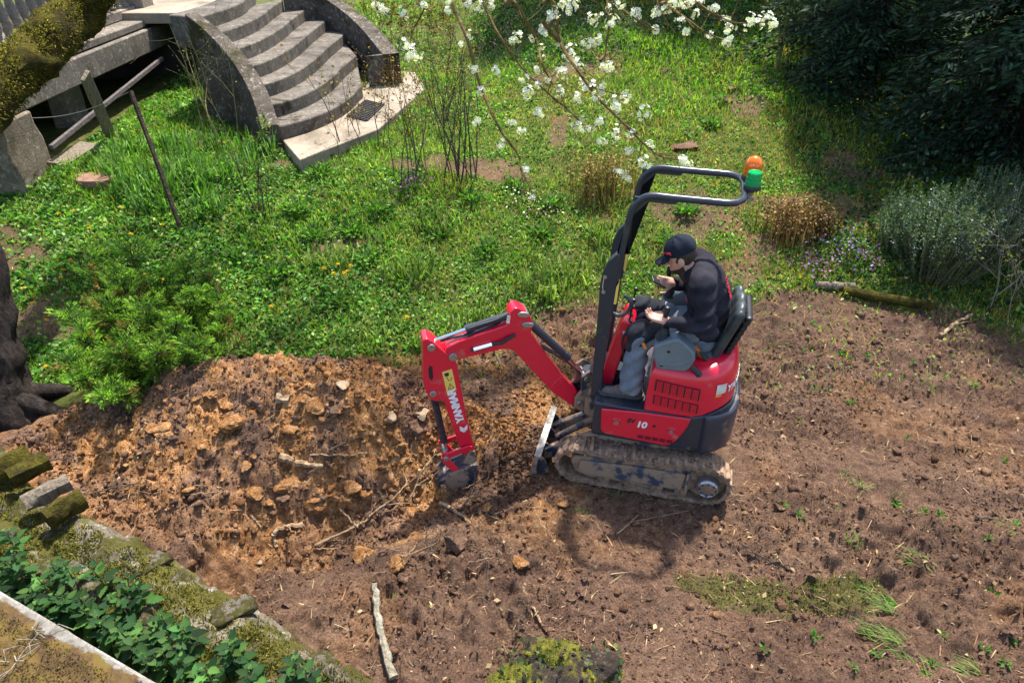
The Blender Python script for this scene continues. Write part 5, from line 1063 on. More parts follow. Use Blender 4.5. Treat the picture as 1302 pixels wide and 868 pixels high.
rosemary(1270, 318, 260, .85, .5, .80, 282, 'darker rosemary bush behind the pale flowering one', .25)
rosemary(1140, 318, 160, .45, .4, .60, 283, 'small rosemary bush in shade at the left end of the row', .1)
# ------------------------------------------------------------------ conifers
def conifer(x, y, h, rad, n, label, seed, cols, name='conifer', zlow=.05, lsz=1.0, pw=.7):
    z0 = float(base_h(x, y)); o = empty(name, (x, y, z0-.1), 0, label, 'tree'); r = np.random.default_rng(seed); mb = MB(); mb.tube([(0, 0, 0), (.05, 0, h*.5), (0, 0, h)], [.17, .10, .02], 8); mb.build('trunk', MATS['bark'], o); Ps, Ds, Ls, Cs = [], [], [], []; br = MB()
    for k in range(n):
        t = zlow+(1-zlow)*r.random()**1.25; zz = h*t; L = rad*(1-t)**pw*r.uniform(.7, 1.12)+.15; a = r.uniform(0, 6.283); d = np.array([math.cos(a), math.sin(a), .12-.25*(1-t)]); pts = [np.array([0, 0, zz])+d*L*s+np.array([0, 0, -.16*L*s*s]) for s in np.linspace(0, 1, 6)]
        br.tube(pts, [.022*(1-t)+.006, .015, .011, .008, .005, .003], 4); m = int(60*L+24); s = r.uniform(.12, 1.02, m)**.8; P = np.array([0, 0, zz])+d*(L*s)[:, None]+np.array([0, 0, -.16*L])*(s*s)[:, None]
        side = np.array([-math.sin(a), math.cos(a), 0]); off = r.normal(0, .16, m)*(1.05-s*.6); P = P+side*off[:, None]+np.array([0, 0, -.06])*np.abs(r.normal(0, 1, m))[:, None]; dd = unit(d*.8+side*np.sign(off)[:, None]*.7+r.normal(0, .25, (m, 3))-np.array([0, 0, .25])); Ps.append(P); Ds.append(dd); Ls.append((.07+.08*r.random(m))*lsz); Cs.append(colvar(m, r, cols, .35))
    br.build('branches', MATS['bark'], o); P, D, L, C = map(np.concatenate, (Ps, Ds, Ls, Cs)); a = leafset(P, D, L, L*.30, C, r, .1); np_mesh('crown', *merge([a])[:2], MATS['needle'], o, a[2])
DK = [(.022, .05, .028), (.016, .036, .022), (.035, .07, .036)]
conifer(5.35, 10.9, 7.5, 1.55, 330, 'dark green conifer at the back corner of the lawn', 301, DK)
conifer(6.55, 8.75, 8.0, 1.75, 480, 'dense blackish conifer with drooping sprays above the rosemary', 302, DK)
conifer(8.3, 10.6, 8.5, 2.0, 240, 'tall dark conifer standing behind the two front conifers', 303, DK)
conifer(8.6, 7.2, 8.0, 1.8, 200, 'dark conifer beyond the dry shrub on the right', 304, DK)
for k, (x, y, h, rad) in enumerate([(2.6, 17.9, 10.5, 2.3), (5.0, 17.6, 11, 2.3), (7.4, 16.6, 10.5, 2.2)]):
    conifer(x, y, h, rad, 340, ['dark conifer behind the top of the lawn', 'large dark conifer at the far corner beyond the lawn', 'dark conifer behind the tall conifer in the corner'][k], 310+k, DK, lsz=2.0, pw=.35)
# small upright cypress bush left of the heap
q = ground_pt(205, 512); cy = empty('cypress_bush', tuple(q), 0, 'feathery bright green evergreen bush behind the soil heap', 'evergreen bush'); r = np.random.default_rng(331); mb = MB(); Ps, Ds, Ls, Cs = [], [], [], []
TOPS = [(110, 330, 6.2, .9), (300, 395, 6.0, .8), (85, 400, 5.8, .8), (270, 350, 6.3, .8), (305, 440, 5.6, .7), (80, 460, 5.4, .8), (165, 312, 6.4, 1), (150, 345, 6.1, 1), (205, 345, 6.3, 1), (240, 335, 6.3, .9), (250, 372, 6.0, .8), (285, 372, 6.1, .7), (130, 385, 5.9, .9), (185, 390, 5.8, 1), (225, 410, 5.7, .9), (290, 415, 5.7, .7), (100, 430, 5.6, .8), (150, 440, 5.4, .9), (200, 450, 5.4, .8), (95, 480, 5.3, .7), (130, 505, 5.1, .7), (250, 440, 5.4, .7)]
for (tx, ty, dpt, w_) in TOPS:
    tip = np.array(at_d(tx, ty, dpt))-q; b0 = np.array([tip[0]*.25, tip[1]*.25, .0]); n_ = 8; ax = [b0*(1-s)+tip*s+np.array([0, 0, .10*math.sin(math.pi*s)]) for s in np.linspace(0, 1, n_)]; mb.tube(ax, list(np.linspace(.018, .004, n_)), 5); A = np.array(ax)
    for j in range(58):                     # side sprays: flat fans of scale leaves of very different length
        s = r.uniform(.15, 1); f = s*(n_-1); i = min(int(f), n_-2); c0 = A[i]+(A[i+1]-A[i])*(f-i); a_ = r.uniform(0, 6.283); Ls_ = r.uniform(.10, .34)*w_*(1.25-s*.5); d0 = unit(np.array([math.cos(a_), math.sin(a_), r.uniform(.2, 1.3)])); sd = unit(np.cross(d0, r.normal(size=3))); mb.tube([c0, c0+d0*Ls_], [.004, .0015], 3)
        m = int(36+200*Ls_); t = r.random(m)**.7; off = r.normal(0, 1, m)*(.15*Ls_+.022)*(1.1-t); P = c0+d0*(Ls_*t)[:, None]+sd*off[:, None]+r.normal(0, .008, (m, 3))-np.array([0, 0, .05])*(t*t)[:, None]*Ls_*2; dd = unit(d0*1.0+sd*np.sign(off)[:, None]*.55+r.normal(0, .2, (m, 3))); Ps.append(P); Ds.append(dd); Ls.append(.020+.03*r.random(m))
        tone = r.uniform(.65, 1.25)*(.45+.75*s); C = colvar(m, r, [(.06, .135, .02), (.085, .17, .022), (.045, .105, .018)], .2); k_ = t > .62; C[k_] = colvar(k_.sum(), r, [(.13, .23, .028), (.18, .28, .035), (.09, .18, .025)], .2)  # painted inner shade: sprays darken toward the stem base
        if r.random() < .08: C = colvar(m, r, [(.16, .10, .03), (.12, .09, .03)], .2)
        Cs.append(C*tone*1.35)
mb.build('stems', MATS['bark'], cy); P, D, L, C = map(np.concatenate, (Ps, Ds, Ls, Cs)); a = leafset(P, D, L, L*.22, C, r, .1); np_mesh('foliage', *merge([a])[:2], MATS['leaf'], cy, a[2])
# ------------------------------------------------------------------ cherry tree: trunk, mossy limb, blossoming branches
tb = ground_pt(8, 525); ch = empty('cherry_tree', tuple(tb), 0, 'old cherry tree with dark trunk, mossy limb and white blossoming branches', 'tree'); CB = np.array(tb)
def limb(name, pts, rad, mat, n=30, seg=14, rough=.04, seed=1):
    P = spline(np.array(pts)-CB, n); R = np.interp(np.linspace(0, 1, n), np.linspace(0, 1, len(rad)), rad); mb = MB(); mb.tube([tuple(p) for p in P], list(R), seg); rr = np.random.default_rng(seed); v = np.array(mb.v); c = np.repeat(P, seg, 0); d = v-c; ridge = .10*np.abs(np.sin(np.tile(np.arange(seg), n)*2.2+7*fbm(v[:, 2]*2, v[:, 0], 3, 3, 4))) if name == 'trunk' else 0; k = 1-ridge+rough*2*(fbm(v[:, 0]*1.3+v[:, 2], v[:, 1]+v[:, 2]*.8, 5, 3, seed)-.5)*2+rr.normal(0, rough*.3, len(v)); mb.v = [tuple(p) for p in c+d*k[:, None]]
    return mb.build(name, mat, ch, 0, 2, 0 if False else 60)
T1 = np.array(at_d(-48, 300, 5.55))
limb('trunk', [CB+(.05, 0, -.25), CB+(.0, .02, .15), CB*.55+T1*.45, T1, (-4.98, 4.95, 2.3)], [.40, .28, .235, .215, .19], MATS['bark'], 40, 40, .09, 3)
for k, (dx, dy, L) in enumerate([(.62, -.05, 1), (.45, .35, .8), (.1, -.5, .7)]): limb('root', [CB+(0, 0, .22), CB+(dx*.5, dy*.5, .10), CB+(dx, dy, -.03), CB+(dx*1.3, dy*1.3, -.15)], [.13, .075, .045, .03], MATS['bark'], 12, 10, .1, 5+k)
LM = [(-4.98, 4.85, 1.9), tuple(at_d(-75, 190, 5.45)), tuple(at_d(0, 112, 5.9)), tuple(at_d(62, 52, 6.3)), tuple(at_d(125, -18, 6.7)), (-2.9, 7.0, 4.3), (-1.0, 7.2, 5.0), (1.2, 7.3, 5.3), (3.2, 7.4, 5.7)]
limb('mossy_limb', LM, [.22, .21, .20, .195, .18, .14, .11, .08, .04], MATS['moss_bark'], 70, 22, .26, 9)
r = np.random.default_rng(341); mP = []; Pm = spline(np.array(LM[1:6]), 400)
m = 9000; i = r.integers(20, 330, m); t_ = unit(Pm[np.minimum(i+1, 399)]-Pm[i]); nrm = r.normal(size=(m, 3)); nrm[:, 2] += .5; nrm = unit(nrm-t_*(nrm*t_).sum(1)[:, None]); P = Pm[i]-CB+nrm*(.185+.03*r.random(m))[:, None]; L = .012+.028*r.random(m); a = bladeset(P, unit(nrm+r.normal(0, .5, (m, 3))), L, .008+.006*r.random(m), colvar(m, r, [(.10, .088, .015), (.16, .135, .022), (.06, .058, .012), (.22, .19, .04)], .3), r, .6); np_mesh('moss', *merge([a])[:2], MATS['leaf'], ch, a[2])['kind'] = 'stuff'
Z4 = lambda x, y: (440+x/2.245, y/2.245)
BRN = [([(330, -40), (385, 0), (430, 90), (500, 190), (570, 260), (640, 320), (690, 365)], 4.9), ([(560, -40), (590, 0), (612, 120), (660, 200), (720, 280), (790, 350), (850, 410), (900, 447), (965, 458)], 4.6), ([(450, -40), (485, 10), (545, 120), (558, 180), (590, 240), (615, 268)], 5.1), ([(745, -40), (752, 60), (742, 130), (745, 188)], 4.8),
       ([(740, -50), (770, 10), (850, 70), (885, 85)], 4.9), ([(880, -50), (915, 10), (965, 50), (1030, 95), (1092, 118)], 4.8), ([(960, -40), (1005, 10), (1060, 45), (1110, 66), (1200, 64)], 4.9), ([(300, 10), (345, 110), (385, 250), (440, 370), (490, 440), (500, 490), (512, 560)], 5.2), ([(200, -40), (225, 15), (190, 90), (178, 140)], 5.0), ([(640, -60), (650, 10), (700, 60), (705, 62)], 4.9), ([(90, -40), (105, 30), (170, 45)], 5.0), ([(560, 60), (630, 150), (655, 185), (700, 245), (800, 275)], 4.75)]
allb = []
for k, (pts, d) in enumerate(BRN):
    W_ = [np.array(at_d(*Z4(x, y), d+.12*math.sin(3*j+k))) for j, (x, y) in enumerate(pts)]
    if pts[0][1] < 0: anch = np.array([W_[0][0]*.9+.2, 7.25, 5.15]); W_ = [anch*.5+W_[0]*.5+np.array([0, 0, .15])]+W_
    P = spline(W_, 40)-CB; R = np.linspace(.017 if len(pts) > 4 else .011, .0035, 40); mb = MB(); mb.tube([tuple(p) for p in P], list(R), 6); rr = np.random.default_rng(350+k); tips = []
    for j in range(len(pts)*2):
        i = rr.integers(8, 38); grow(mb, P[i], unit(unit(P[i]-P[i-1])+rr.normal(0, .6, 3)), rr.uniform(.10, .32), .004, 0, rr, tips, .5, nseg=4)
    mb.build('branch', MATS['cherry_twig'], ch); allb.append(P+CB)
allP = np.concatenate(allb)
BL = [(105, 30, 1.2), (165, 40, 1), (165, 130, 1.2), (200, 150, 1.2), (180, 160, 1), (225, 15, .9), (345, 10, 1), (375, 20, 1.2), (290, 30, .8), (350, 105, .8), (365, 195, 1), (385, 260, 1), (430, 205, 1), (490, 105, 1.2), (475, 115, .9), (510, 225, .9), (520, 265, 1.1), (555, 320, 1), (475, 350, .9), (500, 375, .9), (440, 415, .7), (515, 490, .8), (375, 345, .9), (560, 85, 1), (585, 50, 1), (620, 10, .9), (640, 25, 1.1), (655, 10, .9), (630, 155, 1.2), (655, 185, 1), (620, 205, 1.1), (610, 265, .9), (660, 280, 1), (685, 125, .9), (710, 120, 1), (705, 60, 1), (760, 65, 1), (750, 190, 1.1), (780, 15, .9), (825, 40, 1.2), (730, 260, 1.1), (700, 250, .9), (770, 300, 1.1), (800, 275, 1), (845, 325, 1.2), (680, 365, 1.2), (660, 360, .8), (725, 345, .9), (730, 405, .9), (770, 380, 1.1), (815, 380, .8), (810, 430, .9), (870, 415, .8), (845, 465, 1), (870, 480, 1.1), (780, 490, .9), (800, 505, .9), (960, 455, 1.2), (975, 470, .9), (890, 35, 1.2), (915, 25, 1.2), (885, 85, .9), (955, 60, .7), (975, 90, .8), (1000, 40, .8), (985, 10, 1), (1010, 5, .8), (1055, 25, .9), (1095, 78, 1), (1090, 118, 1), (1150, 62, 1.2), (1175, 68, 1), (1200, 62, 1.2), (1220, 70, .9), (965, 15, 1), (945, 12, .9), (600, 35, .9), (565, 95, .8), (530, 110, .8), (640, 140, .8), (735, 190, .7), (775, 308, .8), (530, 565, .7), (410, 15, .8), (545, 200, .7)]
for _ in range(46):
    j = rng.integers(0, len(allP)); a_, b_ = proj_px(allP[j]); BL.append(((a_-440)*2.245+rng.normal(0, 12), b_*2.245+rng.normal(0, 12), rng.uniform(.3, .6)))
Vf, Ff, Cf = [], [], []
r = np.random.default_rng(371)
def flower_geo(r):
    V, F, C = [], [], []
    for k in range(5):
        a = k*1.2566+r.normal(0, .08); ca, sa = math.cos(a), math.sin(a); b = len(V)
        for u, w_, z in ((.12, 0, 0), (.6, .42, .16), (1.0, .22, .30), (1.0, -.22, .30), (.6, -.42, .16)): V.append((ca*u-sa*w_, sa*u+ca*w_, z+r.normal(0, .05)))
        F.append([b, b+1, b+2, b+3, b+4]); C += [(.88, .87, .83)]*5
    return np.array(V), np.array(F), np.array(C)
for bx, by, bs in BL:
    px, py = Z4(bx, by); d = np.linalg.norm(allP-at_d(px, py, 4.9), axis=1); PXY = np.array(proj_px(allP)).T; j = np.argmin(np.hypot(PXY[:, 0]-px, PXY[:, 1]-py)); dep = float((allP[j]-CO)@FW); c = np.array(at_d(px, py, dep))-CB
    o = empty('blossom_cluster', tuple(c)); bpy.data.objects.remove(o); parts_ = []; n_ = int(14*bs); sq_ = r.uniform(.55, 1.3, 3)
    for f in range(n_):
        u = unit(r.normal(size=3)); u = u*sq_; p = u*.050*bs*r.uniform(.25, 1.0); V, F, C = flower_geo(r); R = Matrix(((1, 0, 0), (0, 1, 0), (0, 0, 1))); q_ = Vector((0, 0, 1)).rotation_difference(Vector(unit(u+np.array([0, -.5, .1])))).to_matrix(); V = (V*.0158*r.uniform(.85, 1.15))@np.array(q_).T+p; parts_.append((V, [F], C*r.uniform(.85, 1.05)))
        parts_.append(leafset(p[None], unit(r.normal(size=(1, 3))), np.array([.008]), np.array([.007]), np.array([(.45, .42, .12)]), r)) if False else None
    if r.random() < .6:
        m = 3; P = r.normal(0, .03, (m, 3)); parts_.append(leafset(P, unit(r.normal(size=(m, 3))), np.full(m, .04), np.full(m, .016), colvar(m, r, [(.22, .17, .03), (.15, .18, .04)], .2), r))
    V, F, C = merge([p for p in parts_ if p]); ob = np_mesh('blossom_cluster', V, F, MATS['petal'], ch, C); ob.location = c
# unseen crown above the picture, added to shade the soil: limbs, blossom, young leaves
r = np.random.default_rng(381); mb = MB(); tips = []
for k in range(9):
    a = spline(LM[4:], 50)[r.integers(10, 48)]; grow(mb, a-CB, unit(np.array([r.normal(0, .8), r.normal(0, .8), .35])), 2.2, .05, 2, r, tips, .5, (3, 5), .7, .2, 7, .004)
mb.build('branch', MATS['bark'], ch)
m = 2500
u = unit(r.normal(size=(m, 3)))*(r.random(m)**(1/3))[:, None]; P = np.array([1.9, 7.1, 5.6])+u*np.array([5.2, 2.3, .9]); P = P[(fbm(P[:, 0], P[:, 1], 2.6, 3, 7) > .40)]; m = len(P); L = .05+.05*r.random(m); a = leafset(P-CB, dirs(m, r, .2, 2), L, L*.8, colvar(m, r, [(.78, .77, .72), (.7, .7, .64), (.2, .2, .05)], .1), r); np_mesh('crown', *merge([a])[:2], MATS['petal'], ch, a[2])
# ------------------------------------------------------------------ small flowers
def dandelion(px, py, k, kind='yellow'):
    q = ground_pt(px, py, .0); x, y = q[0], q[1]; z = float(terrain(x, y)); r = np.random.default_rng(400+k); o = empty('dandelion', (x, y, z), 0, 'yellow dandelion flower '+beside(px, py), 'flower', 'dandelions in the weeds'); h = .16+.1*r.random()
    st = MB().tube([(0, 0, 0), (.01, 0, h*.6), (r.normal(0, .015), 0, h)], .003, 4); st.build('stalk', MATS['green_twig'], o); m = 36; P = np.tile((0, 0, h), (m, 1)); D = dirs(m, r, .5, 1.6); L = .018+.012*r.random(m); a = leafset(P+r.normal(0, .002, (m, 3)), D, L, L*.4, colvar(m, r, [(.75, .46, .02), (.8, .56, .04)], .1), r); np_mesh('flower_head', *merge([a])[:2], MATS['petal'], o, a[2])
for k, (px, py) in enumerate([(80, 282), (100, 283), (118, 300), (127, 308), (123, 316), (97, 347), (85, 351), (82, 363), (50, 387), (48, 394), (35, 377), (62, 410), (212, 369), (285, 394), (297, 397), (183, 332), (184, 351), (413, 358), (424, 357), (430, 352), (437, 360), (441, 350), (445, 348), (347, 400), (357, 407), (208, 293), (65, 475), (170, 309), (516, 417), (160, 278)]): dandelion(px+4, py+12, k)
def flower_patch(name, px, py, n, rad, cols, label, seed, h=.12, leafcol=GR):
    q = ground_pt(px, py); o = empty(name, tuple(q), 0, label, 'flowers'); r = np.random.default_rng(seed); P = np.stack([r.normal(0, rad, n), r.normal(0, rad, n), np.zeros(n)], 1); P[:, 2] = terrain(P[:, 0]+q[0], P[:, 1]+q[1])-q[2]+h*r.uniform(.5, 1.2, n); s = .02+.015*r.random(n); a = leafset(P, dirs(n, r, .4, 1.7), s, s*.9, colvar(n, r, cols, .2), r); np_mesh('blooms', *merge([a])[:2], MATS['petal'], o, a[2])
    m = n*3; P = np.stack([r.normal(0, rad*1.1, m), r.normal(0, rad*1.1, m), np.zeros(m)], 1); P[:, 2] = terrain(P[:, 0]+q[0], P[:, 1]+q[1])-q[2]+h*r.uniform(0, .8, m); s = .03+.03*r.random(m); a = leafset(P, dirs(m, r, .3, 1.4), s, s*.5, colvar(m, r, leafcol, .3), r); np_mesh('leaves', *merge([a])[:2], MATS['leaf'], o, a[2])
PU = [(.35, .08, .36), (.42, .14, .42), (.26, .08, .34)]; PK = [(.55, .18, .35), (.6, .3, .42)]; YE = [(.75, .55, .04)]
for k, (px, py, n, rad, cols, lab, hh) in enumerate([(518, 240, 60, .10, PU, 'small magenta flowers in the grass beside the bare bush', .14), (1035, 345, 120, .16, PU, 'pink violet flower cushion at the soil edge below the dried clump', .12), (1075, 330, 120, .16, [(.28, .22, .5), (.4, .3, .6)], 'lilac flower cushion in shade beside the pink one', .12), (1105, 340, 60, .10, PU, 'small violet flowers near the rosemary', .12), (690, 270, 80, .14, PK+[(.5, .6, .3)], 'pale pink cushion of flowers on the lawn near the dried clump', .08), (660, 250, 60, .12, [(.6, .65, .4)], 'pale green primrose rosettes on the lawn', .08), (590, 28, 260, .5, PU+PK, 'pink flowers in the bed behind the bare bushes', .3), (650, 48, 160, .5, PK, 'rosy flowers at the top of the lawn', .2), (730, 40, 130, .7, [(.2, .1, .4)], 'violet flowers in the shaded bed behind the lawn', .2), (860, 50, 150, .8, [(.2, .1, .4)], 'violet flowers in deep shade near the young tree', .2), (1110, 135, 130, .45, YE, 'yellow poppy like flowers under the dark conifers', .40), (1160, 175, 90, .4, YE, 'yellow flowers beside the rosemary in shade', .35)]): flower_patch('flower_patch', px, py, n, rad, cols, lab, 430+k, hh)
# leafy green tussocks with pale rosettes (weeds one can pick out)
def weed(px, py, k, label, group, n=120, rad=.12, L0=.09, cols=SG):
    q = ground_pt(px, py); r = np.random.default_rng(460+k); D = dirs(n, r, .5, 1.45); P = np.stack([r.normal(0, rad*.3, n), r.normal(0, rad*.3, n), np.zeros(n)], 1)+D*(rad*r.random(n))[:, None]; L = L0*r.uniform(.6, 1.2, n); a = leafset(P, D, L, L*.4, colvar(n, r, cols, .25), r); o = np_mesh('broadleaf_weed', *merge([a])[:2], MATS['leaf'], None, a[2]); o.location = (q[0], q[1], float(terrain(q[0], q[1]))); tag(o, label, 'weed', group)
for k, (px, py) in enumerate([(380, 272), (430, 385), (600, 258), (470, 330), (700, 262), (655, 235), (400, 300), (300, 330), (560, 300), (690, 300), (620, 320), (350, 350), (480, 270), (405, 225), (905, 160), (850, 315), (870, 275), (450, 295)]): weed(px, py, k, 'leafy green rosette weed '+beside(px, py), 'rosette weeds on the lawn')
# ------------------------------------------------------------------ mossy garden wall (lower left)
WA, WB = np.array([-4.35, 4.02]), np.array([-.38, 1.80]); wt = (WB-WA)/np.linalg.norm(WB-WA); wn = np.array([wt[1], -wt[0]])*1.0
if wn[1] > 0: wn = -wn                      # towards the house
WL = np.linalg.norm(WB-WA)
gw = empty('garden_wall', (float(WA[0]), float(WA[1]), 0), 0, 'low rough stone wall overgrown with moss along the soil', 'wall'); GO = np.array([WA[0], WA[1], 0])
U, Vv = np.meshgrid(np.arange(-.3, WL+.3, .02), np.arange(-.10, .62, .02), indexing='ij'); PX = WA[0]+wt[0]*U+wn[0]*Vv; PY = WA[1]+wt[1]*U+wn[1]*Vv
PZ = .20*smooth(-.10, .06, Vv)*(1-smooth(.46, .62, Vv)*1.6)+(.09*domes(PX, PY, .30, 14, .9)+.05*domes(PX, PY, .14, 15)+(fbm(PX, PY, 8, 4, 30)-.5)*.10+(fbm(PX, PY, 30, 3, 31)-.5)*.03)-.03
ii = np.arange(PX.size).reshape(PX.shape); Q = np.stack([ii[:-1, :-1], ii[:-1, 1:], ii[1:, 1:], ii[1:, :-1]], -1).reshape(-1, 4)
np_mesh('rubble_core', np.stack([PX, PY, PZ], -1).reshape(-1, 3)-GO, [Q], MATS['wall_stone'], gw, None, True)
def wz(u, v): return np.interp(v, [-.1, .06, .46, .62], [0, .2, .2, -.1])
r = np.random.default_rng(501); variants = []
for k in range(6):
    V, F = ico(3, 900+k); variants.append((V, F))
smesh = []
for k in range(6):
    V, F = variants[k]; V = V*(1+.10*(fbm(V[:, 0]*1.2+V[:, 2], V[:, 1]+V[:, 2]*.7, 2.5, 3, k)[:, None]-.5)); me_o = np_mesh('stone', V, [F], MATS['wall_stone'], gw, None, True); smesh.append(me_o.data); bpy.data.objects.remove(me_o)
for k in range(58):
    u = r.uniform(0, WL); v = r.choice([.06, .22, .38, .5])+r.normal(0, .04); s = r.uniform(.07, .16); x, y = WA+wt*u+wn*v; o = link('stone', smesh[k % 6], None, gw); o.location = Vector((x, y, float(wz(u, v))+r.uniform(-.09, -.03)))-Vector(GO); o.scale = (s*1.2, s, s*.8); o.rotation_euler = (r.normal(0, .25), r.normal(0, .25), r.uniform(0, 6.28))
# moss cushions over the wall
m = 40000; u = r.uniform(0, WL, m); v = r.uniform(-.06, .6, m); x = WA[0]+wt[0]*u+wn[0]*v; y = WA[1]+wt[1]*u+wn[1]*v; k = (fbm(x, y, 2.4, 4, 52) > .40); u, v, x, y = u[k], v[k], x[k], y[k]; m = len(u)
iu = np.clip(((u+.3)/.02).astype(int), 0, PZ.shape[0]-1); iv = np.clip(((v+.10)/.02).astype(int), 0, PZ.shape[1]-1); z = PZ[iu, iv]; L = .010+.022*r.random(m)
a = bladeset(np.stack([x, y, z-.003], 1)-GO, dirs(m, r, .0, 1.0), L, .006+.004*r.random(m), colvar(m, r, [(.10, .095, .016), (.16, .14, .025), (.065, .075, .014), (.22, .19, .04)], .3), r); o = np_mesh('moss', *merge([a])[:2], MATS['leaf'], gw, a[2]); o['kind'] = 'stuff'
# rotten split logs on the wall
for k, (pa, pb, rad, lab) in enumerate([((12, 608), (62, 585), .075, 'mossy rotten log piece lying highest on the wall'), ((30, 640), (88, 612), .07, 'pale split log with bare wood lying among the mossy pieces'), ((58, 660), (104, 632), .08, 'thick moss covered log at the lower end of the log pile'), ((-10, 600), (35, 575), .08, 'moss covered log at the far end of the wall')]):
    A, B = at_z(*pa, .34), at_z(*pb, .34); n_ = 12; P = np.linspace(A, B, n_); mb = MB(); mb.tube([tuple(p) for p in P], rad, 9); v_ = np.array(mb.v); c_ = np.repeat(P, 9, 0); v_ = c_+(v_-c_)*(1+.35*np.cos(np.tile(np.arange(9), n_)*2.1+k)[:, None]*.25+.5*(fbm(v_[:, 0]*2+v_[:, 2]*3, v_[:, 1]*2+v_[:, 2]*3, 6, 2, k)[:, None]-.5)); mb.v = [tuple(p) for p in v_]
    tag(mb.build('rotten_log', MATS['old_wood' if k == 1 else 'moss_bark'], None), lab, 'log')
# ------------------------------------------------------------------ parapet with mossy coping (bottom left corner)
cz = .85; A, B = at_z(-120, 680, cz), at_z(330, 945, cz); e = (B-A)/np.linalg.norm(B-A); nn = np.array([e[1], -e[0], 0]); nn = nn if nn[1] < 0 else -nn
pa = empty('parapet', (float(A[0]), float(A[1]), 0), 0, 'corner of a parapet whose coping is covered in brown moss', 'parapet'); PO = np.array([A[0], A[1], 0.]); Lp_ = np.linalg.norm(B-A)
U, Vv = np.meshgrid(np.arange(0, Lp_, .012), np.arange(0, .62, .012), indexing='ij'); X2 = A[0]+e[0]*U+nn[0]*Vv; Y2 = A[1]+e[1]*U+nn[1]*Vv; wear = .018*(fbm(U, Vv*0+1, 6, 3, 3)-.5)
X2 += nn[0]*0-nn[0]*wear*(Vv < .006); Y2 -= nn[1]*wear*(Vv < .006); Z2 = cz+(fbm(X2, Y2, 14, 4, 77)-.5)*.05*smooth(.03, .09, Vv)+.012*smooth(.04, .08, Vv+(fbm(X2, Y2, 8, 3, 4)-.5)*.08)-.01*smooth(.02, .0, Vv)
ii = np.arange(X2.size).reshape(X2.shape); Q = np.stack([ii[:-1, :-1], ii[:-1, 1:], ii[1:, 1:], ii[1:, :-1]], -1).reshape(-1, 4)
edge_m = np.clip(.5+(.034-Vv-(fbm(X2, Y2, 9, 4, 41)-.5)*.07)*14, 0, 1)
Vt = np.stack([X2, Y2, Z2], -1).reshape(-1, 3)-PO
np_mesh('coping_top', Vt, [Q], MATS['coping'], pa, np.repeat(edge_m.reshape(-1, 1), 3, 1), True)
mb = MB(); a0, b0 = A-nn*.0, B-nn*.0; mb.add([tuple(np.array(p)-PO) for p in [a0+(0, 0, -.004), b0+(0, 0, -.004), b0+nn*.62+(0, 0, -.03), a0+nn*.62+(0, 0, -.03), a0+(0, 0, -.10), b0+(0, 0, -.10), b0+nn*.62+(0, 0, -.10), a0+nn*.62+(0, 0, -.10)]], [(4, 5, 6, 7), (0, 1, 5, 4), (2, 3, 7, 6), (1, 2, 6, 5), (3, 0, 4, 7), (0, 3, 2, 1)]); mb.build('coping_slab', MATS['coping_edge'], pa)
a1, b1 = A+nn*.06, B+nn*.06; mb = MB(); mb.add([tuple(np.array(p)-PO) for p in [(*a1[:2], -.5), (*b1[:2], -.5), (*(b1+nn*.5)[:2], -.5), (*(a1+nn*.5)[:2], -.5), (*a1[:2], cz-.09), (*b1[:2], cz-.09), (*(b1+nn*.5)[:2], cz-.09), (*(a1+nn*.5)[:2], cz-.09)]], [(0, 1, 2, 3), (4, 7, 6, 5), (0, 4, 5, 1), (1, 5, 6, 2), (2, 6, 7, 3), (3, 7, 4, 0)]); mb.build('parapet_wall', MATS['wall_stone'], pa)
m = 16000; i = r.integers(0, X2.size, m); ok = (Vv.ravel()[i] > .07) & (fbm(X2.ravel()[i], Y2.ravel()[i], 7, 3, 12) > .44); i = i[ok]; m = len(i); L = .006+.014*r.random(m)
a = bladeset(Vt[i]+r.normal(0, .004, (m, 3))*np.array([1, 1, 0]), dirs(m, r, 0, 1.1), L, .004+.003*r.random(m), colvar(m, r, [(.11, .08, .02), (.16, .12, .03), (.08, .05, .025), (.13, .12, .025)], .3), r); o = np_mesh('moss', *merge([a])[:2], MATS['leaf'], pa, a[2]); o['kind'] = 'stuff'
for k, (px, py) in enumerate([(20, 838), (55, 810)]):
    mb = MB(); rr = np.random.default_rng(520+k); q = at_z(px, py, cz+.02)
    for j in range(6): p0 = q+np.append(rr.normal(0, .03, 2), 0); d_ = rr.normal(0, 1, 3); d_[2] = .15; mb.tube([tuple(p0), tuple(p0+unit(d_)*.05+(0, 0, .01)), tuple(p0+unit(d_+rr.normal(0, .4, 3))*.10)], .0025, 4)
    tag(mb.build('dead_twig', MATS['birch_stick']), ['pale dry twigs lying on the mossy coping', 'few dry stems on the coping beside its white edge'][k], 'twig')
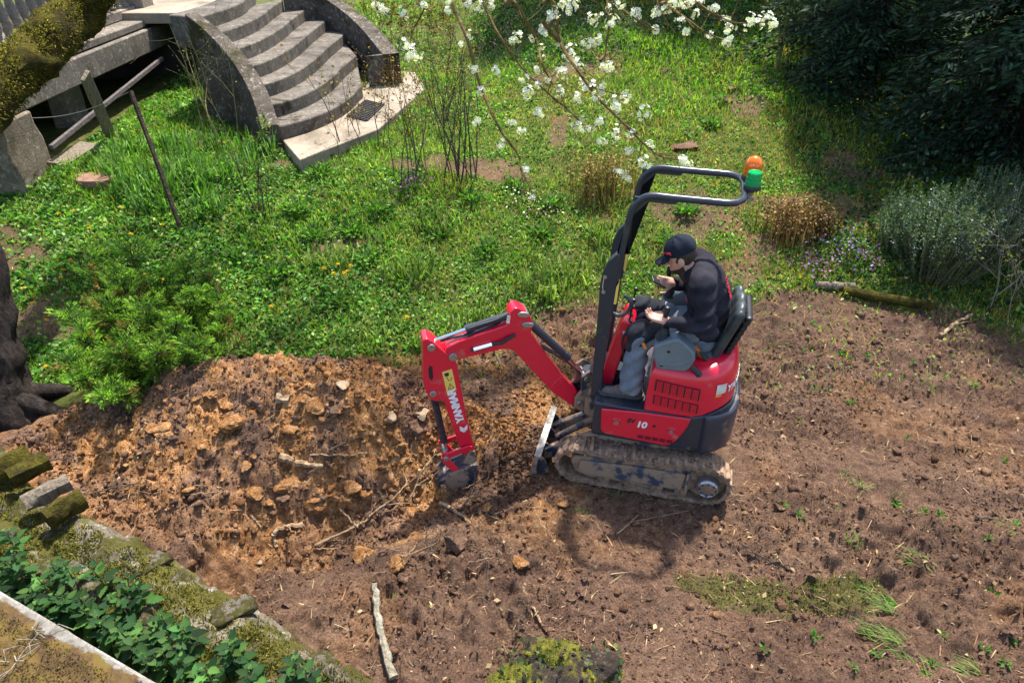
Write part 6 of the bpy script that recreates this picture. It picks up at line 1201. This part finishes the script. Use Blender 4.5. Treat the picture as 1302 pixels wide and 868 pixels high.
# ------------------------------------------------------------------ nettles
def toothed_leaf():
    xs = [0, .08, .16, .20, .32, .36, .48, .52, .64, .68, .78, .82, .90, 1.0]; ws = [.02, .20, .36, .27, .41, .31, .38, .28, .31, .21, .22, .13, .10, .005]; V, F = [], []
    for x, w_ in zip(xs, ws): V += [(x, -w_, .07-.14*x*x), (x, 0, -.03-.14*x*x), (x, w_, .07-.14*x*x)]
    for k in range(len(xs)-1): b = 3*k; F += [(b, b+1, b+4, b+3), (b+1, b+2, b+5, b+4)]
    return np.array(V, float), np.array(F)
LV, LF = toothed_leaf()
def nettle_mesh(seed, h):
    r = np.random.default_rng(seed); Vs, Cs, Fs, off = [], [], [], 0; n_ = int(7+h*8)
    top = np.array([r.normal(0, .05), r.normal(0, .05), h]); mb = MB(); mb.tube([(0, 0, -.1), tuple(top*.5+r.normal(0, .01, 3)), tuple(top)], [.006, .005, .003], 5)
    for k in range(n_):
        t = .25+.75*(k+1)/n_; base = top*t
        for s in range(2):
            a = k*1.57+s*3.1416+r.normal(0, .25); L = .8*(.055+.06*math.sin(math.pi*min(1, t*.95)))*r.uniform(.8, 1.25)*(1 if k < n_-1 else .55); tilt = r.uniform(-.35, .35)-(.25 if t < .7 else -.25); ca, sa = math.cos(a), math.sin(a); ct, stt = math.cos(tilt), math.sin(tilt)
            X = np.array([ca*ct, sa*ct, stt]); Yv = np.array([-sa, ca, 0]); Zv = np.cross(X, Yv); V = (LV[:, :1]*X+LV[:, 1:2]*Yv*.85+LV[:, 2:]*Zv)*L+base+X*.012; Vs.append(V); Fs.append(LF+off); off += len(LV); Cs.append(np.tile(colvar(1, r, [(.03, .085, .026), (.045, .12, .032), (.02, .06, .022), (.075, .16, .04)], .3), (len(LV), 1)))
    return mb, np.concatenate(Vs), np.concatenate(Fs), np.concatenate(Cs)
protos = []
NP = [(0, 690), (30, 700), (0, 730), (40, 735), (75, 745), (90, 715), (110, 770), (130, 740), (150, 790), (165, 765), (190, 800), (205, 780), (230, 825), (220, 850), (250, 800), (270, 840), (300, 830), (290, 868), (320, 855), (340, 845), (350, 880), (380, 870), (60, 700), (120, 720), (175, 745), (15, 755), (245, 870), (310, 890), (200, 830), (160, 815), (85, 770), (265, 880), (400, 890), (375, 850), (145, 760), (330, 870), (55, 760), (100, 740), (-25, 700), (-30, 735), (180, 790), (235, 790), (285, 815), (210, 805), (5, 710), (130, 790)]
for k, (px, py) in enumerate(NP):
    q = at_z(px+rng.normal(0, 6), py+rng.normal(0, 6), .45); h = .42+.18*rng.random()
    o = empty('nettle', (q[0], q[1], q[2]-h+.03*rng.normal()), rng.uniform(0, 6.28), 'broad leaved green nettle '+('under the rotten logs' if px < 60 else 'in the middle of the strip' if px < 160 else 'before the moss covered stones' if px < 260 else 'at the lower end of the wall')+(' close to the white coping edge' if (py-750)-(px*.6) > 0 else ' close to the wall stones' if (py-690)-(px*.55) < 0 else ''), 'nettle', 'nettles between wall and coping')
    if k < 12: mb, V, F, C = nettle_mesh(540+k, h); s_ = mb.build('stem', MATS['green_twig'], o); l_ = np_mesh('leaves', V, [F], MATS['leaf'], o, C, True); protos.append((s_.data, l_.data))
    else: s_, l_ = protos[k % 12]; link('stem', s_, None, o); link('leaves', l_, None, o)
# ------------------------------------------------------------------ stones and clods
def boulder(px, py, s, name, mat, label, cat, seed, flat=.8, group=None, hz=None, lift=.3):
    q = ground_pt(px, py); z = q[2]
    for _ in range(14):
        z = z*.5+.5*float(surf(q[0], q[1])); q = at_z(px, py, z)
    V, F = ico(3, 600+seed); rr_ = np.random.default_rng(seed)
    for _ in range(7 if mat == 'rock' else 3):
        d_ = unit(rr_.normal(size=3)); c_ = rr_.uniform(.35, .7); V = V-d_*np.maximum(V@d_-c_, 0)[:, None]
    V = V*(1+.16*(fbm(V[:, 0]*1.3+V[:, 2], V[:, 1]+V[:, 2]*.7, 2.2, 4, seed)[:, None]-.5)); V[:, 2] *= flat; a = seed*1.7; c_, s_ = math.cos(a), math.sin(a); V = V@np.array([[c_, -s_, 0], [s_, c_, 0], [0, 0, 1]]).T
    o = np_mesh(name, V*s, [F], MATS[mat], None, np.tile((.6, 0, 0), (len(V), 1)), True); o.data.set_sharp_from_angle(angle=math.radians(28)); o.location = (q[0], q[1], z+s*flat*lift); tag(o, label, cat, group)
for k, (px, py, s, mat, lab) in enumerate([(262, 468, .13, 'rock', 'large pale flat stone on the crest of the soil heap'), (338, 462, .115, 'rock', 'pale angular stone sticking up on the heap top'), (432, 490, .075, 'rock', 'small pale stone on the upper right slope of the heap'), (497, 530, .08, 'rock', 'pale stone above the roots on the heap'), (535, 528, .08, 'rock', 'pale stone just left of the bucket arm'), (360, 508, .11, 'rock', 'tan flat stone in the middle of the heap'), (478, 468, .12, 'soil_ochre', 'orange block of clay on the right end of the heap'), (662, 716, .075, 'soil_ochre', 'ochre clod lying alone on the soil below the machine'), (712, 640, .07, 'soil_ochre', 'ochre clod in front of the track'), (300, 540, .12, 'soil_ochre', 'large ochre clod in the left part of the heap'), (200, 545, .11, 'soil_ochre', 'ochre lump of clay low on the left heap slope'), (465, 705, .10, 'soil_ochre', 'ochre clod beside the thin roots near the pit'), (505, 715, .08, 'soil_ochre', 'smaller ochre clod right of the pit'), (330, 715, .035, 'rock', 'small pale stone at the lower edge of the pit'), (995, 555, .025, 'rock', 'tiny white stone on the soil behind the machine'), (575, 690, .11, 'soil', 'dark root matted clod below the bucket'), (620, 645, .05, 'soil_ochre', 'small ochre clod right under the bucket')]):
    boulder(px, py, s, 'stone' if mat == 'rock' else 'soil_clod', mat, lab, 'stone' if mat == 'rock' else 'clod', k, .7 if mat != 'rock' else .6)
r = np.random.default_rng(611); k2 = 0
for k in range(90):
    px, py = r.uniform(120, 560), r.uniform(452, 640); q = ground_pt(px, py)
    if heap_h(q[0], q[1]) < .1: continue
    boulder(px, py, .03+.075*r.random()**2, 'soil_clod', 'soil_ochre' if r.random() < .8 else 'soil', 'rounded clod of clay '+beside(px, py), 'clod', 40+k, .8, 'clods on the soil heap', None, -.15)
for k in range(44):
    px, py = r.uniform(330, 1290), r.uniform(420, 860); q = ground_pt(px, py)
    if dirt_mask(q[0], q[1]) < .6 or heap_h(q[0], q[1]) > .05 or 640 < px < 960 and 480 < py < 660: continue
    boulder(px, py, r.uniform(.025, .055), 'soil_clod', 'soil', 'rough brown clod of soil '+beside(px, py), 'clod', 90+k, .7, 'clods on the bare soil')
# mole hills on the lawn
for k, (px, py, s, lab) in enumerate([(917, 127, .16, 'small brown molehill at the back of the lawn'), (845, 90, .15, 'molehill at the edge of the shaded bed'), (925, 112, .14, 'low molehill near the young tree'), (870, 185, .22, 'dry patch of dead stalks and earth on the lawn')]): boulder(px, py, s, 'molehill', 'soil', lab, 'molehill', 140+k, .28, None, None, .1)
# ------------------------------------------------------------------ sticks and roots
def stick(name, pts, r0, r1, label, mat='root_wood', seed=1, twigs=0, lift=.02, cat='root'):
    W_ = []
    for px, py, dz in pts:
        q = ground_pt(px, py)
        z = q[2]
        for _ in range(14): z = z*.5+.5*(float(surf(q[0], q[1]))+dz); q = at_z(px, py, z)
        W_.append(q+np.array([0, 0, lift]))
    P = spline(W_, 6*len(W_)); rr = np.random.default_rng(seed); P = P+rr.normal(0, .004, P.shape); n_ = len(P); mb = MB(); mb.tube([tuple(p) for p in P], [r0+(r1-r0)*i/(n_-1)+rr.normal(0, r0*.08) for i in range(n_)], 7); tips = []
    for k in range(twigs): i = rr.integers(n_//4, n_-1); d_ = unit(unit(P[i]-P[i-1])+rr.normal(0, .7, 3)*np.array([1, 1, .4])); grow(mb, P[i], d_, rr.uniform(.12, .4), r0*.5, 1, rr, tips, .5, (0, 2), .6, -.05, 6)
    return tag(mb.build(name, MATS[mat], None), label, cat)
ST = [('root', [(400, 694, .03), (450, 672, .06), (480, 650, .09), (505, 630, .12), (520, 612, .10)], .011, .004, 'long pale branching root lying across the pit edge', 'root_wood', 5), ('root', [(455, 672, .04), (440, 655, .05), (432, 648, .06)], .008, .004, 'short pale side root beside the pit', 'root_wood', 1), ('root', [(520, 640, .02), (535, 605, .08), (545, 588, .1)], .007, .003, 'thin pale root standing up left of the bucket', 'root_wood', 4), ('root', [(385, 668, .0), (350, 676, .02), (352, 698, .0)], .02, .012, 'short thick root stub in the pit wall', 'root_wood', 1),
      ('root', [(355, 580, .03), (382, 590, .02), (410, 594, .0)], .032, .022, 'thick pale root lump in the heap slope', 'root_wood', 0), ('root', [(418, 574, .02), (460, 556, .03), (505, 542, .02)], .010, .005, 'dark root lying on the right slope of the heap', 'dark_twig', 2), ('root', [(395, 579, .01), (430, 580, .02), (470, 577, .01)], .009, .005, 'thin root across the middle of the heap', 'root_wood', 2), ('stick', [(476, 742, .06), (482, 790, .03), (490, 825, .02), (500, 862, .02)], .022, .028, 'straight pale barked stick lying near the wall end', 'birch_stick', 0), ('stick', [(665, 748, .01), (678, 775, .01), (690, 797, .01)], .010, .007, 'short brown stick on the soil above the stump', 'root_wood', 0),
      ('root', [(48, 592, .01), (70, 586, .02), (105, 582, .01)], .008, .004, 'thin dark root at the left foot of the heap', 'dark_twig', 2), ('root', [(115, 630, .0), (150, 620, .03), (185, 615, .01)], .007, .004, 'thin dark twig on the soil between wall and heap', 'dark_twig', 3), ('root', [(235, 630, .0), (265, 628, .02), (290, 626, .0)], .006, .004, 'pale thin root on the lower heap', 'root_wood', 1), ('root', [(320, 655, .0), (330, 668, .0), (334, 675, -.02)], .012, .006, 'small pale root hanging in the pit wall', 'root_wood', 0), ('stick', [(1195, 428, .01), (1215, 412, .02), (1236, 400, .01)], .020, .014, 'pale broken branch on the soil by the dry shrub', 'root_wood', 1), ('stick', [(1030, 768, .01), (1065, 792, .01)], .006, .004, 'thin twig beside the grass scrapings', 'dark_twig', 0), ('stick', [(940, 690, .01), (975, 712, .02), (1000, 718, .01)], .006, .004, 'thin dark stem on the soil above the moss patch', 'dark_twig', 2), ('stick', [(1240, 658, .01), (1290, 664, .01)], .012, .006, 'dark stick lying near the right side of the soil', 'dark_twig', 0), ('root', [(785, 680, .01), (812, 655, .02)], .006, .003, 'small root beside the track', 'root_wood', 2), ('root', [(610, 760, .01), (650, 778, .02), (668, 786, .01)], .006, .003, 'thin root on the soil left of the stump', 'dark_twig', 2), ('stick', [(870, 520, .01), (905, 512, .01)], .004, .003, 'fine twig behind the tracks', 'dark_twig', 0), ('stick', [(1000, 505, .01), (1050, 500, .01)], .005, .003, 'fine dark twig on the soil right of the machine', 'dark_twig', 1), ('root', [(560, 640, .0), (585, 655, .02), (600, 668, .0)], .016, .01, 'cut root end with orange wood under the bucket', 'root_wood', 0), ('root', [(690, 460, .01), (720, 445, .01)], .006, .004, 'thin root on the soil behind the boom', 'dark_twig', 1), ('root', [(610, 545, .01), (640, 520, .02), (668, 512, .01)], .006, .004, 'thin root on the soil under the boom', 'dark_twig', 2)]
for k, (nm, pts, r0, r1, lab, mat, tw_n) in enumerate(ST): stick(nm, pts, r0, r1, lab, mat, 640+k, tw_n, .012, 'stick' if nm == 'stick' else 'root')
rr = np.random.default_rng(655)
for k in range(18):
    px, py = rr.uniform(400, 640), rr.uniform(610, 720); a_ = rr.uniform(-.9, .5); L_ = rr.uniform(22, 60); dx, dy = math.cos(a_)*L_, math.sin(a_)*L_*.7
    tag(stick('root', [(px, py, .02), (px+dx*.5+rr.normal(0, 4), py+dy*.5+rr.normal(0, 4), rr.uniform(.02, .07)), (px+dx, py+dy, .01)], rr.uniform(.003, .006), .002, 'thin torn root '+beside(px, py), 'root_wood' if rr.random() < .6 else 'dark_twig', 660+k, int(rr.integers(0, 4)), .01), group='thin torn roots on the soil')
for k in range(30):
    px, py = rr.uniform(960, 1295), rr.uniform(450, 850); q = ground_pt(px, py)
    if dirt_mask(q[0], q[1]) < .7: continue
    n = 14; D = dirs(n, rr, .5, 1.4); L = .02+.03*rr.random(n); a = leafset(np.zeros((n, 3))+D*.012, D, L, L*.45, colvar(n, rr, [(.07, .19, .03), (.11, .25, .05)], .2), rr); o = np_mesh('sprout', *merge([a])[:2], MATS['leaf'], None, a[2]); o.location = (q[0], q[1], float(surf(q[0], q[1]))); tag(o, 'tiny green leafy sprout '+beside(px, py), 'sprout', 'small sprouts on the soil')
# matted fine roots below the bucket
mb = MB(); rr = np.random.default_rng(671); tips = []
q = ground_pt(572, 700)
for k in range(70): p = np.array([q[0]+rr.normal(0, .12), q[1]+rr.normal(0, .10), 0]); p[2] = float(surf(p[0], p[1]))+.03; grow(mb, p, unit(rr.normal(0, 1, 3)*np.array([1, 1, .6])), rr.uniform(.08, .2), .003, 0, rr, tips, .9, (0, 1), .5, .0, 5)
tag(mb.build('root_tangle', MATS['dark_twig']), 'tangle of fine dark roots heaped below the bucket', 'root')
q = ground_pt(1090, 222); mb = MB(); tips = []
for k in range(60): p = q+np.array([rr.normal(0, .25), rr.normal(0, .2), .03]); grow(mb, p, unit(rr.normal(0, 1, 3)*np.array([1, 1, .3])), rr.uniform(.2, .45), .006, 0, rr, tips, .4, (0, 1), .5, .0, 5)
tag(mb.build('twig_heap', MATS['dark_twig']), 'flat heap of dry twigs in the shade beside the rosemary', 'twig')
# mossy log along the soil edge
A, B = ground_pt(1035, 366)+np.array([0, 0, .04]), ground_pt(1085, 368)+np.array([0, 0, .04]); C_, D_ = ground_pt(1070, 372)+np.array([0, 0, .03]), ground_pt(1185, 392)+np.array([0, 0, .03])
for (p, q_, rad, mt, lab) in ((A, B, .04, 'old_wood', 'short bare log lying at the edge of the soil'), (C_, D_, .05, 'moss_bark', 'long moss grown log bordering the soil below the rosemary')):
    P = np.linspace(p, q_, 14); mb = MB(); mb.tube([tuple(v) for v in P], rad, 10); v_ = np.array(mb.v); c_ = np.repeat(P, 10, 0); v_ = c_+(v_-c_)*(1+.5*(fbm(v_[:, 0]*3, v_[:, 1]*3+v_[:, 2]*4, 3, 3, 5)[:, None]-.5)); mb.v = [tuple(v) for v in v_]; tag(mb.build('border_log', MATS[mt]), lab, 'log')
# ------------------------------------------------------------------ mossy stump at the bottom
q = ground_pt(708, 880); su = empty('tree_stump', tuple(q), 0, 'low moss covered tree stump at the near edge of the soil', 'stump'); su.scale = (.85, .85, .95)
def stump_f(P): 
    a = np.arctan2(P[:, 1], P[:, 0]); rr_ = .25+.05*np.sin(3*a+1)+.035*np.sin(7*a); d = np.hypot(P[:, 0]/1.25, P[:, 1])-rr_-.10*np.exp(-(P[:, 2]+.05)/.08); return np.maximum(d, P[:, 2]-.20-.03*np.sin(6*P[:, 0])-.05*n3(P, 9))+.05*n3(P, 11, 3)
V, F = surface_nets(stump_f, (-.65, -.55, -.12), (.65, .55, .30), .02); np_mesh('wood', V, F, MATS['stump_wood'], su, None, True)
for k, (dx, dy, dz, rx, ry, rz) in enumerate([(-.27, -.02, .09, .20, .17, .11), (.0, .14, .14, .20, .12, .08), (.20, .0, .10, .17, .16, .12), (.31, .06, .04, .13, .13, .15), (-.05, -.16, .07, .20, .12, .08)]):
    V, F = surface_nets(lambda P: sd_ell(P, (dx, dy, dz), (rx, ry, rz))+.07*n3(P, 12, k), (dx-rx-.05, dy-ry-.05, dz-rz-.05), (dx+rx+.05, dy+ry+.05, dz+rz+.06), .013); np_mesh('moss_cushion', V, F, MATS['stump_moss'], su, None, True)
    rr = np.random.default_rng(690+k); m = 1500; i = rr.integers(0, len(V), m); nr = unit(V[i]-np.array([dx, dy, dz])); a = bladeset(V[i], unit(nr+rr.normal(0, .4, (m, 3))), .008+.014*rr.random(m), np.full(m, .005), colvar(m, rr, [(.12, .12, .018), (.18, .165, .025), (.07, .08, .016)], .25), rr); np_mesh('moss_tips', *merge([a])[:2], MATS['leaf'], su, a[2])['kind'] = 'stuff'
m = 260; rr = np.random.default_rng(699); P = np.stack([rr.uniform(-.4, .42, m), rr.uniform(-.28, .2, m), rr.uniform(.14, .26, m)], 1); L = .03+.025*rr.random(m); a = leafset(P, dirs(m, rr, .7, 1.6), L, L*.7, colvar(m, rr, [(.04, .09, .03), (.06, .05, .045), (.08, .12, .04)], .3), rr); np_mesh('ivy', *merge([a])[:2], MATS['leaf'], su, a[2])
# ------------------------------------------------------------------ grass tufts on the soil
for k, (px, py, s, fl) in enumerate([(1178, 712, .16, 1), (1135, 772, .20, 1), (1160, 835, .22, 1), (1185, 850, .20, 1), (1245, 850, .16, 1), (1085, 690, .12, 0), (1190, 665, .10, 0), (1145, 625, .12, 0), (1095, 612, .10, 0), (1275, 675, .10, 0), (1235, 490, .08, 0), (1110, 745, .12, 1), (1120, 800, .18, 1), (1145, 815, .18, 1), (500, 760, .07, 0), (785, 620, .08, 0), (1080, 600, .07, 0), (740, 648, .05, 0)]):
    q = ground_pt(px, py); n = 34 if fl else 22; rr = np.random.default_rng(710+k); az = rr.normal(2.6, .35, n) if fl else rr.uniform(0, 6.28, n); tl = rr.uniform(.9, 1.5, n) if fl else rr.uniform(.3, 1.3, n); D = np.stack([np.cos(az)*np.sin(tl), np.sin(az)*np.sin(tl), np.cos(tl)], 1)
    P = np.stack([rr.normal(0, .035, n), rr.normal(0, .03, n), np.full(n, .0)], 1); a = bladeset(P, D, s*rr.uniform(.5, 1.2, n), .004+.003*rr.random(n), colvar(n, rr, [(.10, .19, .04), (.15, .24, .06), (.20, .25, .08)], .2), rr, .6); o = np_mesh('grass_tuft', *merge([a])[:2], MATS['leaf'], None, a[2]); o.location = (q[0], q[1], float(surf(q[0], q[1]))); tag(o, ('flattened uprooted tuft of grass ' if fl else 'single small tuft of grass ')+beside(px, py), 'grass tuft', 'uprooted grass tufts' if fl else 'small grass tufts on the soil')
